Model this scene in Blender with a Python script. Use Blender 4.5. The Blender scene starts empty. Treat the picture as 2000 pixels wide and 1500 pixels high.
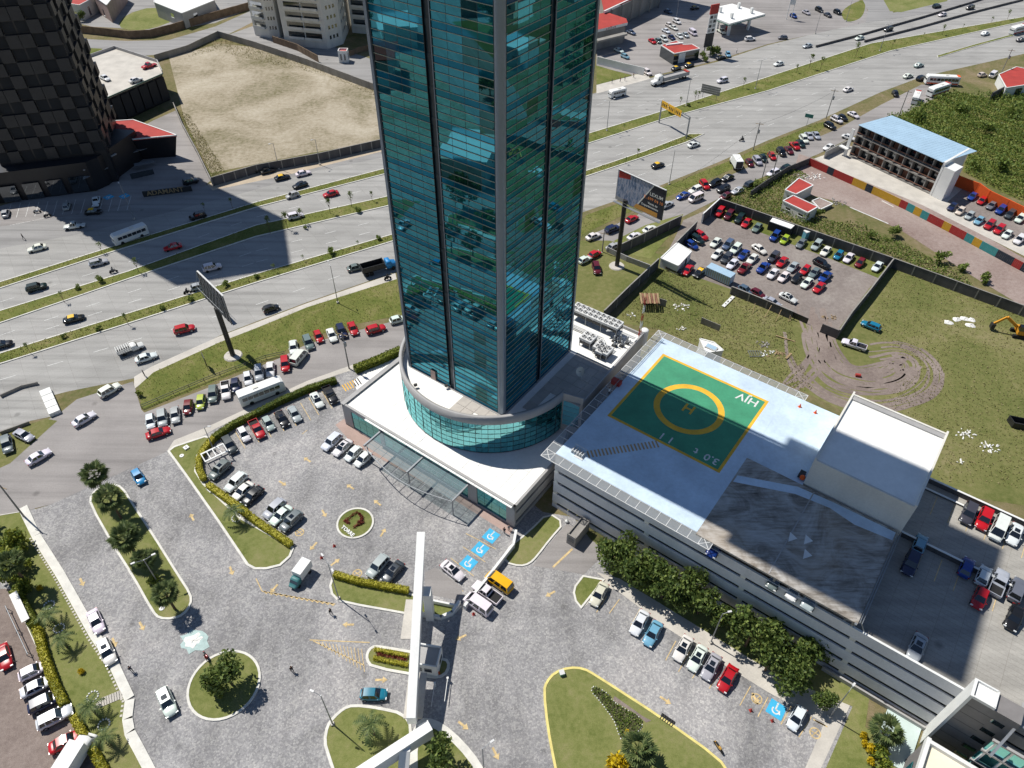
import bpy, math, random
from mathutils import Vector, Matrix
random.seed(7)
RAD = math.radians
SC = bpy.context.scene
COL = SC.collection

# ---------------------------------------------------------------- camera
CAM_H = 105.0          # metres above the plaza
FPX = 1421.2           # focal length in pixels of the 2000 px wide photograph
PITCH, ROLL = RAD(44.07), RAD(0.47)
_f = Vector((0, math.cos(PITCH), -math.sin(PITCH)))
_x = Vector((1, 0, 0)); _u = _x.cross(_f)
CX_ = _x * math.cos(ROLL) + _u * math.sin(ROLL)
CU_ = -_x * math.sin(ROLL) + _u * math.cos(ROLL)
cam = bpy.data.cameras.new('camera')
cam.sensor_width = 36.0; cam.lens = FPX / 2000 * 36
cam.clip_start = 0.5; cam.clip_end = 12000
camo = bpy.data.objects.new('camera', cam); COL.objects.link(camo)
camo.matrix_world = Matrix(((CX_.x, CU_.x, -_f.x, 0), (CX_.y, CU_.y, -_f.y, 0), (CX_.z, CU_.z, -_f.z, CAM_H), (0, 0, 0, 1)))
SC.camera = camo

# ---------------------------------------------------------------- sky, sun, exposure
SUN_AZ, SUN_EL = 144.6, 57.0     # azimuth counter-clockwise from +X, elevation
w = bpy.data.worlds.new('World'); SC.world = w; w.use_nodes = True
_n = w.node_tree.nodes; _n.clear()
sky = _n.new('ShaderNodeTexSky'); sky.sky_type = 'NISHITA'; sky.sun_disc = False
sky.sun_elevation = RAD(SUN_EL); sky.sun_rotation = RAD((90 - SUN_AZ) % 360)
sky.altitude = 2100; sky.air_density = 1.0; sky.dust_density = 0.6; sky.ozone_density = 1.0
bg = _n.new('ShaderNodeBackground'); bg.inputs[1].default_value = 0.085
wo = _n.new('ShaderNodeOutputWorld')
w.node_tree.links.new(sky.outputs[0], bg.inputs[0]); w.node_tree.links.new(bg.outputs[0], wo.inputs[0])
sl = bpy.data.lights.new('sun', 'SUN'); sl.energy = 4.7; sl.angle = RAD(0.53); sl.color = (1.0, 0.965, 0.9)
slo = bpy.data.objects.new('sun', sl); COL.objects.link(slo)
_sd = Vector((math.cos(RAD(SUN_AZ)) * math.cos(RAD(SUN_EL)), math.sin(RAD(SUN_AZ)) * math.cos(RAD(SUN_EL)), math.sin(RAD(SUN_EL))))
slo.rotation_euler = _sd.to_track_quat('Z', 'Y').to_euler()
slo.location = (-80, 60, 200)
vs = SC.view_settings
vs.view_transform = 'Standard'; vs.look = 'None'; vs.gamma = 1.0; vs.exposure = 0.0; vs.use_curve_mapping = False
SC.cycles.max_bounces = 5; SC.cycles.diffuse_bounces = 2; SC.cycles.glossy_bounces = 3
SC.cycles.transparent_max_bounces = 6; SC.cycles.transmission_bounces = 3
SC.cycles.use_adaptive_sampling = True; SC.cycles.adaptive_threshold = 0.02
SC.cycles.use_denoising = True
SC.cycles.caustics_reflective = False; SC.cycles.caustics_refractive = False

# ---------------------------------------------------------------- survey helper: a point of the photograph at a known height -> world
def G(px, py, z=0.0):
    d = _f * FPX + CX_ * (px - 1000) - CU_ * (py - 750)
    t = (CAM_H - z) / -d.z
    return Vector((d.x * t, d.y * t, z))
def G2(px, py, z=0.0):
    v = G(px, py, z); return (v.x, v.y)
AT, AG = RAD(-35.84), RAD(-36.43)     # plan bearings of the tower and of the garage
T1 = Vector((math.cos(AT), math.sin(AT), 0)); T2 = Vector((-T1.y, T1.x, 0))
G1 = Vector((math.cos(AG), math.sin(AG), 0)); GG2 = Vector((-G1.y, G1.x, 0))
Z3 = Vector((0, 0, 1))

def lin(r, g, b):
    f = lambda c: c / 12.92 if c <= 0.04045 else ((c + 0.055) / 1.055) ** 2.4
    return (f(r / 255), f(g / 255), f(b / 255))

# ---------------------------------------------------------------- mesh builder
class MB:
    def __init__(s): s.v = []; s.f = []; s.m = []; s.sm = []
    def poly(s, pts, m=0, sm=False):
        n = len(s.v); s.v += [tuple(p) for p in pts]; s.f.append(tuple(range(n, n + len(pts)))); s.m.append(m); s.sm.append(sm); return s
    def grid(s, rows, m=0, sm=True, close=False):
        n = len(s.v); k = len(rows[0])
        for r in rows: s.v += [tuple(p) for p in r]
        for i in range(len(rows) - 1):
            for j in range(k if close else k - 1):
                j2 = (j + 1) % k
                s.f.append((n + i * k + j, n + i * k + j2, n + (i + 1) * k + j2, n + (i + 1) * k + j)); s.m.append(m); s.sm.append(sm)
        return s
    def hexa(s, p, m=0):      # 8 points: bottom 4 ccw, top 4 ccw
        n = len(s.v); s.v += [tuple(q) for q in p]
        for f in ((0, 3, 2, 1), (4, 5, 6, 7), (0, 1, 5, 4), (1, 2, 6, 5), (2, 3, 7, 6), (3, 0, 4, 7)):
            s.f.append(tuple(n + i for i in f)); s.m.append(m); s.sm.append(False)
        return s
    def ob(s, o, a, b, c, m=0):   # box from corner o with edge vectors
        o, a, b, c = Vector(o), Vector(a), Vector(b), Vector(c)
        return s.hexa([o, o + a, o + a + b, o + b, o + c, o + a + c, o + a + b + c, o + b + c], m)
    def box(s, c, d, rz=0.0, m=0):  # centre xy, base z
        ax = Vector((math.cos(rz), math.sin(rz), 0)); ay = Vector((-ax.y, ax.x, 0))
        o = Vector(c) - ax * d[0] / 2 - ay * d[1] / 2
        return s.ob(o, ax * d[0], ay * d[1], Z3 * d[2], m)
    def prism(s, pts, z0, z1, m=0, mt=None, bottom=False):
        pts = [Vector((p[0], p[1], 0)) for p in pts]
        a = sum(pts[i].x * pts[(i + 1) % len(pts)].y - pts[(i + 1) % len(pts)].x * pts[i].y for i in range(len(pts)))
        if a < 0: pts.reverse()
        k = len(pts)
        for i in range(k):
            p, q = pts[i], pts[(i + 1) % k]
            s.poly([(p.x, p.y, z0), (q.x, q.y, z0), (q.x, q.y, z1), (p.x, p.y, z1)], m)
        s.poly([(p.x, p.y, z1) for p in pts], m if mt is None else mt)
        if bottom: s.poly([(p.x, p.y, z0) for p in reversed(pts)], m)
        return s
    def tube(s, p, q, r, n=6, r2=None, m=0, cap=True):
        p, q = Vector(p), Vector(q); r2 = r if r2 is None else r2
        d = (q - p).normalized(); a = d.orthogonal().normalized(); b = d.cross(a)
        R0 = [p + (a * math.cos(6.28319 * i / n) + b * math.sin(6.28319 * i / n)) * r for i in range(n)]
        R1 = [q + (a * math.cos(6.28319 * i / n) + b * math.sin(6.28319 * i / n)) * r2 for i in range(n)]
        s.grid([R0, R1], m, n > 5, True)
        if cap: s.poly(R1, m); s.poly(R0[::-1], m)
        return s
    def bar(s, p, q, wd, ht, m=0):  # rectangular bar along p-q
        p, q = Vector(p), Vector(q); d = q - p; sd = Vector((-d.y, d.x, 0))
        sd = sd.normalized() if sd.length > 1e-6 else Vector((1, 0, 0)); up = d.normalized().cross(sd) * -1
        if up.z < 0: up = -up
        return s.ob(p - sd * wd / 2 - up * ht / 2, d, sd * wd, up * ht, m)
    def ball(s, c, r, n=8, k=5, m=0):
        c = Vector(c); r = r if hasattr(r, '__len__') else (r, r, r)
        rows = [[c + Vector((r[0] * math.cos(6.2832 * j / n) * math.sin(math.pi * i / k), r[1] * math.sin(6.2832 * j / n) * math.sin(math.pi * i / k), -r[2] * math.cos(math.pi * i / k))) for j in range(n)] for i in range(k + 1)]
        return s.grid(rows, m, True, True)
    def mesh(s, name, mats, off=None):
        me = bpy.data.meshes.new(name)
        v = s.v if off is None else [(a - off[0], b - off[1], c - off[2]) for a, b, c in s.v]
        me.from_pydata(v, [], s.f)
        for mt in (mats if isinstance(mats, (list, tuple)) else [mats]): me.materials.append(mt)
        if any(s.m): me.polygons.foreach_set('material_index', s.m)
        if any(s.sm): me.polygons.foreach_set('use_smooth', s.sm)
        me.update(); return me
    def build(s, name, mats, parent=None):
        off = None if parent is None else tuple(world_loc(parent))
        return link(bpy.data.objects.new(name, s.mesh(name, mats, off)), parent)

def world_loc(o):
    l = Vector(o.location)
    while o.parent: o = o.parent; l += Vector(o.location)
    return l
def link(o, parent=None):
    COL.objects.link(o)
    if parent is not None: o.parent = parent
    return o
def tag(o, label=None, cat=None, group=None, kind=None):
    if label: o['label'] = label
    if cat: o['category'] = cat
    if group: o['group'] = group
    if kind: o['kind'] = kind
    return o
def thing(name, label, cat, loc=(0, 0, 0), group=None, rz=0.0):
    o = bpy.data.objects.new(name, None); o.empty_display_size = 0.5
    o.location = loc; o.rotation_euler = (0, 0, rz); COL.objects.link(o)
    return tag(o, label, cat, group)
def inst(me, name, parent=None, loc=(0, 0, 0), rz=0.0, sc=None, col=None):
    o = bpy.data.objects.new(name, me); o.location = loc; o.rotation_euler = (0, 0, rz)
    if sc is not None: o.scale = sc if hasattr(sc, '__len__') else (sc, sc, sc)
    if col is not None: o.color = (*col, 1)
    return link(o, parent)
ORD = ['first', 'second', 'third', 'fourth', 'fifth', 'sixth', 'seventh', 'eighth', 'ninth', 'tenth', 'eleventh', 'twelfth', 'thirteenth', 'fourteenth', 'fifteenth', 'sixteenth']

def smooth(pts, it=2, closed=True):
    for _ in range(it):
        q = []; n = len(pts)
        for i in range(n if closed else n - 1):
            a, b = pts[i], pts[(i + 1) % n]
            q.append((a[0] * .75 + b[0] * .25, a[1] * .75 + b[1] * .25)); q.append((a[0] * .25 + b[0] * .75, a[1] * .25 + b[1] * .75))
        pts = q if closed else [pts[0]] + q + [pts[-1]]
    return pts
def area2(p): return sum(p[i][0] * p[(i + 1) % len(p)][1] - p[(i + 1) % len(p)][0] * p[i][1] for i in range(len(p)))
def inset(pts, d):
    if area2(pts) < 0: pts = pts[::-1]
    n = len(pts); out = []
    for i in range(n):
        p, a, b = Vector(pts[i]), Vector(pts[i - 1]), Vector(pts[(i + 1) % n])
        e1 = (p - a).normalized(); e2 = (b - p).normalized()
        n1 = Vector((-e1.y, e1.x)); n2 = Vector((-e2.y, e2.x)); m = (n1 + n2)
        if m.length < 1e-6: m = n1
        m.normalize(); k = max(0.5, m.dot(n1)); out.append(tuple(p + m * d / k))
    return out
def inpoly(x, y, P):
    c = False; j = len(P) - 1
    for i in range(len(P)):
        if (P[i][1] > y) != (P[j][1] > y) and x < (P[j][0] - P[i][0]) * (y - P[i][1]) / (P[j][1] - P[i][1]) + P[i][0]: c = not c
        j = i
    return c
def scatter(P, n, rnd):
    xs = [p[0] for p in P]; ys = [p[1] for p in P]; out = []; k = 0
    while len(out) < n and k < n * 40:
        k += 1; x = rnd.uniform(min(xs), max(xs)); y = rnd.uniform(min(ys), max(ys))
        if inpoly(x, y, P): out.append((x, y))
    return out
# ---------------------------------------------------------------- procedural materials
class Mt:
    def __init__(s, name, col=(.5, .5, .5), rough=.7, metal=0.0, spec=.5):
        s.m = bpy.data.materials.new(name); s.m.use_nodes = True; s.t = s.m.node_tree
        s.b = s.t.nodes['Principled BSDF']; s.set('Base Color', (*col, 1)); s.set('Roughness', rough); s.set('Metallic', metal); s.set('Specular IOR Level', spec)
        s.m.diffuse_color = (*col, 1)
    def set(s, k, v): s.b.inputs[k].default_value = v
    def n(s, t, **kw):
        x = s.t.nodes.new(t)
        for k, v in kw.items(): setattr(x, k, v)
        return x
    def l(s, a, b): s.t.links.new(a, b)
    def pos(s, scale=(1, 1, 1), rz=0.0):
        g = s.n('ShaderNodeNewGeometry'); mp = s.n('ShaderNodeMapping'); mp.inputs['Scale'].default_value = scale; mp.inputs['Rotation'].default_value = (0, 0, rz)
        s.l(g.outputs['Position'], mp.inputs[0]); return mp.outputs[0]
    def noise(s, scale, det=3, co=None, rough=.55, dist=0.0):
        x = s.n('ShaderNodeTexNoise'); x.inputs['Scale'].default_value = scale; x.inputs['Detail'].default_value = det; x.inputs['Roughness'].default_value = rough; x.inputs['Distortion'].default_value = dist
        s.l(co if co is not None else s.pos(), x.inputs['Vector']); return x.outputs[0]
    def vor(s, scale, feat='F1', co=None, out=0):
        x = s.n('ShaderNodeTexVoronoi'); x.feature = feat; x.inputs['Scale'].default_value = scale
        s.l(co if co is not None else s.pos(), x.inputs['Vector']); return x.outputs[out]
    def ramp(s, fac, stops):
        r = s.n('ShaderNodeValToRGB'); e = r.color_ramp.elements
        while len(e) < len(stops): e.new(.5)
        for el, (p, c) in zip(e, stops):
            el.position = p; el.color = (*c, 1) if hasattr(c, '__len__') else (c, c, c, 1)
        s.l(fac, r.inputs[0]); return r.outputs[0]
    def mix(s, fac, a, b, mode='MIX'):
        x = s.n('ShaderNodeMix'); x.data_type = 'RGBA'; x.blend_type = mode
        for sock, v in ((x.inputs[0], fac), (x.inputs[6], a), (x.inputs[7], b)):
            if hasattr(v, 'is_output'): s.l(v, sock)
            elif hasattr(v, '__len__'): sock.default_value = (*v, 1)
            else: sock.default_value = v
        return x.outputs[2]
    def math(s, op, a, b=0.0):
        x = s.n('ShaderNodeMath'); x.operation = op
        for sock, v in ((x.inputs[0], a), (x.inputs[1], b)):
            if hasattr(v, 'is_output'): s.l(v, sock)
            else: sock.default_value = v
        return x.outputs[0]
    def col(s, sock): s.l(sock, s.b.inputs['Base Color'])
    def bump(s, h, st=.4, dist=.05):
        x = s.n('ShaderNodeBump'); x.inputs['Strength'].default_value = st; x.inputs['Distance'].default_value = dist
        s.l(h, x.inputs['Height']); s.l(x.outputs[0], s.b.inputs['Normal'])

def grime(name, col, rough=.75, amt=.18, sc=.35, fine=6.0, metal=0.0, bump=0.0, streak=False):
    """a surface with uneven soiling at two scales"""
    M = Mt(name, col, rough, metal)
    a = M.noise(sc, 5, M.pos((1, 1, .25)) if streak else None); b = M.noise(fine, 2)
    f = M.math('ADD', M.math('MULTIPLY', a, .7), M.math('MULTIPLY', b, .3))
    lo = tuple(c * (1 - amt * 1.6) for c in col); hi = tuple(min(1, c * (1 + amt)) for c in col)
    M.col(M.ramp(f, [(.3, lo), (.7, hi)]))
    if bump: M.bump(b, bump, .03)
    return M.m

def ground(name, c1, c2, c3=None, sc=.08, fine=1.6, rough=.95, bump=.5, mid=.5, dist=.06, streak=None):
    M = Mt(name, c1, rough, 0, .25)
    a = M.noise(sc, 8, None, .62, .6)
    b = M.noise(fine, 4, None, .7)
    f = M.math('ADD', M.math('MULTIPLY', a, .62), M.math('MULTIPLY', b, .38))
    c = M.ramp(f, [(.36, c1), (mid, c2), (.66, c3 or c2)])
    h = M.noise(9, 2)
    c = M.mix(.45, c, M.ramp(h, [(.3, .35), (.7, 1.0)]), 'MULTIPLY') if rough > .9 else c
    M.col(c); M.bump(h, bump, dist); return M.m

def road(name, c, rz, dark=.72, sc=1.0, joints=None, patches=.5):
    """worn concrete or asphalt: stretched wheel streaks along the lane, slab joints, oil spots"""
    M = Mt(name, c, .85, 0, .3)
    st = M.noise(.5 * sc, 6, M.pos((.05, 1.1, 1), rz), .6)
    big = M.noise(.05, 6, None, .6)
    fine = M.noise(4, 3)
    k = M.ramp(st, [(.32, dark), (.5, .95), (.72, 1.1)])
    cc = M.mix(1.0, c, k, 'MULTIPLY')
    cc = M.mix(patches, cc, M.ramp(big, [(.35, .78), (.6, 1.08)]), 'MULTIPLY')
    cc = M.mix(.5, cc, M.ramp(fine, [(.3, .78), (.7, 1.08)]), 'MULTIPLY')
    sp = M.vor(.11, 'F1'); cc = M.mix(1.0, cc, M.ramp(sp, [(.03, .68), (.085, 1.0)]), 'MULTIPLY')
    if joints:
        br = M.n('ShaderNodeTexBrick'); br.offset = 0.0; br.inputs['Scale'].default_value = 1.0
        br.inputs['Brick Width'].default_value = joints[0]; br.inputs['Row Height'].default_value = joints[1]; br.inputs['Mortar Size'].default_value = .025; br.inputs['Mortar Smooth'].default_value = 0.2
        br.inputs['Color1'].default_value = (1, 1, 1, 1); br.inputs['Color2'].default_value = (.9, .9, .9, 1); br.inputs['Mortar'].default_value = (.62, .6, .58, 1)
        M.l(M.pos((1, 1, 1), rz), br.inputs['Vector']); cc = M.mix(.8, cc, br.outputs[0], 'MULTIPLY')
    M.col(cc); M.bump(fine, .15, .02); return M.m

HW_RZ = -RAD(math.degrees(math.atan2(*(reversed([(G(1145, 410) - G(300, 725)).x, (G(1145, 410) - G(300, 725)).y])))))
m_hwy = road('highway_concrete', lin(172, 170, 166), HW_RZ, .74, 1.0, (4.2, 3.5))
m_hwy2 = road('service_asphalt', lin(156, 154, 152), HW_RZ, .72, 1.0)
m_asph = road('worn_asphalt', lin(158, 153, 150), RAD(30), .75, .8, None, .8)
m_deckc = road('deck_concrete', lin(176, 172, 164), RAD(36.4), .8, 1.0, (3.0, .75))
def _cobble():
    M = Mt('cobble_paving', lin(150, 149, 150), .85, 0, .3)
    e = M.vor(3.9, 'DISTANCE_TO_EDGE'); cell = M.vor(3.9, 'F1', None, 1)
    joint = M.ramp(e, [(.0, .62), (.1, 1.0)])
    sep = M.n('ShaderNodeSeparateColor'); M.l(cell, sep.inputs[0])
    c = M.ramp(sep.outputs[0], [(0, lin(146, 144, 145)), (.5, lin(164, 162, 162)), (1, lin(182, 180, 177))])
    big = M.noise(.07, 6, None, .62, .8)
    c = M.mix(.9, c, M.ramp(big, [(.34, .66), (.5, .92), (.64, (1.16, 1.14, 1.12))]), 'MULTIPLY')
    ln = M.noise(.22, 5, M.pos((1, .22, 1), RAD(-24)), .6, .4); c = M.mix(.8, c, M.ramp(ln, [(.36, .76), (.52, 1.0), (.7, 1.1)]), 'MULTIPLY')
    sp = M.vor(.16, 'F1'); c = M.mix(.8, c, M.ramp(sp, [(.03, .6), (.1, 1.0)]), 'MULTIPLY')
    c = M.mix(.7, c, joint, 'MULTIPLY'); M.col(c); M.bump(e, .3, .03); return M.m
m_cob = _cobble()
m_lawn = ground('lawn_grass', lin(106, 116, 58), lin(132, 136, 80), lin(152, 146, 102), .12, 1.2, .97, .6)
m_verge = ground('verge_grass', lin(94, 108, 46), lin(122, 126, 66), lin(150, 140, 96), .16, 1.4, .97, .8, .52, .1)
m_field = ground('dry_field_grass', lin(98, 108, 54), lin(128, 128, 78), lin(154, 144, 106), .045, .9, .97, .8, .52, .1)
m_wild = ground('wild_ground', lin(98, 106, 56), lin(130, 122, 84), lin(156, 138, 112), .09, .9, .97, .9, .5, .12)
m_dirt = ground('bare_dirt', lin(124, 118, 86), lin(178, 166, 144), lin(206, 196, 176), .05, .8, .97, .8, .5, .1)
m_gravel = ground('gravel_lot', lin(132, 122, 116), lin(152, 142, 136), lin(174, 166, 158), .07, 1.1, .97, .6, .5, .08)
m_track = ground('muddy_track', lin(126, 112, 106), lin(148, 134, 126), lin(168, 154, 146), .1, 1.4, .97, .7, .5, .08)
m_reddirt = ground('reddish_dirt', lin(144, 124, 116), lin(166, 148, 140), lin(184, 168, 160), .07, 1.1, .97, .6, .5, .08)
m_terrain = ground('terrain', lin(88, 100, 52), lin(132, 120, 84), lin(160, 146, 116), .006, .05, .97, .5, .5, .2)
m_kerb = grime('kerb_concrete', lin(222, 219, 210), .8, .12, .8, 5)
m_ykerb = grime('yellow_painted_kerb', lin(228, 212, 130), .75, .14, .9, 6)
m_walk = grime('sidewalk_concrete', lin(200, 194, 184), .85, .14, .3, 4)
m_white = grime('white_paint', lin(232, 232, 228), .6, .07, .25, 3)
m_roofw = grime('white_roof_coat', lin(244, 243, 238), .6, .08, .22, 1.5)
m_offw = grime('warm_white_stucco', lin(226, 222, 212), .8, .1, .3, 3, streak=True)
m_cream = grime('cream_roof_membrane', lin(240, 230, 205), .8, .06, .2, 2)
m_grey = grime('grey_panel', lin(170, 168, 166), .6, .1, .3, 3, streak=True)
m_garage = grime('garage_panel', lin(222, 221, 222), .75, .12, .25, 3, streak=True)
m_conc = grime('raw_concrete', lin(150, 146, 140), .85, .2, .3, 4, streak=True)
m_dkconc = grime('dark_block_wall', lin(92, 90, 90), .9, .24, .5, 5, streak=True)
m_stone = grime('brown_stone_wall', lin(126, 106, 86), .9, .25, .6, 3)
m_steel = grime('white_steel', lin(214, 214, 212), .45, .08, .6, 4)
m_gsteel = grime('galvanised_steel', lin(150, 154, 158), .45, .12, .6, 4, .5)
m_dsteel = grime('dark_steel', lin(46, 46, 48), .5, .2, .6, 4)
m_black = Mt('black_rubber', (.012, .012, .013), .8).m
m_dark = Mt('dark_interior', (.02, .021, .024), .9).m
m_alum = grime('brushed_aluminium_cladding', lin(128, 140, 154), .35, .06, .5, 3, .35)
m_red = grime('red_roof_coat', lin(176, 62, 54), .8, .16, .3, 4)
m_orange = grime('orange_wall_paint', lin(226, 92, 30), .8, .12, .3, 3, streak=True)
m_bluem = grime('blue_metal_roof', lin(168, 196, 216), .45, .08, .25, 2)
m_hel = grime('blue_grey_deck_paint', lin(204, 222, 237), .6, .12, .3, 2.0)
m_helg = grime('helipad_green', lin(66, 150, 112), .65, .14, .35, 2.4)
m_hely = grime('traffic_yellow', lin(240, 184, 50), .65, .16, .6, 4)
m_line = grime('faded_yellow_line', lin(214, 188, 138), .85, .3, 1.6, 9)
m_wline = grime('white_road_line', lin(222, 222, 218), .8, .2, 1.2, 8)
m_hcb = grime('accessible_bay_blue', lin(60, 178, 222), .7, .1, .6, 6)
m_pink = grime('pink_terrace_stone', lin(176, 152, 142), .85, .12, .4, 3)
m_tile = grime('terrace_tile', lin(188, 182, 174), .8, .12, .3, 2)
m_bark = grime('bark', lin(104, 84, 64), .95, .3, 2.0, 9)
m_wood = grime('timber', lin(170, 146, 110), .9, .2, 1.0, 8)
m_skin = Mt('skin', lin(176, 128, 100), .6).m
m_rust = grime('rusted_sheet', lin(138, 96, 76), .85, .3, .6, 4)
m_tarp = grime('white_tarp', lin(236, 234, 228), .7, .1, 1.0, 5)

def leaf(name, a, b, c, tr=.25):
    M = Mt(name, b, .6, 0, .35)
    o = M.n('ShaderNodeObjectInfo'); g = M.n('ShaderNodeNewGeometry')
    f = M.math('FRACT', M.math('ADD', g.outputs['Random Per Island'], M.math('MULTIPLY', o.outputs['Random'], .37)))
    M.col(M.ramp(f, [(0, a), (.5, b), (1, c)]))
    M.set('Subsurface Weight', 0.0)
    ts = M.n('ShaderNodeBsdfTranslucent'); ts.inputs[0].default_value = (*c, 1)
    ms = M.n('ShaderNodeMixShader'); ms.inputs[0].default_value = tr
    M.l(M.b.outputs[0], ms.inputs[1]); M.l(ts.outputs[0], ms.inputs[2])
    out = [x for x in M.t.nodes if x.type == 'OUTPUT_MATERIAL'][0]; M.l(ms.outputs[0], out.inputs[0])
    return M.m
m_leaf = leaf('broad_leaves', lin(54, 74, 34), lin(88, 108, 52), lin(132, 146, 76))
m_palm = leaf('palm_leaves', lin(50, 68, 38), lin(82, 100, 56), lin(126, 136, 84))
m_hedge = leaf('hedge_leaves', lin(124, 130, 32), lin(172, 168, 48), lin(206, 196, 78))
m_hedgeg = leaf('green_hedge_leaves', lin(66, 90, 30), lin(106, 122, 44), lin(152, 156, 62))
m_yflow = leaf('yellow_flowering_leaves', lin(150, 130, 16), lin(204, 176, 24), lin(228, 200, 40))
m_redfl = leaf('red_bedding_plants', lin(96, 36, 36), lin(140, 58, 52), lin(150, 92, 70))
m_shrub = leaf('wild_shrub_leaves', lin(70, 92, 36), lin(104, 126, 54), lin(148, 158, 82))
m_tuft = leaf('weed_tufts', lin(78, 92, 34), lin(110, 116, 54), lin(150, 138, 82))
m_drytuft = leaf('dry_weed_tufts', lin(112, 116, 62), lin(140, 136, 86), lin(166, 154, 112))

def glass(name, base, tint, refl=.6, rough=.03, vary=.5, spread=.0):
    """coated glass: tinted mirror reflection over a body colour that differs from pane to pane"""
    M = Mt(name, base, .5)
    o = M.n('ShaderNodeObjectInfo'); g = M.n('ShaderNodeNewGeometry')
    f = M.math('FRACT', M.math('ADD', g.outputs['Random Per Island'], M.math('MULTIPLY', o.outputs['Random'], 7.31)))
    c = M.ramp(f, [(0, tuple(x * (1 - vary) for x in base)), (.45, tuple(x * (1 - vary * .5) for x in base)), (.7, base), (1, tuple(min(1, x * (1 + 1.6 * vary)) for x in base))])
    M.col(c); M.set('Specular IOR Level', 0.0)
    gl = M.n('ShaderNodeBsdfGlossy'); gl.inputs['Color'].default_value = (*tint, 1); gl.inputs['Roughness'].default_value = rough
    lw = M.n('ShaderNodeFresnel'); lw.inputs['IOR'].default_value = 1.5
    fac = M.math('ADD', M.math('MULTIPLY', lw.outputs[0], 1 - refl), refl)
    ms = M.n('ShaderNodeMixShader'); M.l(fac, ms.inputs[0]); M.l(M.b.outputs[0], ms.inputs[1]); M.l(gl.outputs[0], ms.inputs[2])
    out = [x for x in M.t.nodes if x.type == 'OUTPUT_MATERIAL'][0]; M.l(ms.outputs[0], out.inputs[0])
    return M.m
m_glass = glass('teal_curtain_glass', (.006, .088, .118), (.13, .55, .70), .36, .015, .4)
m_glassd = glass('clear_curtain_glass', (.003, .026, .032), (.14, .46, .50), .26, .015, .5)
m_navys = grime('navy_recess_panel', lin(26, 48, 60), .35, .15, .5, 3)
m_spand = glass('blue_spandrel_glass', (.003, .085, .16), (.08, .44, .62), .24, .04, .2)
m_dglass = glass('dark_recess_glass', (.006, .03, .038), (.2, .45, .5), .25, .05, .3)
m_drumg = glass('drum_glass', (.02, .17, .19), (.34, .86, .88), .46, .03, .6)
m_win = glass('dark_window_glass', (.02, .026, .03), (.75, .8, .85), .12, .05, .4)
m_carg = glass('car_glass', (.010, .012, .014), (.8, .86, .9), .10, .04, .3)
m_canopy = None
def _canopyglass():
    M = Mt('canopy_glass', lin(170, 190, 196), .1); out = [x for x in M.t.nodes if x.type == 'OUTPUT_MATERIAL'][0]
    t = M.n('ShaderNodeBsdfTransparent'); t.inputs[0].default_value = (.74, .84, .86, 1); ms = M.n('ShaderNodeMixShader'); ms.inputs[0].default_value = .32
    M.l(t.outputs[0], ms.inputs[1]); M.l(M.b.outputs[0], ms.inputs[2]); M.l(ms.outputs[0], out.inputs[0]); return M.m
m_canopy = _canopyglass()
def _netmat():
    M = Mt('safety_mesh', lin(180, 184, 186), .6); out = [x for x in M.t.nodes if x.type == 'OUTPUT_MATERIAL'][0]
    t = M.n('ShaderNodeBsdfTransparent'); ms = M.n('ShaderNodeMixShader'); ms.inputs[0].default_value = .38
    M.l(t.outputs[0], ms.inputs[1]); M.l(M.b.outputs[0], ms.inputs[2]); M.l(ms.outputs[0], out.inputs[0]); return M.m
m_net = _netmat()
def _paint():
    M = Mt('car_paint', (.5, .5, .5), .32, 0, .5)
    o = M.n('ShaderNodeObjectInfo'); d = M.noise(1.5, 3)
    M.col(M.mix(.35, o.outputs['Color'], M.ramp(d, [(.35, .82), (.65, 1.0)]), 'MULTIPLY')); M.set('Coat Weight', .5); M.set('Coat Roughness', .08); return M.m
m_paint = _paint()
def _objcol(name, rough):
    M = Mt(name, (.5, .5, .5), rough); o = M.n('ShaderNodeObjectInfo'); d = M.noise(1.2, 4)
    M.col(M.mix(.5, o.outputs['Color'], M.ramp(d, [(.3, .75), (.7, 1.05)]), 'MULTIPLY')); return M.m
m_ocol = _objcol('painted_surface', .65)
m_cloth = _objcol('cloth', .9)
m_lamp = Mt('lamp_lens', lin(226, 228, 226), .2).m
m_tail = Mt('tail_lamp', (.30, .012, .010), .25).m
m_hub = Mt('wheel_rim', (.42, .43, .45), .35, .7).m
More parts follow.
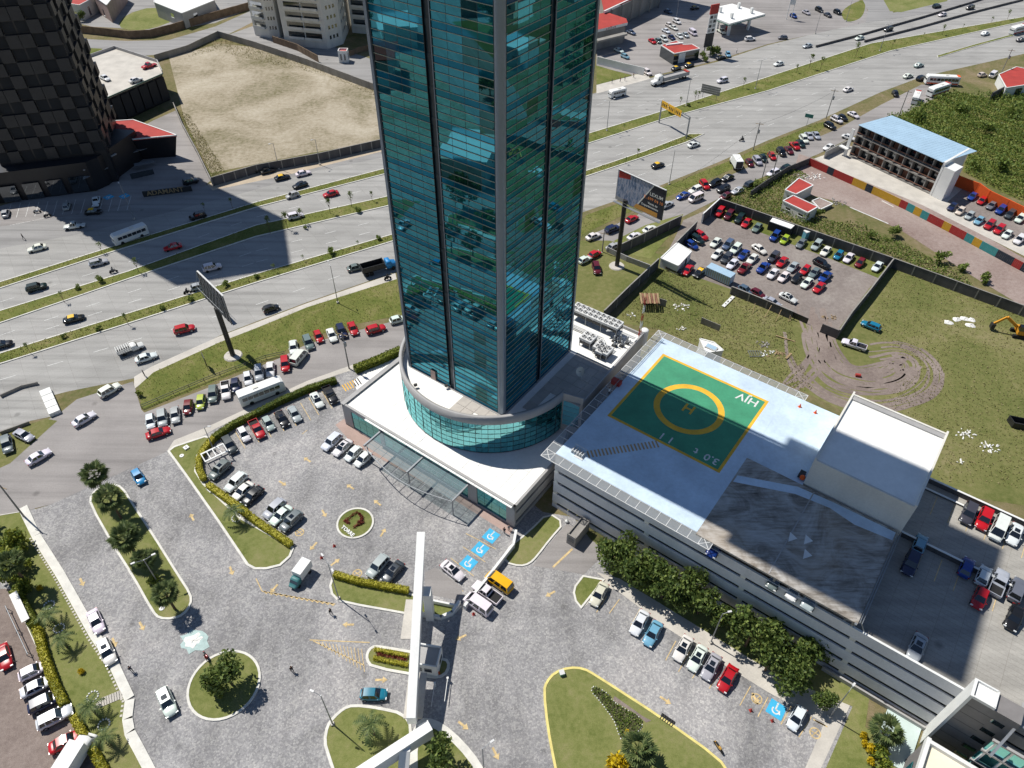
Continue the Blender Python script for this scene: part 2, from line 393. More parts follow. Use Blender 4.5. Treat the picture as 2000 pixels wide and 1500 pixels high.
# ---------------------------------------------------------------- ground, roads, islands
from mathutils.geometry import tessellate_polygon
def fill(mb, pts, z, m=0):
    p3 = [Vector((p[0], p[1], 0)) for p in pts]
    n = len(mb.v); mb.v += [(p[0], p[1], z) for p in pts]
    for t in tessellate_polygon([p3]):
        a, b, c = (p3[i] for i in t)
        if (b - a).cross(c - a).z < 0: t = (t[0], t[2], t[1])
        mb.f.append(tuple(n + i for i in t)); mb.m.append(m); mb.sm.append(False)
def PX(*a, z=0.0):       # flat list of photograph pixels -> plan points
    return [G2(a[i], a[i + 1], z) for i in range(0, len(a), 2)]
def sheet(name, pts, mat, z, kind='structure', label=None):
    mb = MB(); fill(mb, pts, z); o = mb.build(name, mat); o['kind'] = kind
    return o
def island(name, pts, h, kw, kmat, tmat, lawn='lawn', it=0):
    """raised bed: kerb ring with a real step, planted top a little below the kerb"""
    if it: pts = smooth(pts, it)
    if area2(pts) < 0: pts = pts[::-1]
    inn = inset(pts, kw); n = len(pts)
    root = bpy.data.objects.new(name, None); COL.objects.link(root); root['kind'] = 'structure'
    c = (sum(p[0] for p in pts) / n, sum(p[1] for p in pts) / n, 0); root.location = c
    mb = MB(); up = lambda P, z: [(p[0], p[1], z) for p in P]
    mb.grid([up(pts, -.02), up(pts, h), up(inn, h), up(inn, h - .09)], 0, False, True)
    mb.build('kerb', kmat, root)
    mb = MB(); fill(mb, inset(pts, kw * .95), h - .05); mb.build(lawn, tmat, root)
    return root, inn

ter = MB(); fill(ter, [(-6000, -3000), (6000, -3000), (6000, 9000), (-6000, 9000)], -.02); ter.build('terrain', m_terrain)['kind'] = 'structure'
# whole near block gets a wild-ground sheet so that nothing bare shows between the pieces
sheet('ground', [(-330, -40), (330, -40), (330, 420), (-330, 420)], m_wild, -.008)

# --- highway corridor (both edges surveyed, carried past the frame)
def ext(px, k0=1.5, k1=1.5):
    p = [Vector(q) for q in px]
    a = p[0] + (p[0] - p[1]).normalized() * 120 * k0; b = p[-1] + (p[-1] - p[-2]).normalized() * 120 * k1
    return [tuple(a)] + [tuple(q) for q in p] + [tuple(b)]
hw_lo = ext(PX(0, 800, 130, 765, 275, 736, 430, 655, 500, 628, 600, 590, 775, 530, 1145, 412, 1290, 362, 1400, 318, 1500, 274, 1600, 235, 1720, 180, 1800, 150, 2000, 105))
hw_hi = ext(PX(0, 478, 150, 452, 340, 405, 500, 362, 620, 325, 745, 300, 1165, 181, 1260, 155, 1400, 121, 1500, 88, 1590, 66, 1740, 30, 2000, -40))
sheet('highway', hw_lo + hw_hi[::-1], m_hwy, 0.0)
m_hw_top = m_hwy2
sheet('frontage_road', PX(-60, 452, 0, 440, 100, 425, 240, 398, 400, 362, 560, 338, 745, 292, 745, 308, 620, 333, 500, 370, 340, 412, 150, 458, 0, 485, -60, 500), m_hwy2, .006)
m_pale = grime('pale_verge_dirt', lin(190, 174, 152), .95, .16, .3, 2.0)
sheet('verge', PX(405, 360, 500, 328, 600, 305, 745, 280, 745, 296, 560, 342, 415, 372), m_pale, .010)
sheet('parking_forecourt', PX(-60, 420, 60, 385, 250, 368, 300, 372, 410, 362, 300, 388, 200, 412, 80, 430, -60, 452), m_asph, .012)

med = []
def median(up, lo, nm='median_strip', kw=.3):
    U = ext(PX(*up), *(( .0, .0))) if 0 else PX(*up); L = PX(*lo)
    r, inn = island(nm, U + L[::-1], .18, kw, m_kerb, m_verge, 'verge_grass'); med.append(inn); return inn
median((-60, 625, 0, 607, 250, 530, 500, 440, 750, 385, 1158, 258, 1300, 215, 1500, 150, 1700, 85, 2000, 33, 2100, 16), (-60, 650, 0, 632, 250, 546, 500, 463, 757, 403, 1158, 278, 1300, 232, 1500, 178, 1740, 100, 2000, 42, 2100, 24))
median((-60, 706, 0, 690, 250, 612, 500, 535, 765, 458, 1152, 331, 1260, 295, 1330, 268, 1345, 262), (-60, 730, 0, 712, 250, 633, 500, 553, 770, 471, 1152, 343, 1262, 306, 1340, 279, 1376, 262))
median((-60, 566, 0, 551, 225, 480, 500, 395, 748, 330, 800, 318), (-60, 578, 0, 564, 225, 491, 500, 406, 750, 341, 802, 326))
median((1830, 109, 1900, 88, 2000, 61, 2100, 36), (1832, 113, 1900, 92, 2000, 65, 2100, 40), kw=.15)
# grassed verge between highway and frontage road, left and right of the tower
strip_l = PX(276, 795, 272, 752, 300, 727, 430, 668, 500, 641, 600, 600, 775, 545, 785, 615, 690, 634, 590, 662, 545, 694, 405, 752, 282, 800)
sheet('verge', strip_l, m_verge, .016)
strip_r = PX(1120, 470, 1145, 420, 1290, 368, 1345, 346, 1440, 308, 1500, 280, 1600, 240, 1625, 235, 1600, 258, 1500, 300, 1420, 335, 1370, 355, 1320, 378, 1250, 405, 1150, 452)
sheet('verge', strip_r, m_verge, .016)
sheet('path', PX(272, 752, 300, 727, 430, 668, 500, 641, 600, 600, 775, 545, 772, 533, 600, 592, 500, 630, 428, 657, 296, 716, 262, 736, 262, 760), m_walk, .012)
# frontage road in front of the tower and the junction
sheet('frontage_road', PX(-80, 960, -60, 880, 40, 842, 110, 812, 150, 780, 260, 745, 276, 800, 282, 806, 405, 758, 545, 700, 600, 672, 700, 645, 790, 622, 850, 600, 1120, 512, 1150, 460, 1320, 388, 1420, 345, 1500, 310, 1640, 250, 1720, 205, 1800, 165, 1860, 170, 1790, 215, 1700, 250, 1600, 300, 1480, 350, 1330, 425, 1200, 480, 1150, 510, 860, 660, 780, 678, 600, 745, 400, 838, 340, 862, 322, 884, 100, 985, 40, 1000, -80, 1040), m_asph, .020)
sheet('ramp', PX(-80, 810, 0, 782, 70, 752, 78, 765, 118, 810, 60, 822, 0, 846, -80, 875), m_hwy, .026)
sheet('verge', PX(-80, 885, 0, 852, 55, 830, 90, 818, 112, 822, 70, 860, 20, 905, -80, 950), m_field, .030)
# plaza of small paving stones
sheet('plaza', PX(-200, 1900, -120, 1200, 20, 1010, 100, 985, 322, 884, 340, 862, 400, 838, 600, 745, 700, 705, 1060, 1000, 1120, 1010, 1170, 1075, 1700, 1360, 1640, 1500, 1560, 1900), m_cob, .008)
# dirt car park left of the hedge
sheet('dirt_lot', PX(-220, 1900, -160, 1240, -60, 1150, 20, 1150, 70, 1260, 110, 1350, 160, 1450, 200, 1520, 260, 1900), m_track, .016)
# dirt lots, fields
sheet('dirt_lot', PX(330, 112, 430, 85, 520, 95, 640, 140, 735, 170, 745, 275, 600, 300, 412, 338, 360, 232), m_dirt, .004)
sheet('field', PX(1130, 470, 1190, 470, 1300, 500, 1280, 530, 1180, 620, 1140, 640, 1080, 620), m_field, .024)
sheet('field', PX(1195, 630, 1290, 520, 1380, 420, 1750, 510, 2100, 640, 2140, 1010, 1830, 960, 1640, 800, 1560, 760, 1280, 640), m_field, .004)
sheet('field', PX(1200, 470, 1260, 440, 1335, 418, 1320, 448, 1290, 480, 1270, 505, 1200, 490), m_lawn, .028)
sheet('dirt_lot', PX(1335, 430, 1380, 410, 1400, 400, 1500, 425, 1745, 508, 1690, 590, 1640, 650, 1600, 640, 1500, 590, 1300, 520, 1300, 500), m_gravel, .012)
sheet('verge', PX(1395, 402, 1500, 430, 1745, 508, 1720, 545, 1620, 505, 1480, 452, 1398, 424), m_verge, .018)
sheet('verge', PX(1640, 640, 1700, 560, 1720, 545, 1742, 515, 1690, 600, 1645, 655), m_verge, .0185)
# muddy track that loops through the field
trk = smooth(PX(1570, 640, 1592, 610, 1620, 600, 1618, 650, 1612, 690, 1640, 720, 1700, 725, 1760, 700, 1790, 705, 1800, 740, 1770, 770, 1690, 775, 1640, 770, 1570, 735, 1545, 690), 2)
tr_ = random.Random(6)
for base, wd_, k_ in (((1588, 600, 1600, 640, 1612, 690, 1640, 722, 1690, 738, 1740, 728, 1770, 700), 3.6, 22), ((1575, 650, 1580, 700, 1610, 745, 1670, 768, 1730, 768, 1785, 745, 1795, 712, 1760, 690, 1700, 700), 5.2, 26), ((1600, 615, 1606, 660, 1600, 700, 1570, 740, 1545, 760), 2.4, 8)):
    Pb = [Vector(p) for p in smooth(PX(*base), 3, False)]
    for q in range(k_):
        off = tr_.uniform(-wd_, wd_); hw_ = tr_.uniform(.1, .42); i0 = tr_.randint(0, len(Pb) // 3) if q > 3 else 0; i1 = len(Pb) - (tr_.randint(0, len(Pb) // 3) if q > 3 else 0); L_, R_ = [], []
        for i in range(i0, i1):
            dd = (Pb[min(i + 1, len(Pb) - 1)] - Pb[max(i - 1, 0)]).normalized(); nn = Vector((-dd.y, dd.x)); o_ = off + .25 * math.sin(i * .35 + q); L_.append((*(Pb[i] + nn * (o_ - hw_)), .019 + q * .0004)); R_.append((*(Pb[i] + nn * (o_ + hw_)), .019 + q * .0004))
        mb = MB(); mb.grid([L_, R_], 0, False); mb.build('wheel_track', m_track)['kind'] = 'structure'
sheet('reddish_yard', PX(1560, 300, 1690, 345, 1850, 420, 2010, 510, 2100, 560, 2100, 640, 2000, 600, 1900, 540, 1760, 450, 1640, 395, 1540, 370), m_reddirt, .022)
sheet('parking_forecourt', PX(1590, 310, 1660, 285, 1900, 370, 2120, 470, 2120, 540, 2000, 500, 1800, 400, 1640, 335), m_walk, .030)
sheet('parking_forecourt', PX(1850, 395, 1890, 360, 2120, 450, 2120, 520, 2000, 478), m_gravel, .036)
# filling station and shopping forecourt
sheet('parking_forecourt', PX(1165, 130, 1260, 152, 1400, 118, 1500, 86, 1700, 42, 1690, 5, 1600, -25, 1165, -60), m_asph, .014)
sheet('path', PX(1165, 165, 1260, 140, 1270, 154, 1165, 183), m_walk, .022)
sheet('verge', PX(1165, 128, 1235, 148, 1262, 140, 1165, 166), m_verge, .026)
sheet('verge', smooth(PX(1650, 45, 1640, 20, 1690, -5, 1690, 20, 1680, 38), 2), m_verge, .026)
sheet('road', PX(1690, 45, 1695, 20, 1680, -10, 1650, -60, 1740, -60, 1730, 5, 1745, 25, 2000, -30, 2000, -8, 1800, 28), m_hwy2, .030)
sheet('verge', PX(1720, -10, 1738, 22, 1760, 24, 1850, 2, 1860, -30, 1800, -60, 1720, -60), m_lawn, .032)
# streets and lawns behind the dirt lot at the upper left
sheet('road', PX(120, 70, 135, 75, 250, 80, 330, 78, 420, 52, 510, 12, 640, -60, 700, -60, 560, 10, 430, 75, 330, 105, 240, 112, 130, 95), m_hwy2, .008)
sheet('parking_forecourt', PX(130, 40, 200, 20, 300, -40, 480, -40, 500, 12, 420, 45, 320, 60, 180, 52), m_hwy2, .006)
sheet('lawn', smooth(PX(228, 52, 245, 28, 300, 12, 350, 25, 340, 40, 300, 56, 260, 60), 1), m_lawn, .014)
sheet('parking_forecourt', PX(440, 70, 510, 45, 740, 120, 740, 170, 640, 140), m_hwy2, .012)
sheet('verge', PX(135, 92, 200, 95, 190, 120, 160, 150, 140, 130), m_verge, .012)
sheet('forecourt', PX(300, 235, 345, 215, 412, 352, 390, 372, 330, 372, 270, 375, 180, 372, 180, 300), m_asph, .010)

# --- planted islands of the plaza (kerbs are real steps)
CR = smooth
r_a, in_a = island('traffic_island', CR(PX(192, 952, 220, 945, 240, 950, 262, 985, 300, 1042, 350, 1122, 375, 1160, 376, 1180, 360, 1202, 337, 1211, 310, 1210, 297, 1197, 257, 1125, 222, 1070, 175, 987, 176, 968), 1), .17, .35, m_kerb, m_lawn)
r_b, in_b = island('traffic_island', PX(327, 882, 340, 872, 400, 852, 420, 855, 388, 890, 384, 920, 400, 945, 470, 1010, 575, 1070, 568, 1088, 548, 1106, 520, 1113, 497, 1113, 482, 1105, 425, 1020, 362, 930), .17, .4, m_kerb, m_lawn)
c0 = G(438, 1337); rc = (G(508, 1337) - c0).length
r_c, in_c = island('roundabout_island', [(c0.x + rc * math.cos(i * .1745), c0.y + rc * math.sin(i * .1745)) for i in range(36)], .17, .35, m_kerb, m_lawn)
r_d, in_d = island('traffic_island', CR(PX(660, 1540, 640, 1480, 631, 1450, 637, 1417, 650, 1400, 670, 1382, 690, 1375, 737, 1380, 790, 1392, 808, 1420, 795, 1470, 770, 1540), 1), .17, .4, m_kerb, m_lawn)
r_d2, in_d2 = island('traffic_island', CR(PX(820, 1402, 850, 1405, 885, 1428, 925, 1470, 950, 1510, 960, 1560, 800, 1560, 800, 1440), 1), .17, 1.1, m_kerb, m_lawn)
r_e, in_e = island('gatehouse_island', CR(PX(725, 1262, 740, 1260, 872, 1284, 881, 1300, 870, 1322, 845, 1327, 725, 1306, 714, 1290, 715, 1275), 1), .17, .4, m_kerb, m_lawn)
r_f, in_f = island('traffic_island', CR(PX(1060, 1350, 1065, 1332, 1082, 1312, 1112, 1302, 1140, 1304, 1165, 1318, 1300, 1405, 1405, 1480, 1425, 1510, 1440, 1580, 1100, 1580, 1082, 1500, 1067, 1420), 1), .17, .35, m_ykerb, m_lawn)
r_g, in_g = island('traffic_island', PX(1138, 1124, 1122, 1145, 1119, 1158, 1123, 1175, 1135, 1190, 1182, 1132), .17, .3, m_kerb, m_lawn)
r_h, in_h = island('traffic_island', CR(PX(985, 1075, 1030, 1040, 1070, 1000, 1104, 1022, 1075, 1055, 1050, 1088, 1035, 1103, 1015, 1108, 985, 1100), 1), .17, .3, m_kerb, m_lawn)
r_i, in_i = island('traffic_island', PX(650, 1124, 643, 1145, 647, 1162, 660, 1175, 700, 1184, 795, 1201, 862, 1212, 885, 1203, 902, 1185, 880, 1180, 797, 1158), .17, .35, m_kerb, m_lawn)
c1 = G(694, 1022); rl = (G(730, 1022) - G(657, 1022)).length / 2
r_l, in_l = island('flower_bed_island', [(c1.x + rl * math.cos(i * .1745), c1.y + rl * math.sin(i * .1745)) for i in range(36)], .18, .32, m_kerb, m_lawn)
# long lawn along the left edge of the plaza with its white kerb walk
left_lawn = PX(-20, 1010, 40, 1000, 65, 1052, 112, 1127, 177, 1244, 214, 1299, 246, 1370, 241, 1407, 246, 1437, 266, 1474, 300, 1540, 215, 1540, 190, 1500, 150, 1435, 105, 1340, 60, 1240, 15, 1140, -40, 1040)
r_j, in_j = island('lawn_bank', left_lawn, .15, .12, m_kerb, m_lawn)
kw = [(40, 994), (65, 1050), (112, 1125), (177, 1242), (214, 1297), (247, 1369), (242, 1407), (247, 1435), (267, 1472), (302, 1540)]
kmb = MB()
KL = [Vector(G2(*p)) for p in kw]
for a, b in zip(KL, KL[1:]):
    d = (b - a).normalized(); nn = Vector((-d.y, d.x)) * 1.15
    kmb.prism([tuple(a), tuple(b), tuple(b + nn * (-.2)), tuple(a + nn * (-.2))][0:4] if 0 else [tuple(a - nn * .1), tuple(b - nn * .1), tuple(b + nn), tuple(a + nn)], 0, .2)
kmb.build('kerb_walk', m_kerb)['kind'] = 'structure'
# pavements
sheet('sidewalk', PX(327, 880, 340, 860, 400, 836, 600, 744, 780, 680, 786, 690, 600, 752, 420, 838, 395, 852, 345, 872), m_walk, .032)
sheet('sidewalk', PX(1135, 1190, 1180, 1130, 1165, 1118, 1210, 1130, 1520, 1320, 1660, 1378, 1590, 1530, 1560, 1530, 1610, 1412, 1500, 1352, 1400, 1290, 1300, 1225, 1200, 1150, 1165, 1165), m_walk, .030)
sheet('sidewalk', PX(655, 830, 672, 818, 1003, 1030, 995, 1045, 890, 978, 760, 905, 690, 868), m_pink, .030)
sheet('lawn', PX(1190, 1120, 1210, 1085, 1700, 1345, 1690, 1420, 1800, 1500, 1600, 1530, 1665, 1380, 1520, 1320, 1300, 1195), m_lawn, .024)
sheet('driveway', PX(1108, 1022, 1165, 1062, 1188, 1075, 1140, 1122, 1040, 1105, 1052, 1090, 1078, 1056), m_asph, .026)
sheet('sidewalk', PX(690, 745, 740, 700, 785, 690, 790, 720, 700, 770), m_roofw, .034)

# --- painted marks
def quadline(mb, a, b, wd, z, m=0):
    a, b = Vector(a), Vector(b); d = (b - a).normalized(); n = Vector((-d.y, d.x)) * wd / 2
    mb.poly([(a.x - n.x, a.y - n.y, z), (b.x - n.x, b.y - n.y, z), (b.x + n.x, b.y + n.y, z), (a.x + n.x, a.y + n.y, z)][::1], m)
def mark(pairs, mat, wd=.12, z=.034, name='road_marking'):
    mb = MB()
    for x1, y1, x2, y2 in pairs: quadline(mb, G2(x1, y1), G2(x2, y2), wd, z)
    o = mb.build(name, mat); o['kind'] = 'structure'; return o
# bay lines in the tower lot
bay = []
for (x, y) in ((462, 850), (489, 838), (513, 828), (538, 816), (562, 806), (590, 795), (606, 785), (632, 772)): bay.append((x - 3, y - 8, x + 17, y + 26))
bay += [(1250, 1190, 1232, 1222), (1210, 1170, 1190, 1198), (1185, 1165, 1165, 1196), (1320, 1252, 1300, 1290), (1347, 1273, 1325, 1312), (1375, 1290, 1352, 1325), (1405, 1312, 1385, 1345), (1466, 1340, 1445, 1378), (1500, 1362, 1480, 1400), (1545, 1380, 1525, 1415), (1585, 1400, 1560, 1440),
        (910, 1042, 968, 1072), (904, 1068, 948, 1098), (880, 1090, 925, 1125), (856, 1122, 905, 1155), (420, 960, 410, 968), (600, 840, 590, 848)]
mark(bay, m_line, .13)
mark([(500, 1130, 512, 1155), (512, 1155, 655, 1180), (605, 1250, 722, 1255), (612, 1252, 712, 1300)], m_line, .16)
mark([(x, 1253 + k * 1.2, x + 6, 1262 + k * 4.2) for k, x in enumerate(range(622, 710, 7))], m_line, .1)
mark([(516 + 10 * i, 1155 + 1.8 * i, 522 + 10 * i, 1159 + 1.8 * i) for i in range(14)], m_line, .3)
mark([(1588 + i * 4, 1405 + i * 2, 1600 + i * 4, 1412 + i * 2) for i in range(5)], m_line, .2)
mark([(668 + i * 5, 752 - i * 2.2, 676 + i * 5, 764 - i * 2.2) for i in range(7)], m_hely, .22)
mark([(1080, 1108, 1118, 1072)], m_line, .35, .036)
mark([(20, 440, 60, 432), (90, 425, 62, 432)], m_wline, .12, .03)
mark([(1660, 405, 1735, 437), (1722, 392, 1745, 404)], m_wline, .35, .04)
mark([(22 + 18 * i, 398 - 1.2 * i, 14 + 18 * i, 426 - 1.2 * i) for i in range(14)], m_wline, .12, .03)
# lane dashes on the highway
def lane(pts, z=.012, dash=3.0, gap=6.0, wd=.14):
    P = [Vector(q) for q in PX(*pts)]; mb = MB()
    for a, b in zip(P, P[1:]):
        d = (b - a); L = d.length; d.normalize(); t = 0
        while t + dash < L: quadline(mb, a + d * t, a + d * (t + dash), wd, z); t += dash + gap
    mb.build('road_marking', m_wline)['kind'] = 'structure'
lane((0, 655, 250, 572, 500, 490, 760, 425)); lane((0, 672, 250, 592, 500, 512, 765, 442)); lane((0, 590, 250, 512, 500, 424, 748, 362))
lane((0, 742, 250, 668, 500, 595, 770, 502)); lane((1158, 300, 1400, 222, 1700, 125)); lane((1158, 318, 1400, 240, 1700, 150)); lane((1150, 375, 1300, 325, 1500, 245, 1700, 172)); lane((1165, 205, 1400, 138, 1600, 90)); lane((1165, 232, 1400, 162, 1600, 112))
# painted arrows
def arrow(px, py, dx, dy, L=1.8):
    c = Vector(G2(px, py)); d = (Vector(G2(px + dx, py + dy)) - c).normalized(); n = Vector((-d.y, d.x)); mb = MB(); z = .036
    q = lambda a, b: (*(c + d * a + n * b), z)
    mb.poly([q(-L * .5, -.17), q(L * .1, -.17), q(L * .1, .17), q(-L * .5, .17)]); mb.poly([q(L * .1, -.5), q(L * .5, 0), q(L * .1, .5)])
    mb.build('road_marking', m_line)['kind'] = 'structure'
for a in ((600, 898, -8, -5), (552, 944, 8, 5), (684, 951, -8, -5), (737, 982, -8, -6), (633, 1003, 5, 9), (612, 1067, -7, 8), (748, 1040, 6, -10), (655, 1098, 8, -6), (535, 1150, -7, 8), (160, 1137, 5, 10), (277, 1223, 5, 9), (223, 1255, 4, 10), (375, 1010, -4, -8), (452, 1115, 3, 8), (680, 1220, -10, 0), (745, 1328, 10, 0), (900, 1245, -9, 4), (905, 1417, 9, 7), (968, 1472, 6, 12), (1075, 1160, -9, 5), (1300, 1368, 9, 6), (1475, 1365, 3, 6)): arrow(*a)
# blue accessible bays, wheelchair sign as painted strips
def access(px, py, s=2.3):
    c = Vector(G2(px, py)); mb = MB(); z = .034
    a = Vector(G1.xy) * s / 2; b = Vector(GG2.xy) * s / 2
    mb.poly([(*(c - a - b), z), (*(c + a - b), z), (*(c + a + b), z), (*(c - a + b), z)], 0)
    u, v = a / 1.2, b / 1.2; z2 = .039
    ring = [(c + u * .1 * 0 + u * .62 * math.cos(t) + v * (.62 * math.sin(t) - .15)) for t in [x * .3 + 2.6 for x in range(15)]]
    rin = [(c + u * .42 * math.cos(t) + v * (.42 * math.sin(t) - .15)) for t in [x * .3 + 2.6 for x in range(15)]]
    mb.grid([[(*p, z2) for p in rin], [(*p, z2) for p in ring]], 1, False)
    quadline(mb, c + v * .75 - u * .1, c - v * .05 - u * .1, .22, z2, 1); quadline(mb, c - v * .05 - u * .1, c - v * .05 + u * .45, .2, z2, 1); quadline(mb, c - v * .05 + u * .45, c - v * .5 + u * .7, .2, z2 + .001, 1)
    hd = [c + v * .95 - u * .1 + u * .16 * math.cos(t) + v * .16 * math.sin(t) for t in [x * .785 for x in range(8)]]
    mb.poly([(*p, z2) for p in hd], 1)
    mb.build('accessible_bay_marking', [m_hcb, m_wline])['kind'] = 'structure'
for p in ((959, 1047), (938, 1073), (915, 1100), (1516, 1386)): access(*p)
for p in ((212, 385), (243, 383)): access(*p)
def noentry(px, py):
    c = Vector(G2(px, py)); mb = MB(); R_, r_ = .8, .62
    mb.grid([[(c.x + r * math.cos(t * .35), c.y + r * math.sin(t * .35), .036) for t in range(19)] for r in (r_, R_)], 0, False)
    for an in (.6, -.6): quadline(mb, c + Vector((math.cos(an), math.sin(an))) * -.6, c + Vector((math.cos(an), math.sin(an))) * .6, .14, .037 + an * .001)
    mb.build('road_marking', m_line)['kind'] = 'structure'
for p in ((585, 1040), (698, 1120), (1592, 1432), (1478, 1365)): noentry(*p)
# ---------------------------------------------------------------- office tower
def text_mesh(body, size, bold=0.0, name='lettering'):
    cu = bpy.data.curves.new(name, 'FONT'); cu.body = body; cu.size = size; cu.align_x = 'CENTER'; cu.align_y = 'CENTER'; cu.offset = bold; cu.resolution_u = 2
    ob = bpy.data.objects.new(name, cu); COL.objects.link(ob)
    me = bpy.data.meshes.new_from_object(ob); bpy.data.objects.remove(ob); bpy.data.curves.remove(cu); me.name = name
    return me
def put_text(body, size, o, xd, yd, mat, parent, name='lettering', bold=.0):
    me = text_mesh(body, size, bold, name); me.materials.clear(); me.materials.append(mat)
    xd, yd = Vector(xd).normalized(), Vector(yd).normalized(); zd = xd.cross(yd)
    pl = world_loc(parent) if parent is not None else Vector((0, 0, 0)); o = Vector(o) - pl
    me.transform(Matrix(((xd.x, yd.x, zd.x, o.x), (xd.y, yd.y, zd.y, o.y), (xd.z, yd.z, zd.z, o.z), (0, 0, 0, 1))))
    return link(bpy.data.objects.new(name, me), parent)

TC = Vector((-1.6, 86.8, 0)); S_T = 21.3; Z_T0 = 13.3; ST_H = 4.1; N_ST = 27
TL = TC - T1 * S_T; TR = TC + T2 * S_T; TB = TL + T2 * S_T; TCEN = (TL + TR) / 2
Z_TOP = Z_T0 + ST_H * N_ST
tower = thing('office_tower', 'tall teal glass office tower with grey corner column rising from round podium', 'tower', (TCEN.x, TCEN.y, Z_T0))
mb = MB()
core = [TL + T1 * .45 + T2 * .35, TC - T1 * 1.0 + T2 * .35, TC - T1 * .35 + T2 * 1.0, TR - T1 * .35 - T2 * .45, TB + T1 * .45 - T2 * .45]
mb.prism([(p.x, p.y) for p in core], Z_T0, Z_TOP, 0); mb.build('core', m_dark, tower)
mb = MB(); mb.prism(inset([(p.x, p.y) for p in (TL, TC, TR, TB)], -2.2), Z_TOP - 9, Z_TOP + 1.2, 0); mb.build('crown', m_glass, tower)  # overhanging top above the view, added to widen the shadow on the garage
mb = MB(); cc = TC + T2 * .62 - T1 * .62
rows = [[(cc.x + .78 * math.cos(i * .3927), cc.y + .78 * math.sin(i * .3927), z) for i in range(16)] for z in (Z_T0 - .2, 40, 70, Z_TOP + 2)]
mb.grid(rows, 0, True, True); mb.build('corner_column', m_alum, tower)
for base in (TL, TR):
    mb = MB(); mb.box((base.x, base.y, Z_T0), (.5, .5, Z_TOP - Z_T0 + 1), AT); mb.build('edge_trim', m_alum, tower)
ROWS = [(0.0, .93, 1), (.93, 2.0, 0), (2.0, 3.06, 0), (3.06, 4.1, 0)]
dk = {}; panes = []; mull = {0: MB(), 1: MB()}; rnd = random.Random(3)
FACES = [(TL, T1, -T2, [(.45, 9.55), (10.85, 20.35)], 0), (TC, T2, T1, [(.95, 10.15), (11.35, 20.85)], 1)]
for org, ax, nr, bays, fi in FACES:
    for b0, b1 in bays:
        nc = 4; wd = (b1 - b0) / nc
        for st in range(N_ST):
            z0 = Z_T0 + st * ST_H; d0 = rnd.randint(0, 3); d1 = d0 + rnd.randint(1, 3) if rnd.random() < .38 else -1; rlo = rnd.choice((0, .9, .9, 1.9))
            for ra, rb, sp in ROWS:
                m_ = mull[fi]; p = org + ax * b0 + Z3 * (z0 + ra)
                m_.ob(p - Z3 * .04, ax * (b1 - b0), nr * .11, Z3 * .08)
                for c in range(nc):
                    panes.append((org + ax * (b0 + wd * (c + .5)) + Z3 * (z0 + (ra + rb) / 2), ax, nr, wd, rb - ra, sp if sp else 2 if d0 <= c < d1 and ra > rlo else 0))
        for c in range(nc + 1):
            p = org + ax * (b0 + wd * c); mull[fi].ob(p - ax * .03, ax * .06, nr * (.03 if 0 < c < nc else .1), Z3 * (Z_TOP - Z_T0) + Z3 * Z_T0 * 0) if 0 else mull[fi].ob(p - ax * .025 + Z3 * Z_T0, ax * .05, nr * (.03 if 0 < c < nc else .12), Z3 * (Z_TOP - Z_T0), 1)
m_mull = grime('anodised_mullion', lin(150, 154, 138), .5, .1, .5, 3, .1)
for fi in (0, 1): mull[fi].build('mullions', [m_mull, m_navys], tower)['kind'] = 'stuff'
campos = Vector((0, 0, CAM_H))
def vis(p):
    q = p - campos; d = q.dot(_f); y = 750 - FPX * q.dot(CU_) / d; return d if y > -30 else 1e6
panes.sort(key=lambda t: vis(t[0]))
pm_cache = {}; restv = MB(); rests = MB(); restd = MB()
for i, (p, ax, nr, wd, h, sp) in enumerate(panes):
    t1, t2 = rnd.gauss(0, .0022), rnd.gauss(0, .0022)
    if i < 300:
        key = (round(wd, 2), round(h, 2), sp)
        if key not in pm_cache:
            m0 = MB(); m0.poly([(-wd / 2 + .03, 0, -h / 2 + .03), (wd / 2 - .03, 0, -h / 2 + .03), (wd / 2 - .03, 0, h / 2 - .03), (-wd / 2 + .03, 0, h / 2 - .03)])
            pm_cache[key] = m0.mesh('glass_pane', (m_glass, m_spand, m_glassd)[sp])
        o = inst(pm_cache[key], 'glass_pane', tower, p - Vector(tower.location) + nr * .02)
        o.rotation_euler = (t1, 0, math.atan2(ax.y, ax.x) + t2)
    else:
        u = (ax + nr * t2) * (wd / 2 - .03); v = (Z3 + nr * t1) * (h / 2 - .03); q = p + nr * .02
        (restv, rests, restd)[sp].poly([q - u - v, q + u - v, q + u + v, q - u + v])
restv.build('glass_panes', m_glass, tower)['kind'] = 'stuff'; restd.build('clear_panes', m_glassd, tower)['kind'] = 'stuff'; rests.build('spandrel_panes', m_spand, tower)['kind'] = 'stuff'
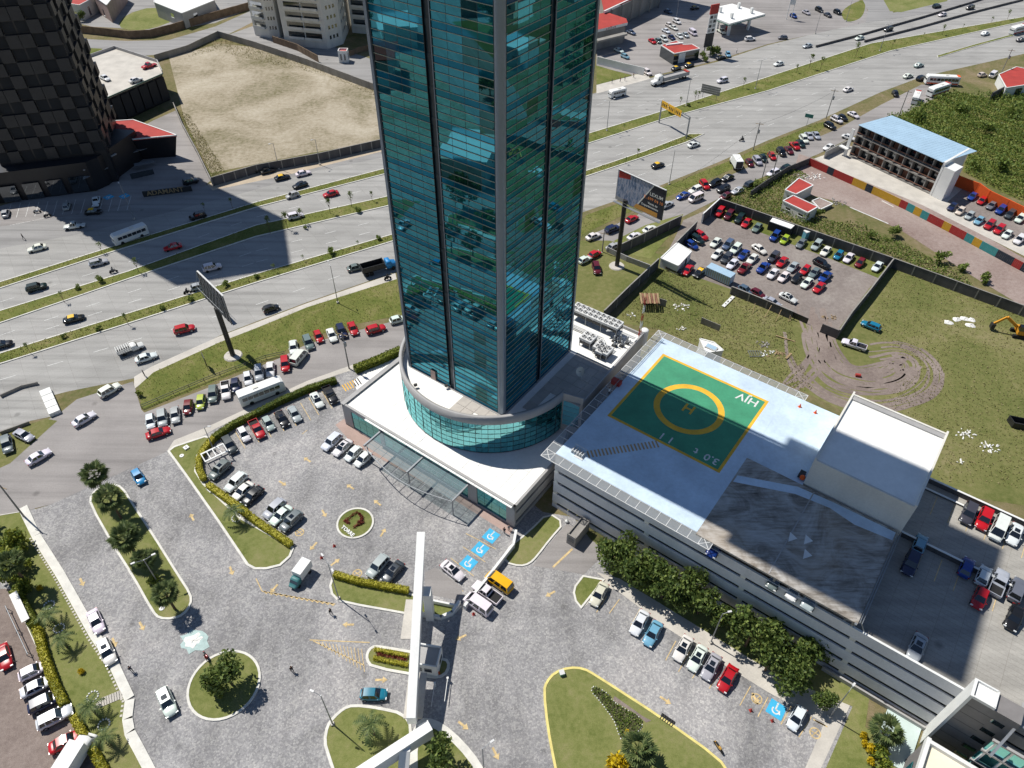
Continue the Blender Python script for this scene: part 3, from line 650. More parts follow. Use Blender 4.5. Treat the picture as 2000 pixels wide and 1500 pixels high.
# dark recessed strips, glazed corner returns
for org, ax, nr, s0, s1 in ((TL, T1, -T2, 9.6, 10.8), (TC, T2, T1, 10.2, 11.3)):
    mb = MB(); p = org + ax * s0
    mb.ob(p - nr * .3 + Z3 * Z_T0, ax * (s1 - s0), nr * .12, Z3 * (Z_TOP - Z_T0), 0)
    for st in range(N_ST): mb.ob(p - nr * .18 + Z3 * (Z_T0 + st * ST_H), ax * (s1 - s0), nr * .05, Z3 * .9, 1)
    mb.ob(p + ax * (s1 - s0 - .12) + Z3 * Z_T0, ax * .12, nr * .15, Z3 * (Z_TOP - Z_T0), 2)
    mb.build('recessed_strip', [m_navys, m_navys, m_alum], tower)
for org, ax, nr in ((TC, -T1, -T2), (TC, T2, T1)):
    mb = MB(); p = org + ax * .25 - nr * .45
    mb.ob(p + Z3 * Z_T0, ax * .75, nr * .1, Z3 * (Z_TOP - Z_T0), 0)
    for st in range(N_ST):
        mb.ob(p + nr * .1 + Z3 * (Z_T0 + st * ST_H), ax * .75, nr * .06, Z3 * .9, 1)
        for ra in (.93, 2.0, 3.06): mb.ob(p + nr * .1 + Z3 * (Z_T0 + st * ST_H + ra), ax * .75, nr * .12, Z3 * .08, 2)
    mb.build('corner_return', [m_dglass, m_spand, m_mull], tower)
mb = MB()   # plinth line where the facade meets the terrace
for org, ax, nr in ((TL, T1, -T2), (TC, T2, T1)): mb.ob(org + Z3 * (Z_T0 - .12), ax * S_T, nr * .35, Z3 * .3)
mb.build('plinth', m_grey, tower)

# ---------------------------------------------------------------- round drum, annex and podium block
podium = thing('podium_building', 'white roofed podium block with round teal glass drum under the tower', 'building', (TCEN.x, TCEN.y, 0))
DR = 16.95; ZP = 5.9; ZD = 13.4; ZPAR = 15.0
def dp(a, r, z): return Vector((TCEN.x + r * math.cos(a), TCEN.y + r * math.sin(a), z))
a0, a1 = RAD(165), RAD(322); NS = 42
A_ = [a0 + (a1 - a0) * i / NS for i in range(NS + 1)]
rws = [ZP, 7.2, 8.4, 9.6, 10.8, 12.0, 13.2]
mb = MB(); mb.grid([[dp(a, DR - .18, z) for a in A_] for z in (ZP - .3, 13.3)], 0, True); mb.build('drum_core', m_dark, podium)
for i in range(NS):
    for j in range(6):
        t = rnd.gauss(0, .02)
        p = [dp(A_[i] + .0012, DR - t, rws[j] + .03), dp(A_[i + 1] - .0012, DR + t, rws[j] + .03), dp(A_[i + 1] - .0012, DR + t, rws[j + 1] - .03), dp(A_[i] + .0012, DR - t, rws[j + 1] - .03)]
        MB().poly(p).build('curved_glass_pane', m_drumg, podium)
mb = MB()
for z in rws: mb.grid([[dp(a, DR + .06, z + dz) for a in A_] for dz in (-.03, .03)], 0, False)
for a in A_[::2]: mb.box((*dp(a, DR + .02, ZP).xy, ZP), (.07, .07, 7.3), a)
mb.build('drum_mullions', m_dsteel, podium)['kind'] = 'stuff'
mb = MB(); mb.grid([[dp(a, r, z) for a in A_] for r, z in ((DR + .1, 13.2), (DR + .1, ZPAR), (DR - .5, ZPAR), (DR - .5, ZD))], 0, True)
mb.build('parapet', m_grey, podium)
P1 = G(1100, 766, 15.2); P2 = TC + T1 * 9.9 + T2 * 10.3; P3 = TC + T1 * 9.4 + T2 * 33.3; P4 = TC - T1 * 12 + T2 * 33.3
P1.z = 0
mb = MB(); ring = [dp(a, DR - .3, 0) for a in A_]
fill(mb, [(p.x, p.y) for p in ring] + [(q.x, q.y) for q in (P1, P2, P3, P4)], ZD - .05); mb.build('terrace_roof', m_roofw, podium)
mb = MB()     # square terrace tiles, each a slab with open joints
tl = MB()
for i in range(-13, 9):
    for j in range(-9, 21):
        c = TC + T1 * (i * 2.0 + .6) + T2 * (j * 2.0 + .6); r = (c.xy - TCEN.xy).length
        inside = (r < DR - 1.6) or (i > 0 and 5 <= j <= 10 and i <= 4)
        l1 = (c - TC).dot(T1); l2 = (c - TC).dot(T2)
        if inside and not (-S_T - 1.2 < l1 < 1.2 and -1.2 < l2 < S_T + 1.2) and l2 < 22 and l1 > -9: tl.box((c.x, c.y, ZD - .05), (1.94, 1.94, .09), AT)
tl.build('terrace_tiles', m_tile, podium)['kind'] = 'stuff'
mb = MB()     # annex walls
for a, b in ((P1, P2), (P2, P3), (P3, P4)):
    d = (b - a); mb.ob(a, d, Vector((-d.y, d.x, 0)).normalized() * .35, Z3 * (ZPAR if a is P1 else 14.2 if a is P2 else 14.0))
mb.build('annex_wall', m_grey, podium)
mb = MB(); d = P2 - P1; nn = Vector((d.y, -d.x, 0)).normalized()
for j in range(5): mb.ob(P1 + d * .06 + nn * .0 + Z3 * (7.3 + j * 1.2), d * .8, nn * .06, Z3 * 1.1)
mb.build('annex_glazing', m_drumg, podium)
# flat podium block
def pl(s, t, z=0.0): return TC + T1 * s + T2 * t + Z3 * z
PB = [pl(-30.8, -10), pl(10, -10), pl(10.0, 4), pl(8, 10), pl(-14, 20), pl(-30.8, 16)]
mb = MB(); mb.prism(inset([(q.x, q.y) for q in PB], .35), 0, ZP - .45, 0); mb.build('core', m_dark, podium)
mb = MB(); fill(mb, inset([(q.x, q.y) for q in PB], .3), ZP - .3); mb.build('roof', m_roofw, podium)
mb = MB()
for a, b in zip(PB, PB[1:] + PB[:1]):
    d = b - a; nn = Vector((-d.y, d.x, 0)).normalized(); mb.ob(a + Z3 * (ZP - .9), d, nn * .45, Z3 * .9)
mb.build('parapet', m_grey, podium)
mb = MB()   # roof tile patch near the drum
for i in range(-14, 5):
    for j in range(-5, 0):
        c = pl(i * 2.0 + .5, j * 2.0 + .6)
        if (c.xy - TCEN.xy).length > DR + 1.2 and -26 < i * 2 < 9: mb.box((c.x, c.y, ZP - .3), (1.95, 1.95, .05), AT)
mb.build('roof_tiles', m_roofw, podium)['kind'] = 'stuff'
mb = MB()   # piers of the entrance front
for s0, s1 in ((-30.8, -28.6), (-21.3, -20.3), (-.2, 1.8), (8.2, 10)): mb.ob(pl(s0, -10, 0), T1 * (s1 - s0), T2 * .4, Z3 * (ZP - .9))
mb.ob(pl(-30.8, -10), T1 * 40.8, T2 * .3, Z3 * .35)
mb.build('front_piers', m_grey, podium)
for s0, s1, n in ((-28.6, -21.3, 4), (-20.3, -.2, 9), (1.8, 8.2, 4)):
    w_ = (s1 - s0) / n
    for k in range(n):
        for z0, z1 in ((.35, 1.7), (1.7, 3.3), (3.3, 5.0)):
            p = pl(s0 + k * w_, -9.86); mb = MB(); mb.poly([p + Z3 * z0 + T1 * .03, p + T1 * (w_ - .03) + Z3 * z0, p + T1 * (w_ - .03) + Z3 * (z1 - .04), p + T1 * .03 + Z3 * (z1 - .04)]); mb.build('glass_pane', m_drumg, podium)
mb = MB()   # side wall towards the garage: grey bands with dark slots
for z0, z1 in ((0, .8), (1.6, 3.6), (4.3, 5.0)): mb.ob(pl(10, -10, z0), T2 * 14, -T1 * .25, Z3 * (z1 - z0))
mb.build('side_wall', m_grey, podium)
mb = MB()
for k in range(3): mb.ob(pl(-30.8, -9.5 + k * 8, .3), T2 * 7.4, T1 * .1, Z3 * 4.6)
mb.build('side_glazing', m_drumg, podium)
mb = MB(); mb.ob(pl(-30.95, -10.1, ZP - .02), T2 * 26, T1 * .9, Z3 * .12); mb.build('coping', m_grey, podium)

# glass and steel entrance canopy
can = thing('entrance_canopy', 'glass and white steel canopy projecting over the podium entrance', 'canopy', tuple(pl(-10, -12)))
mb = MB()
ztop = 4.7
for s in (-20.6, -10.2, .2): mb.bar(pl(s, -9.9, ztop + .1), pl(s, -14.6, ztop + .1), .3, .28)
mb.bar(pl(-20.8, -10.2, ztop), pl(.4, -10.2, ztop), .2, .2); mb.build('frame', m_gsteel, can)
mb = MB()
for k in range(11): mb.bar(pl(-20.4 + k * 2.06, -10, ztop - .1), pl(-20.4 + k * 2.06, -14.6 - 1.9 * math.sin(math.pi * k / 10), ztop - .1), .07, .08)
for t in (-11.2, -12.3, -13.4): mb.bar(pl(-20.4, t, ztop - .12), pl(.2, t, ztop - .12), .06, .06)
cur = [pl(-20.4 + k * 1.03, -14.6 - 1.9 * math.sin(math.pi * k / 20), ztop - .1) for k in range(21)]
for a, b in zip(cur, cur[1:]): mb.bar(a, b, .14, .14)
mb.build('lattice', m_gsteel, can)
for k in range(10):
    p = pl(-20.35 + k * 2.06, -10.1, ztop + .02); MB().poly([p, p + T1 * 2.0, p + T1 * 2.0 - T2 * 4.3, p - T2 * 4.3][::-1]).build('glass_pane', m_canopy, can)
for s in (-20.2, -10.2, -.2):
    mb = MB(); mb.tube(pl(s, -14.2, 0), pl(s, -14.2, ztop), .11, 8); mb.build('post', m_gsteel, can)

# ---------------------------------------------------------------- plant on the annex roof
def chiller(s, t, nx, ny, z, ang, label, leg=1.2):
    c = pl(s, t, z); e = thing('chiller_unit', label, 'chiller', tuple(c), 'cooling plant on the annex roof')
    L, Wd = nx * 1.15 + .3, ny * 1.15 + .3
    def q(a, b, h): return c + T1 * a + T2 * b + Z3 * h
    mb = MB(); mb.box((c.x, c.y, z + leg + .9), (L, Wd, .5), AT); mb.build('casing', m_steel, e)
    mb = MB(); mb.box((c.x, c.y, z + leg), (L - .2, Wd - .3, .9), AT); mb.build('coil', m_dsteel, e)
    for i in range(max(2, nx // 3 + 1)):
        for sg in (-1, 1):
            mb = MB(); mb.box((*q(-L / 2 + .15 + (L - .3) * i / max(1, nx // 3), sg * (Wd / 2 - .12), 0).xy, z), (.12, .12, leg + .9), AT); mb.build('leg', m_gsteel, e)
    for i in range(nx):
        for j in range(ny):
            f = q((i - (nx - 1) / 2) * 1.15, (j - (ny - 1) / 2) * 1.15, leg + 1.4); mb = MB()
            n = 14; R0 = [(f.x + .5 * math.cos(k * .4488), f.y + .5 * math.sin(k * .4488)) for k in range(n)]
            mb.grid([[(x, y, f.z) for x, y in R0], [(x, y, f.z + .12) for x, y in R0], [(f.x + (x - f.x) * .9, f.y + (y - f.y) * .9, f.z + .12) for x, y in R0], [(f.x + (x - f.x) * .9, f.y + (y - f.y) * .9, f.z + .012) for x, y in R0]], 0, True, True)
            mb.poly([(f.x + (x - f.x) * .9, f.y + (y - f.y) * .9, f.z + .012) for x, y in R0], 1)
            for k in range(3): 
                a_ = k * 2.094; mb.poly([(f.x, f.y, f.z + .06), (f.x + .42 * math.cos(a_), f.y + .42 * math.sin(a_), f.z + .07), (f.x + .42 * math.cos(a_ + .6), f.y + .42 * math.sin(a_ + .6), f.z + .05)], 0)
            mb.build('fan', [m_steel, m_dark], e)
chiller(0.2, 30.6, 9, 2, ZD, 0, 'long white chiller bank with two rows of round fans')
chiller(1.9, 24.8, 2, 2, ZD, 0, 'square white cooling unit with four round fans', .6)
for k, (s, t) in enumerate(((4.6, 24.4), (5.6, 23.6), (6.6, 23.9))): chiller(s, t, 1, 2, ZD, 0, '%s two-fan condenser from the square four-fan cooling unit' % ORD[k], .3)
pr = thing('roof_pipework', 'white insulated pipe runs beside the long chiller bank', 'pipes', tuple(pl(3, 28, ZD)))
for k in range(3):
    mb = MB(); off = k * .35
    P_ = [pl(-6, 27.6 - off, ZD + .5), pl(3.6 - off, 27.6 - off, ZD + .5), pl(4.6 - off, 26.4 - off, ZD + .5), pl(7.0, 26.2 - off, ZD + .5)]
    for a, b in zip(P_, P_[1:]): mb.tube(a, b, .13, 7)
    mb.build('pipe', m_steel, pr)
for k in range(2):
    mb = MB()
    P_ = [pl(3.5, 29.2 - k * .4, ZD + 1.4), pl(5, 30.4 - k * .4, ZD + 1.4), pl(9, 30.4 - k * .4, ZD + 1.4)]
    for a, b in zip(P_, P_[1:]): mb.tube(a, b, .16, 7)
    mb.build('pipe', m_steel, pr)
pk = 0
for s, t, w_, d_, h_ in ((5.6, 28.6, .9, .8, 1.2), (6.6, 29.2, .8, .8, 1.5), (7.4, 28.2, .7, .9, 1.1), (6.3, 27.4, 1.0, .7, .9), (7.9, 29.4, .7, .6, 1.6), (5.2, 29.8, .6, .6, 1.3)):
    c = pl(s, t, ZD); e = thing('pump_set', '%s grey pump set from the chiller end of the roof pipework' % ORD[pk], 'pump', tuple(c), 'pump sets on the annex roof'); pk += 1
    mb = MB(); mb.box(c, (w_, d_, .25), AT); mb.build('base', m_dsteel, e)
    mb = MB(); mb.tube(c + Z3 * .25, c + Z3 * h_, .24, 8, .2); mb.ball(c + Z3 * h_, .26); mb.build('motor', m_gsteel, e)
    mb = MB(); mb.tube(c + Z3 * .5, c + T1 * .6 + Z3 * .5, .1, 6); mb.tube(c + T1 * .6 + Z3 * .5, c + T1 * .6 + Z3 * 1.3, .1, 6); mb.build('pipe', m_gsteel, e)
# satellite dish, terrace figures' furniture, red and white mast
c = pl(6.3, 15.6, ZD); e = thing('satellite_dish', 'white satellite dish on a post on the shaded terrace', 'dish', tuple(c))
mb = MB(); mb.tube(c, c + Z3 * 2.0, .07, 6); mb.build('post', m_steel, e)
mb = MB(); dc = c + Z3 * 2.3 + Vector((-.25, -.2, 0)); ax = Vector((-.6, -.5, .62)).normalized(); u = ax.orthogonal().normalized(); v = ax.cross(u)
mb.grid([[dc + (u * math.cos(k * .4488) + v * math.sin(k * .4488)) * r + ax * (r * r * .35) for k in range(14)] for r in (.05, .35, .65, .9)], 0, True, True); mb.build('reflector', m_offw, e)
mb = MB(); mb.tube(dc, dc + ax * .8, .03, 5); mb.build('feed_arm', m_dsteel, e)
c = pl(8.7, 32.8, ZD); e = thing('antenna_mast', 'slim lattice mast in red and white bands behind the pump sets', 'mast', tuple(c))
for k in range(5):
    mb = MB()
    for q in range(3):
        a_ = q * 2.094; o_ = Vector((math.cos(a_), math.sin(a_), 0)) * (.28 - .03 * k); mb.tube(c + o_ + Z3 * k * 1.9, c + o_ * .9 + Z3 * (k + 1) * 1.9, .045, 5)
        o2 = Vector((math.cos(a_ + 2.094), math.sin(a_ + 2.094), 0)) * (.28 - .03 * k); mb.tube(c + o_ + Z3 * k * 1.9, c + o2 + Z3 * (k + .9) * 1.9, .03, 4); mb.tube(c + o2 + Z3 * (k * 1.9), c + o_ + Z3 * (k + .9) * 1.9, .03, 4)
    mb.build('mast_section', m_white if k % 2 else m_red, e)
c = pl(8.9, 34.6, ZD - 3); e = thing('water_tank', 'round white water tank beside the red and white mast', 'tank', tuple(c)); mb = MB(); mb.tube(c, c + Z3 * 3.4, .8, 14); mb.build('shell', m_white, e); mb = MB(); mb.ball(c + Z3 * 3.4, (.8, .8, .25), 14, 6); mb.build('lid', m_white, e)
# ---------------------------------------------------------------- parking garage with helipad roof
GO = Vector((6.4, 77.0, 0))
def gl(s, t, z=0.0): return GO + G1 * s + GG2 * t + Z3 * z
ZR, ZDK = 14.2, 11.4
gar = thing('parking_garage', 'long grey banded parking garage with helipad roof beside the tower', 'garage', tuple(gl(30, 15)))
SE_ = 92.0
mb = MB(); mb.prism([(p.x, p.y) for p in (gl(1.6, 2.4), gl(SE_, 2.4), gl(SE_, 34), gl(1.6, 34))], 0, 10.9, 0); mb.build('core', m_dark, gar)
mb = MB(); mb.prism([(p.x, p.y) for p in (gl(.5, 1.15), gl(SE_, 1.15), gl(SE_, 34.6), gl(.5, 34.6))], ZDK - .35, ZDK, 0); mb.build('deck', m_deckc, gar)
bands = [(0, .85), (1.6, 3.75), (4.5, 6.65), (7.35, 9.5)]
for z0, z1 in bands:
    mb = MB(); mb.ob(gl(.3, 1.0, z0), G1 * (SE_ - .3), GG2 * .25, Z3 * (z1 - z0)); mb.build('wall_band', m_garage, gar)
    mb = MB(); mb.ob(gl(.3, 1.3, z0), GG2 * 33, G1 * .25, Z3 * (z1 - z0)); mb.build('wall_band', m_garage, gar)
mb = MB(); mb.ob(gl(.3, 1.0, 10.15), G1 * 26.6, GG2 * .25, Z3 * 3.9); mb.build('wall_band', m_garage, gar)
mb = MB(); mb.ob(gl(26.9, 1.0, 10.15), G1 * (SE_ - 26.9), GG2 * .25, Z3 * 2.2); mb.build('wall_band', m_garage, gar)
mb = MB(); mb.ob(gl(.3, 1.3, 10.15), GG2 * 36, G1 * .25, Z3 * 3.9); mb.build('wall_band', m_garage, gar)
mb = MB(); mb.ob(gl(.3, 37.1, 0), G1 * 34.7, GG2 * .25, Z3 * 14.0); mb.build('back_wall', m_garage, gar)
mb = MB(); mb.ob(gl(26.9, .96, 12.35), G1 * (SE_ - 26.9), GG2 * .33, Z3 * .07); mb.build('coping', m_white, gar)
# column stubs that break the dark slots
for lv, (za, zb) in enumerate(((.85, 1.6), (3.75, 4.5), (6.65, 7.35), (9.5, 10.15))):
    for k in range(5):
        mb = MB(); mb.ob(gl(.35, 1.02, za) if k == 0 else gl(16.2 * k + 1.2 + (3 - lv) * .4, 1.02, za), G1 * .8, GG2 * .4, Z3 * (zb - za)); mb.build('column_stub', m_offw, gar)
for lv in (1, 2):   # triangular brackets on the corner
    mb = MB(); p = gl(.3, .9, 3.75 * 0 + (6.9, 9.8)[lv - 1]); mb.poly([p, p + G1 * 1.0, p + G1 * .5 + Z3 * .9]); mb.poly([p - GG2 * .1, p + G1 * .5 + Z3 * .9, p + G1 * 1.0][::1]); mb.build('bracket', m_white, gar)
# roof slabs
def slab(name, s0, t0, s1, t1, zt, th, mat):
    mb = MB(); mb.ob(gl(s0, t0, zt - th), G1 * (s1 - s0), GG2 * (t1 - t0), Z3 * th); return mb.build(name, mat, gar)
slab('helipad_deck', .3, 1.0, 25.7, 37.4, ZR, .35, m_hel)
slab('white_deck', 25.71, 19.0, 35.0, 37.4, ZR, .35, m_hel)
def _stain():
    M = Mt('stained_screed', lin(140, 138, 134), .85, 0, .3)
    a = M.noise(.16, 8, None, .68, 1.4); b = M.noise(1.1, 5, M.pos((.3, 2.2, 1), RAD(36.4)), .7); c_ = M.noise(.05, 3)
    f = M.math('ADD', M.math('MULTIPLY', a, .6), M.math('MULTIPLY', b, .4))
    c = M.ramp(f, [(.34, lin(96, 88, 80)), (.46, lin(146, 140, 132)), (.56, lin(180, 176, 170)), (.7, lin(206, 206, 204))])
    c = M.mix(M.ramp(c_, [(.56, 0.0), (.68, .35)]), c, lin(170, 148, 120)); M.col(c); return M.m
m_stain = _stain()
slab('screed_slab', 25.71, .6, 49.6, 18.98, ZR, .35, m_stain)
mb = MB(); mb.ob(gl(27.5, 15.2, ZR + .004), G1 * .01, GG2 * .01, Z3 * .001)
mb = MB(); fill(mb, [(p.x, p.y) for p in (gl(26.0, 14.6), gl(34.5, 18.2), gl(40, 18.6), gl(49.4, 18.7), gl(49.4, 17), gl(44, 16.4), gl(40, 17.2), gl(34.8, 16.6), gl(26, 13.0))], ZR + .004); mb.build('painted_path', m_hel, gar)
mb = MB(); mb.ob(gl(36.9, .7, ZR + .001), G1 * .18, GG2 * 18, Z3 * .05); mb.build('joint_strip', m_grey, gar)
for k, (s, t) in enumerate(((37.0, 8.4), (39.0, 9.4), (39.8, 6.9))):
    p = gl(s, t, ZR + .055 if k == 0 else ZR + .006); MB().poly([p - G1 * .2 + GG2 * .9, p - GG2 * .95 + G1 * .2, p + G1 * 1.1 + GG2 * .4]).build('white_triangle', m_white, gar)
for t in (1.0, 6.5, 12.5, 18.5):   # posts and braces under the slab edge
    for s in (27.6, 38, 49.2):
        mb = MB(); mb.box((*gl(s, t + .3).xy, ZDK), (.35, .35, ZR - .35 - ZDK), AG); mb.build('post', m_conc, gar)
mb = MB()
for s in (49.75, 50.05): mb.bar(gl(s, .8, ZR + .1), gl(s, 19, ZR + .1), .1, .14)
mb.bar(gl(49.4, .5, ZR), gl(49.4, 1.6, ZR - 2), .3, .3); mb.bar(gl(49.8, 1.3, ZR), gl(51.4, 1.4, ZDK), .15, .15); mb.bar(gl(49.2, 1.3, ZR), gl(47.2, 1.3, ZDK), .15, .15)
mb.build('edge_rails', m_gsteel, gar)
# plant room on the roof
mb = MB(); mb.ob(gl(35, 19.5, ZDK), G1 * 15, GG2 * 18, Z3 * (19.9 - ZDK), 0); mb.build('plant_room', m_offw, gar)
mb = MB(); fill(mb, [(p.x, p.y) for p in (gl(35.3, 19.8), gl(49.7, 19.8), gl(49.7, 37.2), gl(35.3, 37.2))], 19.93); mb.build('plant_room_roof', m_roofw, gar)
mb = MB()
for a, d, n in ((gl(35, 19.5, 19.93), GG2 * 18, G1 * .3), (gl(49.7, 19.5, 19.93), GG2 * 18, G1 * .3), (gl(35.3, 36.6, 19.93), G1 * 14.4, GG2 * .3)): mb.ob(a, d, n, Z3 * .42)
mb.build('plant_room_parapet', m_offw, gar)
mb = MB(); mb.ob(gl(35.3, 35.7, 19.95), G1 * 14.4, GG2 * .9, Z3 * .25); mb.build('roof_ledge', m_grey, gar)
# helipad paint
def sheetg(name, pts, mat, z): 
    mb = MB(); fill(mb, [(p.x, p.y) for p in pts], z); return mb.build(name, mat, gar)
A, B, Cc, D = 2.6, 23.5, 13.3, 33.4
sheetg('helipad_border', [gl(A, Cc), gl(B, Cc), gl(B, D), gl(A, D)], m_hely, ZR + .004)
sheetg('helipad_green', [gl(A + .5, Cc + .5), gl(B - .5, Cc + .5), gl(B - .5, D - .5), gl(A + .5, D - .5)], m_helg, ZR + .008)
cen = gl(13.05, 23.35); mb = MB()
mb.grid([[(cen.x + r * math.cos(i * .1309), cen.y + r * math.sin(i * .1309), ZR + .012) for i in range(48)] for r in (5.0, 6.1)], 0, False, True); mb.build('touchdown_ring', m_hely, gar)
XD, YD = -G1, -GG2
put_text('H', 2.9, cen + Z3 * (ZR + .012), XD, YD, m_hely, gar, 'helipad_letter', .06)
put_text('HJV', 2.5, gl(20.3, 31.6, ZR + .012), XD, YD, m_wline, gar, 'helipad_letters', .03)
put_text('1 1', 2.1, gl(13.2, 14.9, ZR + .012), XD, YD, m_wline, gar, 'helipad_numerals', .03)
put_text('3.0  t', 2.1, gl(20.3, 15.2, ZR + .012), XD, YD, m_wline, gar, 'helipad_numerals', .03)
a_, b_ = gl(4.6, 3.9), gl(12.6, 12.8); L_ = (b_ - a_).length; d_ = (b_ - a_).normalized(); n_ = Vector((-d_.y, d_.x, 0))
mb = MB(); k = 0
while k * .62 < L_:
    p = a_ + d_ * (k * .62) + Z3 * (ZR + .005); mb.poly([p - n_ * .75, p + d_ * .3 - n_ * .75, p + d_ * .3 + n_ * .75, p + n_ * .75]); k += 1
mb.build('walkway_stripes', grime('tan_walkway_paint', lin(196, 160, 116), .7, .1, .6, 4), gar)
mb = MB(); mb.ob(gl(3.0, 2.2, ZR), G1 * 1.6, GG2 * 1.6, Z3 * .08); 
for q in range(5): mb.ob(gl(2.2 + q * .5, 2.6, ZR + .05 + .1 * 0), G1 * .12, GG2 * 1.4, Z3 * .5)
for q in range(2): mb.bar(gl(2.1, 2.6 + q * 1.4, ZR + .9), gl(4.4, 2.6 + q * 1.4, ZR + .9), .06, .06)
mb.build('access_stair_rail', m_steel, gar)
# safety net panels cantilevered off the roof edge
netm = {}
def netpanel(s0, t0, da, db, la, lb, x=False):
    key = (round(la, 2), round(lb, 2), da == G1, x); o = gl(s0, t0, ZR - .15)
    if key not in netm:
        m0 = MB(); a, b = da * la, db * lb
        m0.poly([a * 0, a, a + b, b], 1)
        for p, q in ((a * 0, a), (a, a + b), (a + b, b), (b, a * 0)) + (((a * 0, a + b), (a, b)) if x else ()): m0.bar(p, q, .1, .1)
        netm[key] = m0.mesh('net_panel', [m_steel, m_net])
    inst(netm[key], 'net_panel', gar, o - Vector(gar.location))
for k in range(15): netpanel(.3 + k * 1.76, -.75, G1, GG2, 1.76, 1.75); netpanel(.3 + k * 1.76, 37.4, G1, GG2, 1.76, 1.75)
for k in range(20): netpanel(-1.45, 1.0 + k * 1.82, GG2, G1, 1.82, 1.75)
for s, t in ((-1.45, -.75), (-1.45, 37.4), (26.7, -.75), (26.7, 37.4)): netpanel(s, t, G1, GG2, 1.75, 1.75, True)
mb = MB()
for t_ in (1.0, 37.4): mb.tube(gl(-.2, t_, ZR + .1), gl(-.2, t_, ZR + .1), .01) if 0 else None
mb.bar(gl(.2, 14, ZR + 1.0), gl(.2, 37, ZR + 1.0), .07, .07); mb.bar(gl(.2, 14, ZR + .5), gl(.2, 37, ZR + .5), .07, .07)
for t in range(14, 38, 3): mb.box((*gl(.2, t).xy, ZR), (.07, .07, 1.05), AG)
mb.build('guard_rail', m_gsteel, gar)
# parapets of the open deck
for nm, t0, s0 in (('deck_parapet', 21.0, 50.2), ('deck_parapet', 34.4, 50.2), ('deck_kerb', 32.6, 50.2)):
    mb = MB(); mb.ob(gl(s0, t0, ZDK), G1 * (SE_ - s0), GG2 * .25, Z3 * (1.0 if nm == 'deck_parapet' else .3), 0); mb.ob(gl(s0, t0 - .05, ZDK + (1.0 if nm == 'deck_parapet' else .3)), G1 * (SE_ - s0), GG2 * .35, Z3 * .07, 1); mb.build(nm, [m_dkconc, m_white], gar)
mb = MB()
for k in range(9): quadline(mb, gl(54 + k * 2.6, 16.0).xy, gl(54 + k * 2.6, 20.6).xy, .12, ZDK + .006)
for k in range(9): quadline(mb, gl(53 + k * 2.6, 28.0).xy, gl(53 + k * 2.6, 32.4).xy, .12, ZDK + .006)
mb.build('bay_lines', m_line, gar)
# items on the roof
for k, (s, t) in enumerate(((28.3, 35.4), (31.0, 35.6))):
    c = gl(s, t, ZR); e = thing('traffic_cone', 'orange traffic cone on the white deck, %s the helipad' % ('nearer' if k == 0 else 'farther from'), 'cone', tuple(c), 'cones on the white deck')
    mb = MB(); mb.tube(c + Z3 * .05, c + Z3 * .75, .2, 10, .04); mb.build('cone', m_orange, e); mb = MB(); mb.box(c, (.5, .5, .05), .4); mb.build('base', m_orange, e)
c = gl(34.2, 20.6, ZR); e = thing('motor_cart', 'small red and black machine against the plant room corner', 'machine', tuple(c))
mb = MB(); mb.box((c.x, c.y, ZR + .15), (.9, 1.3, .6), AG); mb.build('body', m_dsteel, e); mb = MB(); mb.ball(c + G1 * .3 - GG2 * .7 + Z3 * .55, .45, 10, 6); mb.build('drum', m_orange, e)
for sx in (-.4, .4):
    for sy in (-.45, .45):
        mb = MB(); w_ = c + G1 * sx + GG2 * sy + Z3 * .18; mb.tube(w_ - G1 * .07, w_ + G1 * .07, .18, 8); mb.build('wheel', m_black, e)
c = gl(.8, 21.2, ZR); e = thing('hose_cabinet', 'red fire hose cabinet on the edge of the helipad walkway', 'cabinet', tuple(c)); mb = MB(); mb.box((c.x - .9, c.y + .5, ZR - .1), (1.7, 1.0, .9), AG); mb.build('box', m_red, e); mb = MB(); mb.box((c.x - .9, c.y + .5, ZR + .8), (1.8, 1.1, .06), AG); mb.build('lid', m_red, e)

# ---------------------------------------------------------------- stair and office block, lower right
ob = thing('stair_office_block', 'grey stair block with cream roofed wing and white steel frames', 'building', tuple(gl(70, -4)))
def obx(name, s0, t0, z0, ds, dt, dz, mat):
    mb = MB(); mb.ob(gl(s0, t0, z0), G1 * ds, GG2 * dt, Z3 * dz); return mb.build(name, mat, ob)
m_gstone = grime('grey_stone_cladding', lin(132, 128, 126), .7, .1, .4, 2, streak=True)
obx('stair_wall', 63.9, -1.6, 0, 5.5, 2.5, 15.4, m_gstone)
obx('side_fin', 63.55, -1.7, 0, .35, 2.7, 15.9, m_white)
obx('stair_roof', 64.1, -1.4, 15.4, 2.1, 2.2, .1, m_roofw)
obx('roof_rim', 63.9, -1.65, 15.4, 2.5, .2, .5, m_white); obx('roof_rim', 66.2, -1.5, 15.4, .2, 2.4, .5, m_white); obx('roof_rim', 63.9, .8, 15.4, 2.4, .2, .5, m_white)
for k in range(5): obx('window', 66.9, -1.66, 2.4 + k * 2.6, 1.5, .08, .9, m_win)
for k in range(7): obx('cladding_joint', 63.9, -1.62, 1.6 + k * 2.0, 3.0, .03, .04, m_dsteel)
obx('wing', 62.6, -14.2, 0, 16, 9.2, 7.0, m_gstone)
mb = MB(); fill(mb, [(p.x, p.y) for p in (gl(63.1, -13.9), gl(78, -13.9), gl(78, -5.4), gl(63.1, -5.4))], 7.02); mb.build('wing_roof', m_cream, ob)
obx('wing_parapet', 62.5, -14.3, 6.6, .5, 9.5, 1.1, m_white); obx('wing_parapet', 63.0, -5.5, 6.6, 15.5, .5, 1.1, m_white)
for k in range(4): obx('parapet_panel', 63.6 + k * 3.0, -4.98, 6.75, 2.7, .06, .85, m_grey)
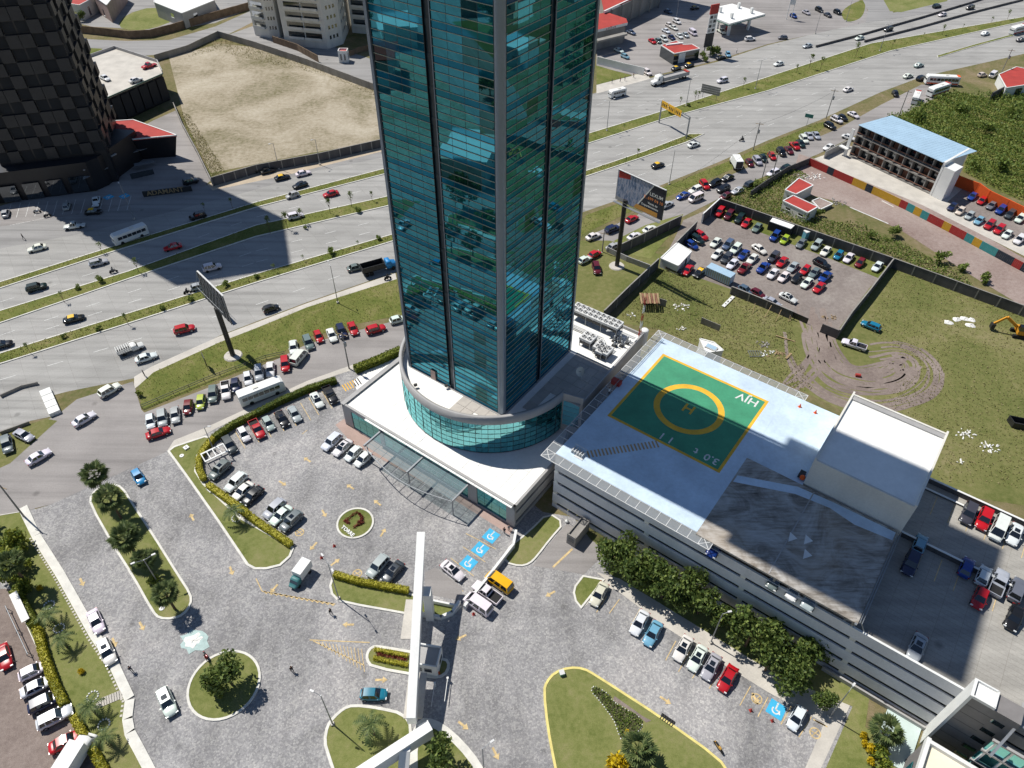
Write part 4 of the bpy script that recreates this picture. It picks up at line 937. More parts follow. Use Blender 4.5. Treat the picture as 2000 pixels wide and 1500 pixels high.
obx('window', 62.42, -12.8, 1.2, .1, 2.4, 3.6, m_drumg); obx('window', 62.42, -9.8, 1.2, .1, 2.4, 3.6, m_drumg)
obx('white_roof_strip', 70.5, -4.6, 5.2, 8, 2.5, .4, m_roofw)
obx('glass_front', 67.9, -3.6, 0, 9, .15, 12.5, m_drumg)
for k in range(5): obx('glass_mullion', 68.2 + k * 1.9, -3.8, 0, .22, .2, 12.6, m_white)
for z in (3.2, 6.4, 9.6, 12.6): obx('floor_beam', 67.8, -3.85, z, 10, .35, .35, m_grey)
mb = MB(); mb.bar(gl(67.5, -1.2, 14.6), gl(76, -1.2, 14.6), .3, .35); mb.bar(gl(67.8, -6.2, 13.2), gl(69.6, -.4, 14.2), .3, .35); mb.bar(gl(71.4, -7, 11.5), gl(73.4, 1.2, 14.2), .28, .3); mb.bar(gl(75, -7, 11.5), gl(77, 1.2, 14.2), .28, .3); mb.build('steel_frame', m_gsteel, ob)
for k in range(2): obx('shade_panel', 69.3 + k * 2.9, -.9, 14.3, 2.6, 3.2, .12, m_grey)
obx('forecourt_slab', 58.6, -6.8, 0, 4.6, 7.4, .22, grime('pale_green_paving', lin(196, 212, 208), .7, .06, .4, 3))
obx('base_wall', 49, .35, 0, 14.5, .3, .9, m_grey)

# driveway hut at the garage mouth
c = G(1128, 1048); e = thing('ticket_booth', 'narrow open topped concrete ticket booth at the garage driveway', 'booth', tuple(c))
for a, b, l in ((-.75, 0, 4.2), (.75, 0, 4.2)):
    mb = MB(); q = c + G1 * a; mb.box((q.x, q.y, 0), (.2, l, 2.7), AG); mb.build('wall', m_conc, e)
for t in (-2.1, 2.1):
    mb = MB(); q = c + GG2 * t; mb.box((q.x, q.y, 0), (1.7, .2, 2.7), AG); mb.build('wall', m_conc, e)
mb = MB(); mb.box((c.x, c.y, 2.2), (1.3, 4.0, .15), AG); mb.build('roof', m_conc, e)
mb = MB(); q = c - GG2 * 2.22; mb.box((q.x, q.y, 1.0), (1.0, .06, 1.0), AG); mb.build('window', m_win, e)
c = G(1107, 1020); e = thing('barrier_post', 'white lamp post standing at the driveway kerb by the garage wall', 'lamp post', tuple(c)); mb = MB(); mb.tube(c, c + Z3 * 3.4, .05, 6); mb.build('pole', m_white, e); mb = MB(); mb.ball(c + Z3 * .3, .35); mb.build('base', m_white, e)
# ---------------------------------------------------------------- boundary walls
def wall(label, px, h, th, mat, zt=None, seg=5.0, name='boundary_wall', cop=None, group=None):
    """px: flat list of pixels of the wall's top edge (or base if zt is 0)"""
    zt = h if zt is None else zt
    P_ = [G(px[i], px[i + 1], zt) for i in range(0, len(px), 2)]
    for p in P_: p.z = 0
    e = thing(name, label, 'wall', tuple((P_[0] + P_[-1]) / 2), group)
    cb = MB()
    for a, b in zip(P_, P_[1:]):
        d = b - a; L = d.length; d.normalize(); n = Vector((-d.y, d.x, 0)); k = max(1, round(L / seg)); w_ = L / k
        for i in range(k):
            mb = MB(); mb.ob(a + d * (w_ * i + .02) - n * th / 2, d * (w_ - .04), n * th, Z3 * (h - .04 + .05 * ((i * 7) % 3 - 1) * .4)); mb.build('wall_panel', mat, e)
            cb.ob(a + d * w_ * i - d * .14 - n * (th / 2 + .05), d * .28, n * (th + .1), Z3 * (h - .02))
        if cop: cb.ob(a - n * (th / 2 + .04) + Z3 * (h + .03), d * L, n * (th + .08), Z3 * .08)
    cb.build('pillars', cop or mat, e); return e
wall('dark block wall with piers fronting the bare dirt lot', (412, 347, 500, 322, 620, 300, 745, 272), 2.6, .2, m_dkconc, seg=3.6, cop=m_conc)
wall('long grey block wall behind the bare dirt lot', (425, 60, 500, 82, 600, 115, 735, 165), 2.6, .2, m_conc, seg=4)
wall('low grey wall between the dirt lot and the back street', (425, 60, 365, 88, 300, 107), 2.4, .2, m_conc, seg=4)
wall('curved brown stone wall along the back street', (120, 46, 180, 52, 250, 60, 290, 58, 330, 48, 420, 22, 500, 0, 560, -25), 3.0, .35, m_stone, seg=3)
wall('brown wall at the foot of the white apartment block', (532, 70, 580, 86, 620, 108), 2.6, .25, m_stone, seg=3)
wall('brown garden wall behind the white gate hut', (680, 100, 700, 92, 730, 85), 2.0, .25, m_stone, seg=3)
wall('pale side wall running up the left edge of the dirt lot', (338, 200, 355, 240, 385, 295, 412, 350), 1.6, .25, m_conc, seg=4)
wall('white wall beside the shopping centre forecourt', (1168, 110, 1215, 122, 1259, 132), 2.8, .2, m_white, seg=4)
wall('grey block wall along the far side of the fenced car park', (1406, 388, 1506, 422, 1560, 441, 1745, 504), 2.7, .2, m_dkconc, cop=m_conc)
wall('grey block wall running on along the far side of the field', (1747, 505, 1830, 535, 2000, 597, 2100, 635), 2.7, .2, m_dkconc, cop=m_conc)
wall('short block wall at the entrance corner of the fenced car park', (1374, 417, 1406, 388), 3.0, .25, m_dkconc, cop=m_white)
wall('block wall between car park and triangular lawn', (1322, 472, 1362, 432), 3.0, .2, m_dkconc, cop=m_conc)
wall('long dark block wall from the white shed down to the tower', (1287, 505, 1230, 558, 1180, 607), 2.8, .2, m_dkconc, cop=m_conc)
wall('dark block wall along the frontage road and triangular lawn', (1207, 480, 1260, 455, 1332, 421), 2.8, .2, m_dkconc, cop=m_conc)
wall('low pale wall below the triangular lawn', (1187, 482, 1225, 500, 1270, 517), 1.6, .2, m_grey, seg=4)
wall('dark block wall between fenced car park and open field', (1746, 505, 1700, 565, 1665, 608, 1640, 645), 2.6, .2, m_dkconc, cop=m_conc)
wall('short dark wall return at the car park exit', (1640, 645, 1607, 632), 2.4, .2, m_dkconc)
wall('dark block wall along the near side of the fenced car park', (1430, 560, 1500, 588, 1550, 609), 2.2, .2, m_dkconc, cop=m_conc)
wall('leaning dark tarpaulin screen at the car park exit', (1550, 609, 1580, 622), 1.6, .1, m_dsteel)
wall('grey wall beside the row of striped panels', (1468, 372, 1500, 350, 1540, 325, 1583, 308), 2.2, .2, m_dkconc)
wall('grey block wall beside the small hotel forecourt', (1614, 295, 1660, 272), 2.4, .2, m_grey)
wall('bright orange wall along the hotel car park', (1873, 342, 1915, 358, 1935, 372, 2010, 408, 2100, 450), 3.4, .25, m_orange, seg=6)
wall('white retaining wall beside the plaza ramp', (908, 1182, 950, 1130, 1003, 1062, 1008, 1035), 1.2, .35, m_white, seg=12, cop=m_white)
wall('white wall around the sunken ramp behind the gateway', (828, 1168, 895, 1182), 1.0, .3, m_white, seg=12)
wall('low concrete barrier at the highway ramp', (0, 770, 40, 752, 72, 745), .8, .3, m_conc, seg=6)
wall('low barrier along the lower side of the ramp', (0, 842, 55, 822), .8, .3, m_conc, seg=6)
wall('grey barrier wall splitting the ramps at the upper right', (1595, 88, 1680, 66, 1800, 32, 1900, 2, 2000, -30), .9, .3, m_dkconc, seg=9)
wall('lower barrier wall of the ramp at the upper right', (1690, 78, 1800, 50, 1900, 22, 2000, -3), .9, .3, m_dkconc, seg=9)
wall('grey wall behind the shuttered kiosk at the far right', (1940, 180, 2000, 150), 3.0, .3, m_dkconc)
fe = thing('fence', 'thin dark rail fence along the grass verge by the parked bus', 'fence', tuple(G(400, 745)))
FP_ = [G(278, 798), G(400, 746), G(520, 701), G(557, 693)]
for a, b in zip(FP_, FP_[1:]):
    n = max(1, int((b - a).length / 3))
    for i in range(n): mb = MB(); p = a.lerp(b, i / n); mb.tube(p, p + Z3 * 1.05, .05, 5); mb.build('post', m_dsteel, fe)
    for z in (.5, 1.0): mb = MB(); mb.bar(a + Z3 * z, b + Z3 * z, .08, .1); mb.build('rail', m_dsteel, fe)
wall('crooked grey slab standing alone in the rough field', (1372, 620, 1408, 635), 1.8, .12, m_conc)

# sunken ramp: dark opening with an open top, covered by real side walls
sheet('ramp', PX(830, 1118, 850, 1108, 905, 1150, 893, 1172, 832, 1160), m_asph, .04)

# ---------------------------------------------------------------- gateway and gatehouse
gate = thing('entrance_gateway', 'tall white sculptural gateway with a long sloping fin over the entrance', 'gateway', (-13, 44, 0))
mb = MB(); T_, J_ = Vector((-13.75, 64.2, 11.2)), Vector((-13.1, 38.6, 5.6)); n = 12
for i in range(n):
    pass
rows = []
for i in range(n + 1):
    k = i / n; p = T_.lerp(J_, k); dp_ = .12 + min(1.9, 4.5 * k); hw = .62
    rows.append([p + Vector((-hw, 0, 0)), p + Vector((hw, 0, 0)), p + Vector((hw, 0, -dp_)), p + Vector((-hw, 0, -dp_))])
mb.grid(rows, 0, False, True); mb.poly(rows[0]); mb.poly(rows[-1][::-1]); mb.build('sloping_fin', m_white, gate)
B0, B1 = G(836, 1408, 5.8), G(640, 1535, 5.0)
mb = MB(); d = (B1 - B0); dn = Vector((d.y, -d.x, 0)).normalized()
if dn.y > 0: dn = -dn
mb.hexa([B0 - Z3 * 2.6, B0 + dn * 1.3 - Z3 * 2.6, B1 + dn * 1.3 - Z3 * 2.6, B1 - Z3 * 2.6, B0, B0 + dn * 1.3, B1 + dn * 1.3, B1]); mb.build('cross_beam', m_white, gate)
mb = MB(); L0 = G(792, 1452, 5.0); L1 = G(785, 1545, 0); mb.hexa([L1 + Vector((-.7, -.7, 0)), L1 + Vector((.7, -.7, 0)), L1 + Vector((.7, .7, 0)), L1 + Vector((-.7, .7, 0)), L0 + Vector((-.7, -1, 0)), L0 + Vector((.7, -1, 0)), L0 + Vector((.7, .6, 0)), L0 + Vector((-.7, .6, 0))]); mb.build('leg', m_white, gate)
mb = MB(); q = G(822, 1212); mb.box((-12.4, 56.2, 0), (1.2, 1.6, 7.6), 0); mb.build('pier', m_white, gate)
mb = MB(); mb.box((B0.x - .6, B0.y + .1, 0), (1.4, 1.4, 3.4), .5); mb.build('pier', m_white, gate)
mb = MB(); R_ = [Vector((*G2(*p), 0)) for p in ((822, 1205), (862, 1212), (885, 1202), (900, 1180))]
for a, b in zip(R_, R_[1:]): d = b - a; nn = Vector((-d.y, d.x, 0)).normalized(); mb.ob(a - d * .02, d * 1.04, nn * .45, Z3 * .9)
mb.build('planter_wall', m_white, gate)
bo = G(835, 1297); booth = thing('gatehouse', 'small white gatehouse with open flat roof on the entrance island', 'gatehouse', tuple(bo))
br_ = RAD(-9)
def bq(a, b, z): return Vector((bo.x + a * math.cos(br_) - b * math.sin(br_), bo.y + a * math.sin(br_) + b * math.cos(br_), z))
for a, b, w_, d_ in ((0, -1.5, 4.0, .2), (0, 1.5, 4.0, .2), (-1.9, 0, .2, 3.0), (1.9, 0, .2, 3.0)):
    mb = MB(); mb.box(bq(a, b, 0), (w_, d_, 3.1), br_); mb.build('wall', m_white, booth)
mb = MB(); mb.box(bq(0, 0, 2.5), (3.7, 2.9, .15), br_); mb.build('roof', m_grey, booth)
for a in (-.9, .6): mb = MB(); mb.box(bq(a, -1.63, 1.1), (1.1, .06, 1.0), br_); mb.build('window', m_win, booth)
mb = MB(); mb.box(bq(2.02, .3, 1.1), (.06, 1.2, 1.0), br_); mb.build('window', m_win, booth)
for k, p in enumerate(((806, 1228), (813, 1375))):    # concrete lane slabs
    c = G(*p); e = thing('lane_canopy_slab', 'pale flat slab roof over the %s lane of the gateway' % ('inbound' if k else 'outbound'), 'slab', (c.x, c.y, 0), 'gateway lane slabs'); mb = MB(); mb.ob(c + Vector((-1.2, -3.2, 2.9)), Vector((2.6, 0, 0)), Vector((.1, 6.4, 0)), Z3 * .2); mb.build('slab', m_walk, e); mb = MB(); mb.tube(c + Vector((.9, 0, 0)), c + Vector((.9, 0, 2.9)), .1, 6); mb.build('post', m_gsteel, e)
for k, p in enumerate(((850, 1340), (875, 1330))):
    c = G(*p); e = thing('boom_barrier', 'striped boom barrier %s the gatehouse' % ('beside' if k == 0 else 'behind'), 'barrier', tuple(c), 'boom barriers'); mb = MB(); mb.box(c, (.3, .3, 1.1), .3); mb.build('cabinet', m_white, e); mb = MB(); mb.bar(c + Z3 * 1.0, c + Vector((-.2, -3.4, 1.1)), .08, .1); mb.build('arm', m_white, e)
c = G(857, 1317); e = thing('fire_hydrant', 'orange hydrant at the gatehouse corner', 'hydrant', tuple(c)); mb = MB(); mb.tube(c, c + Z3 * .7, .14, 8, .11); mb.ball(c + Z3 * .72, .15); mb.build('body', m_orange, e); mb = MB(); mb.tube(c + Vector((-.25, 0, .45)), c + Vector((.25, 0, .45)), .06, 6); mb.build('outlet', m_orange, e)

# rack for bicycles in the lot
c = G(424, 897); e = thing('bicycle_rack', 'white steel bicycle shelter frame beside the hedge curve', 'rack', tuple(c)); ra = RAD(38)
ux, uy = Vector((math.cos(ra), math.sin(ra), 0)), Vector((-math.sin(ra), math.cos(ra), 0))
mb = MB()
for b in (-1.1, 1.1): mb.bar(c + ux * -2.2 + uy * b + Z3 * 1.9, c + ux * 2.2 + uy * b + Z3 * 1.9, .3, .14)
for a in (-2.1, -1.05, 0, 1.05, 2.1): mb.bar(c + ux * a + uy * -1.1 + Z3 * 1.9, c + ux * a + uy * 1.1 + Z3 * 1.9, .16, .12)
mb.build('roof_frame', m_white, e)
for a in (-2.1, 2.1):
    for b in (-1, 1): mb = MB(); mb.tube(c + ux * a + uy * b, c + ux * a + uy * b + Z3 * 1.9, .05, 6); mb.build('post', m_white, e)

# ---------------------------------------------------------------- plants
def leafquads(mb, pts, size, rnd, m=0, up=.35):
    for p in pts:
        n = Vector((rnd.gauss(0, 1), rnd.gauss(0, 1), rnd.gauss(up, .8))).normalized(); u = n.orthogonal().normalized(); u.rotate(Matrix.Rotation(rnd.random() * 6.28, 3, n)); v = n.cross(u)
        s = size * rnd.uniform(.6, 1.35); p = Vector(p)
        mb.poly([p - u * s, p - v * s * .55 + n * s * .15, p + u * s, p + v * s * .55 - n * s * .12], m)
def crown_mesh(name, r, h, n, size, seed, mat, lobes=9, z0=0.0):
    rnd = random.Random(seed); mb = MB(); L = []
    for i in range(lobes):
        a = rnd.random() * 6.28; q = rnd.uniform(.15, .72); z = rnd.uniform(.25, .85)
        L.append((Vector((math.cos(a) * r * q, math.sin(a) * r * q, z0 + h * z)), r * rnd.uniform(.32, .52)))
    L.append((Vector((0, 0, z0 + h * .7)), r * .55))
    pts = []
    for i in range(n):
        c, rr = rnd.choice(L); d = Vector((rnd.gauss(0, 1), rnd.gauss(0, 1), rnd.gauss(.1, .9))).normalized()
        pts.append(c + d * rr * (rnd.random() ** .38) * Vector((1, 1, .85)).length / 1.65)
    leafquads(mb, pts, size, rnd); return mb.mesh(name, mat)
def trunk_mesh(name, h, r, br, seed, mat):
    rnd = random.Random(seed); mb = MB(); mb.tube((0, 0, -.1), (0, 0, h * .55), r, 7, r * .7, cap=False)
    for i in range(br):
        a = i * 6.28 / br + rnd.random(); q = rnd.uniform(.5, 1.0)
        mb.tube((0, 0, h * rnd.uniform(.35, .55)), (math.cos(a) * h * .32 * q, math.sin(a) * h * .32 * q, h * rnd.uniform(.75, 1.0)), r * .5, 5, r * .15, cap=False)
    return mb.mesh(name, mat)
CROWN = [crown_mesh('crown', 2.7, 4.2, 1500, .26, 10 + i, m_leaf, 11, 1.3) for i in range(3)]
TRUNK = [trunk_mesh('trunk', 4.2, .16, 6, 20 + i, m_bark) for i in range(2)]
def tree(px, py, sc, k, label, group=None, zc=3.4, name='leafy_tree', cm=None):
    c = G(px, py, zc * sc); e = thing(name, label, 'tree', (c.x, c.y, 0), group, rz=k * 1.7); e.scale = (sc, sc, sc)
    inst(TRUNK[k % 2], 'trunk', e); inst((cm or CROWN)[k % len(cm or CROWN)], 'crown', e); return e
ROWT = ((1198, 1082, .95), (1232, 1092, 1.05), (1266, 1112, 1.05), (1300, 1140, 1.0), (1335, 1150, 1.05), (1372, 1172, .95), (1412, 1205, .75), (1470, 1232, 1.1), (1515, 1240, .9), (1508, 1285, .95), (1560, 1292, .9), (1592, 1268, .85), (1548, 1325, .85), (1612, 1366, .55))
for k, (x, y, s) in enumerate(ROWT):
    tree(x, y, s * 1.28, k, '%s leafy tree from the driveway end of the row against the garage' % ORD[k] if k < 13 else 'smallest leafy tree, beside the sidewalk corner near the white hatchback', 'trees along the garage wall')
tree(865, 1492, 1.15, 1, 'round leafy tree in the planter right of the white gateway')
tree(438, 1312, 1.25, 2, 'large leafy tree on the round island')
BUSHC = [crown_mesh('foliage', 1.0, 1.5, 420, .16, 60 + i, m_hedgeg, 6, .1) for i in range(2)]
YB = crown_mesh('foliage', .9, 1.1, 420, .13, 70, m_yflow, 5, .1)
SHC = [crown_mesh('foliage', 1.2, 1.7, 300, .22, 80 + i, m_shrub, 6, .0) for i in range(3)]
stemM = trunk_mesh('stem', 1.1, .06, 4, 77, m_bark)
def bush(px, py, sc, label, me, group=None, z=.6, cat='shrub', name='round_shrub'):
    c = G(px, py, z * sc); e = thing(name, label, cat, (c.x, c.y, 0), group, rz=px * .37); e.scale = (sc, sc, sc)
    inst(me, 'foliage', e); inst(stemM, 'stem', e); return e
bush(425, 1352, 1.3, 'green bush at the foot of the large tree on the round island', BUSHC[0])
bush(418, 1318, 1.1, 'green bush on the left side of the round island', BUSHC[1])
for k, (x, y, s) in enumerate(((1688, 1437, .9), (1690, 1452, .85), (1705, 1464, 1.35), (1700, 1487, .9))): bush(x, y, s, '%s yellow flowering bush from the top of the curved bed' % ORD[k], YB, 'yellow bushes in the curved bed')
bush(1204, 1490, 2.6, 'large ring of yellow flowers on the big right lawn', YB); bush(1225, 1432, .8, 'small yellow bush above the palm on the big lawn', YB)
bush(1720, 1465, 1.5, 'dark green bush beside the yellow bushes', BUSHC[0]); bush(1722, 1488, 1.4, 'dark green bush below the fan palm', BUSHC[1])
for k, (x, y, s) in enumerate(((28, 1060, 2.6), (20, 1090, 2.4), (38, 1108, 2.2), (18, 1130, 2.0), (45, 1145, 1.6))): bush(x, y, s, '%s dark green bush from the top of the plaza left edge' % ORD[k], BUSHC[k % 2], 'dark bushes on the left bank')
bush(300, 1135, 1.2, 'low green bush under the last palm of the long island', BUSHC[0]); bush(305, 1155, .7, 'small yellow bush on the long palm island', YB)
bush(273, 770, .9, 'dark bush at the corner of the verge by the junction', BUSHC[1])
for k, (x, y) in enumerate(((78, 1148), (158, 1312))): bush(x, y, .8, ('upper' if k == 0 else 'lower') + ' yellow leaved shrub on the left lawn', YB, 'yellow shrubs on the left lawn')

def frond(mb, o, a, L, droop, rnd, w_=.35, n=9):
    d = Vector((math.cos(a), math.sin(a), 0)); P_ = []
    for i in range(n + 1):
        k = i / n; P_.append(Vector(o) + d * L * (k - .12 * k * k) + Z3 * (L * (.55 * k - droop * k * k)))
    s = Vector((-d.y, d.x, 0))
    for i in range(n):
        p, q = P_[i], P_[i + 1]; k = (i + .5) / n; ll = w_ * L * (.35 + 1.1 * math.sin(math.pi * min(1, k * .9 + .1)) * .7)
        for sg in (-1, 1):
            tip = (p + q) / 2 + s * sg * ll + d * ll * .55 - Z3 * ll * .35
            mb.poly([p, q, tip] if sg > 0 else [q, p, tip])
def palm_crown(n, L, seed, droop=.75, w_=.3, mat=None):
    rnd = random.Random(seed); mb = MB()
    for i in range(n):
        lay = i / n; frond(mb, (0, 0, .15 * (1 - lay)), i * 2.4 + rnd.random() * .3, L * rnd.uniform(.8, 1.1), droop + .55 * lay * rnd.uniform(.7, 1.4), rnd, w_)
    return mb.mesh('fronds', mat or m_palm)
def fan_crown(n, L, seed):
    rnd = random.Random(seed); mb = MB()
    for i in range(n):
        a = i * 2.4 + rnd.random() * .5; el = 1.25 - 1.95 * ((i + .5) / n) ** .85 + rnd.gauss(0, .1); d = Vector((math.cos(a) * math.cos(el), math.sin(a) * math.cos(el), math.sin(el))); s = Vector((-math.sin(a), math.cos(a), 0)); up = d.cross(s) * -1; k = L * rnd.uniform(.85, 1.12)
        c = d * k * .5; mb.poly([s * .03, -s * .03, c - s * .02, c + s * .02])
        for j in range(11):
            t = (j - 5) * .27; u = d * math.cos(t) + s * math.sin(t) + Z3 * (-.22 * abs(t)); v = (s * math.cos(t) - d * math.sin(t)); r = k * .56 * (1 - .22 * abs(t))
            mb.poly([c, c + u * r * .55 - v * r * .11, c + u * r - Z3 * .12 * r, c + u * r * .55 + v * r * .11])
    return mb.mesh('fronds', m_palm)
PALMF = [fan_crown(44, 2.5, 1), fan_crown(40, 2.45, 2)]
PALMD = [palm_crown(13, 3.0, 5, .62, .2), palm_crown(11, 2.8, 6, .66, .2)]
ptr = MB(); ptr.tube((0, 0, -.1), (0, 0, 1), .22, 8, .15, cap=False); PTR = ptr.mesh('trunk', m_bark)
def palm(px, py, h, sc, me, label, group=None):
    c = G(px, py, h); e = thing('palm_tree', label, 'palm', (c.x, c.y, 0), group, rz=px * .11)
    inst(PTR, 'trunk', e, sc=(1, 1, h)); inst(me, 'fronds', e, (0, 0, h), sc=sc)
    return e
palm(183, 925, 7, 1.0, PALMF[0], 'first fan palm at the junction end of the long island', 'palms on the long island')
palm(212, 972, 6, 1.05, PALMF[1], 'second fan palm from the junction end of the long island', 'palms on the long island')
palm(243, 1048, 5, 1.1, PALMF[0], 'third fan palm, broadest on the long island', 'palms on the long island')
palm(280, 1092, 4, .8, PALMF[1], 'fourth fan palm from the junction end of the long island', 'palms on the long island')
palm(322, 1158, 5, .9, PALMF[0], 'last dark fan palm beside the street lamp on the long island', 'palms on the long island')
palm(455, 998, 3, .75, PALMD[0], 'small palm in the lawn below the yellow hedge')
palm(725, 1415, 3.4, 1.05, PALMD[1], 'feathery palm on the lawn left of the white gateway')
palm(1247, 1462, 4, 1.05, PALMF[1], 'fan palm in the middle of the big right lawn')
palm(1732, 1425, 3.2, .95, PALMF[0], 'fan palm beside the yellow flowering bushes')
palm(20, 1100, 6.5, .95, PALMF[1], 'tall fan palm among the dark bushes on the left bank')
for k, (x, y) in enumerate(((92, 1200), (118, 1248), (175, 1380), (205, 1440))): palm(x, y, 2.6, .75, PALMD[k % 2], '%s small feathery palm down the left lawn' % ORD[k], 'small palms on the left lawn')

def hedge(label, px, zt, wd, mat, dens=75, name='hedge', group=None, size=.12):
    P_ = [G(px[i], px[i + 1], zt) for i in range(0, len(px), 2)]; rnd = random.Random(len(px) + int(px[0]))
    for p in P_: p.z = 0
    e = thing(name, label, 'hedge', tuple(P_[len(P_) // 2]), group); mb = MB(); core = MB()
    for a, b in zip(P_, P_[1:]):
        d = b - a; L = d.length; d.normalize(); n = Vector((-d.y, d.x, 0)); pts = []
        core.ob(a - n * (wd / 2 - .1) - d * .05, d * (L + .1), n * (wd - .2), Z3 * (zt - .1))
        for i in range(int(L * (wd + 2 * zt) * dens)):
            t = rnd.uniform(-.1, L + .1); r = rnd.uniform(-zt, wd + zt); j = rnd.gauss(0, .05)
            if r < 0: q = a + d * t - n * (wd / 2 + j) + Z3 * (zt + r)
            elif r > wd: q = a + d * t + n * (wd / 2 + j) + Z3 * (zt - (r - wd))
            else: q = a + d * t + n * (r - wd / 2) + Z3 * (zt + j * 1.6)
            pts.append(q)
        leafquads(mb, pts, size, rnd)
    core.build('inner_twigs', mat, e); mb.build('foliage', mat, e); return e
hedge('clipped yellow hedge between lawn and tower car park', (567, 1060, 500, 1015, 475, 995, 436, 966, 405, 944), 1.1, 1.1, m_hedge)
hedge('curved yellow hedge at the left end of the tower car park', (396, 932, 387, 912, 387, 892, 397, 874, 417, 850), 1.2, 1.0, m_hedge)
hedge('long green hedge between frontage road and tower car park', (417, 850, 451, 826, 499, 803, 550, 777, 601, 755, 655, 738), 1.4, 1.0, m_hedgeg)
hedge('green shrub hedge beside the podium left side', (692, 716, 735, 700, 782, 679), 1.5, 1.6, m_hedgeg, 55, size=.16)
hedge('clipped yellow hedge on the planter left of the gateway', (652, 1118, 700, 1132, 797, 1150), 1.2, .9, m_hedge)
hedge('low yellow hedge on the near edge of the gatehouse island', (730, 1283, 760, 1290, 795, 1297), .7, .5, m_hedge)
hedge('low yellow hedge on the far edge of the gatehouse island', (732, 1266, 760, 1272, 795, 1279), .7, .5, m_hedge)
hedge('ragged yellow hedge between the dirt car park and left lawn', (70, 1225, 82, 1275, 100, 1325, 122, 1372), 1.5, 1.0, m_hedge, 60, size=.16)
hedge('lower ragged yellow hedge beside the red sedan', (142, 1398, 162, 1437, 185, 1475, 205, 1510), 1.5, 1.0, m_hedge, 60, size=.16)
hedge('dark green hedge at the upper left of the left lawn', (25, 1150, 42, 1180, 62, 1215), 1.8, 1.3, m_hedgeg, 60, size=.16)
# red bedding letters on the round flower bed, white lettering at its foot
fb = thing('flower_bed', 'bed of red plants shaped as letters in the oval lawn', 'flower bed', (c1.x, c1.y, .13))
rnd = random.Random(9)
strokes = [((674, 1018), (698, 1000)), ((674, 1018), (682, 1022)), ((701, 1003), (708, 1012)), ((708, 1012), (704, 1020)), ((690, 1031), (712, 1020)), ((700, 1018), (706, 1024))]
mb = MB()
for a, b in strokes:
    A3, B3 = G(*a, .15), G(*b, .15)
    leafquads(mb, [A3.lerp(B3, rnd.random()) + Vector((rnd.gauss(0, .13), rnd.gauss(0, .13), rnd.uniform(.05, .3))) for _ in range(170)], .12, rnd)
mb.build('plant_letters', m_redfl, fb)
put_text('TORRE', .95, G(679, 1037, .3), T1 + Vector((0, -.08, 0)), T2, m_white, fb, 'lettering', .03)
# flower strip on gatehouse island
mb = MB(); A3, B3 = G(735, 1275, .2), G(795, 1288, .2)
leafquads(mb, [A3.lerp(B3, rnd.random()) + Vector((rnd.gauss(0, .1), rnd.gauss(0, .25), rnd.uniform(.0, .25))) for _ in range(500)], .12, rnd)
o = mb.build('flower_strip', m_redfl); tag(o, 'strip of dull red plants between the gatehouse hedges', 'flower bed')
# planted bed on the big right lawn, edged with white stones
bedp = CR(PX(1157, 1342, 1166, 1342, 1190, 1358, 1196, 1370, 1222, 1386, 1245, 1397, 1256, 1412, 1248, 1430, 1214, 1448, 1207, 1430, 1198, 1405, 1170, 1368, 1155, 1352), 1)
bd = thing('planted_bed', 'dark planted bed edged with white stones on the big lawn', 'flower bed', (*bedp[0], .13)); mb = MB(); fill(mb, bedp, .15); mb.build('soil', grime('dark_soil', lin(92, 88, 66), .95, .3, .8, 4), bd)
mb = MB(); leafquads(mb, [(x, y, rnd.uniform(.17, .45)) for x, y in scatter(bedp, 1400, rnd)], .13, rnd); mb.build('ground_cover', m_shrub, bd)
stn = MB(); stn.ball((0, 0, 0), (.1, .13, .09), 6, 4); STN = stn.mesh('stone', m_white)
for i, (x, y) in enumerate(bedp):
    a, b = Vector((x, y)), Vector(bedp[(i + 1) % len(bedp)]); k = max(1, int((b - a).length / .34))
    for j in range(k):
        q = a.lerp(b, j / k); inst(STN, 'stone', bd, (q.x - bedp[0][0], q.y - bedp[0][1], .02), rz=i + j)
sheet('bare_soil', PX(1200, 1360, 1256, 1400, 1272, 1408, 1262, 1412, 1240, 1394, 1196, 1368), m_track, .137)
# saplings on the medians
SAPL = [crown_mesh('crown', .75, 1.5, 90, .14, 90 + i, m_leaf, 6, 1.7) for i in range(3)]
SAPT = [trunk_mesh('trunk', 3.0, .05, 5, 95 + i, m_bark) for i in range(2)]
SAP = [(200, 494, 1), (271, 531, 1.3), (126, 590, 1.0), (251, 634, 1.1), (60, 690, 1), (528, 455, 1.6), (562, 447, 1.7), (590, 436, 1.4), (645, 416, 1.5), (687, 404, 1.5), (727, 392, 1), (400, 412, .8), (454, 405, 1), (1245, 308, 1), (1222, 320, .7), (1218, 255, .7), (1328, 205, .9), (1357, 198, 1.2), (1363, 196, 1.1), (1451, 172, 1.2), (1555, 142, 1.0), (1580, 134, 1.8), (1602, 136, 1.5), (1671, 110, 1.7), (1741, 95, 1.2), (1840, 68, 1.3), (1967, 38, 1.3), (1935, 46, .9), (1803, 73, .6), (1880, 55, .6), (593, 510, .6), (537, 532, .8), (700, 482, .6)]
SAP.sort(key=lambda t: t[0])
for k, (x, y, s) in enumerate(SAP):
    c = G(x, y, .15); side = 'left' if x < 740 else 'right'; n = [q for q in SAP if (q[0] < 740) == (x < 740)].index((x, y, s)) + 1
    nm = ORD[n - 1] if n <= 16 else '%dth' % n
    e = thing('sapling', 'thin sparse sapling on a median, %s from the left %s of the tower' % (nm, side), 'sapling', (c.x, c.y, .1), 'saplings on the highway medians', rz=k * 2.1); e.scale = (s, s, s)
    inst(SAPT[k % 2], 'trunk', e); inst(SAPL[k % 3], 'crown', e)
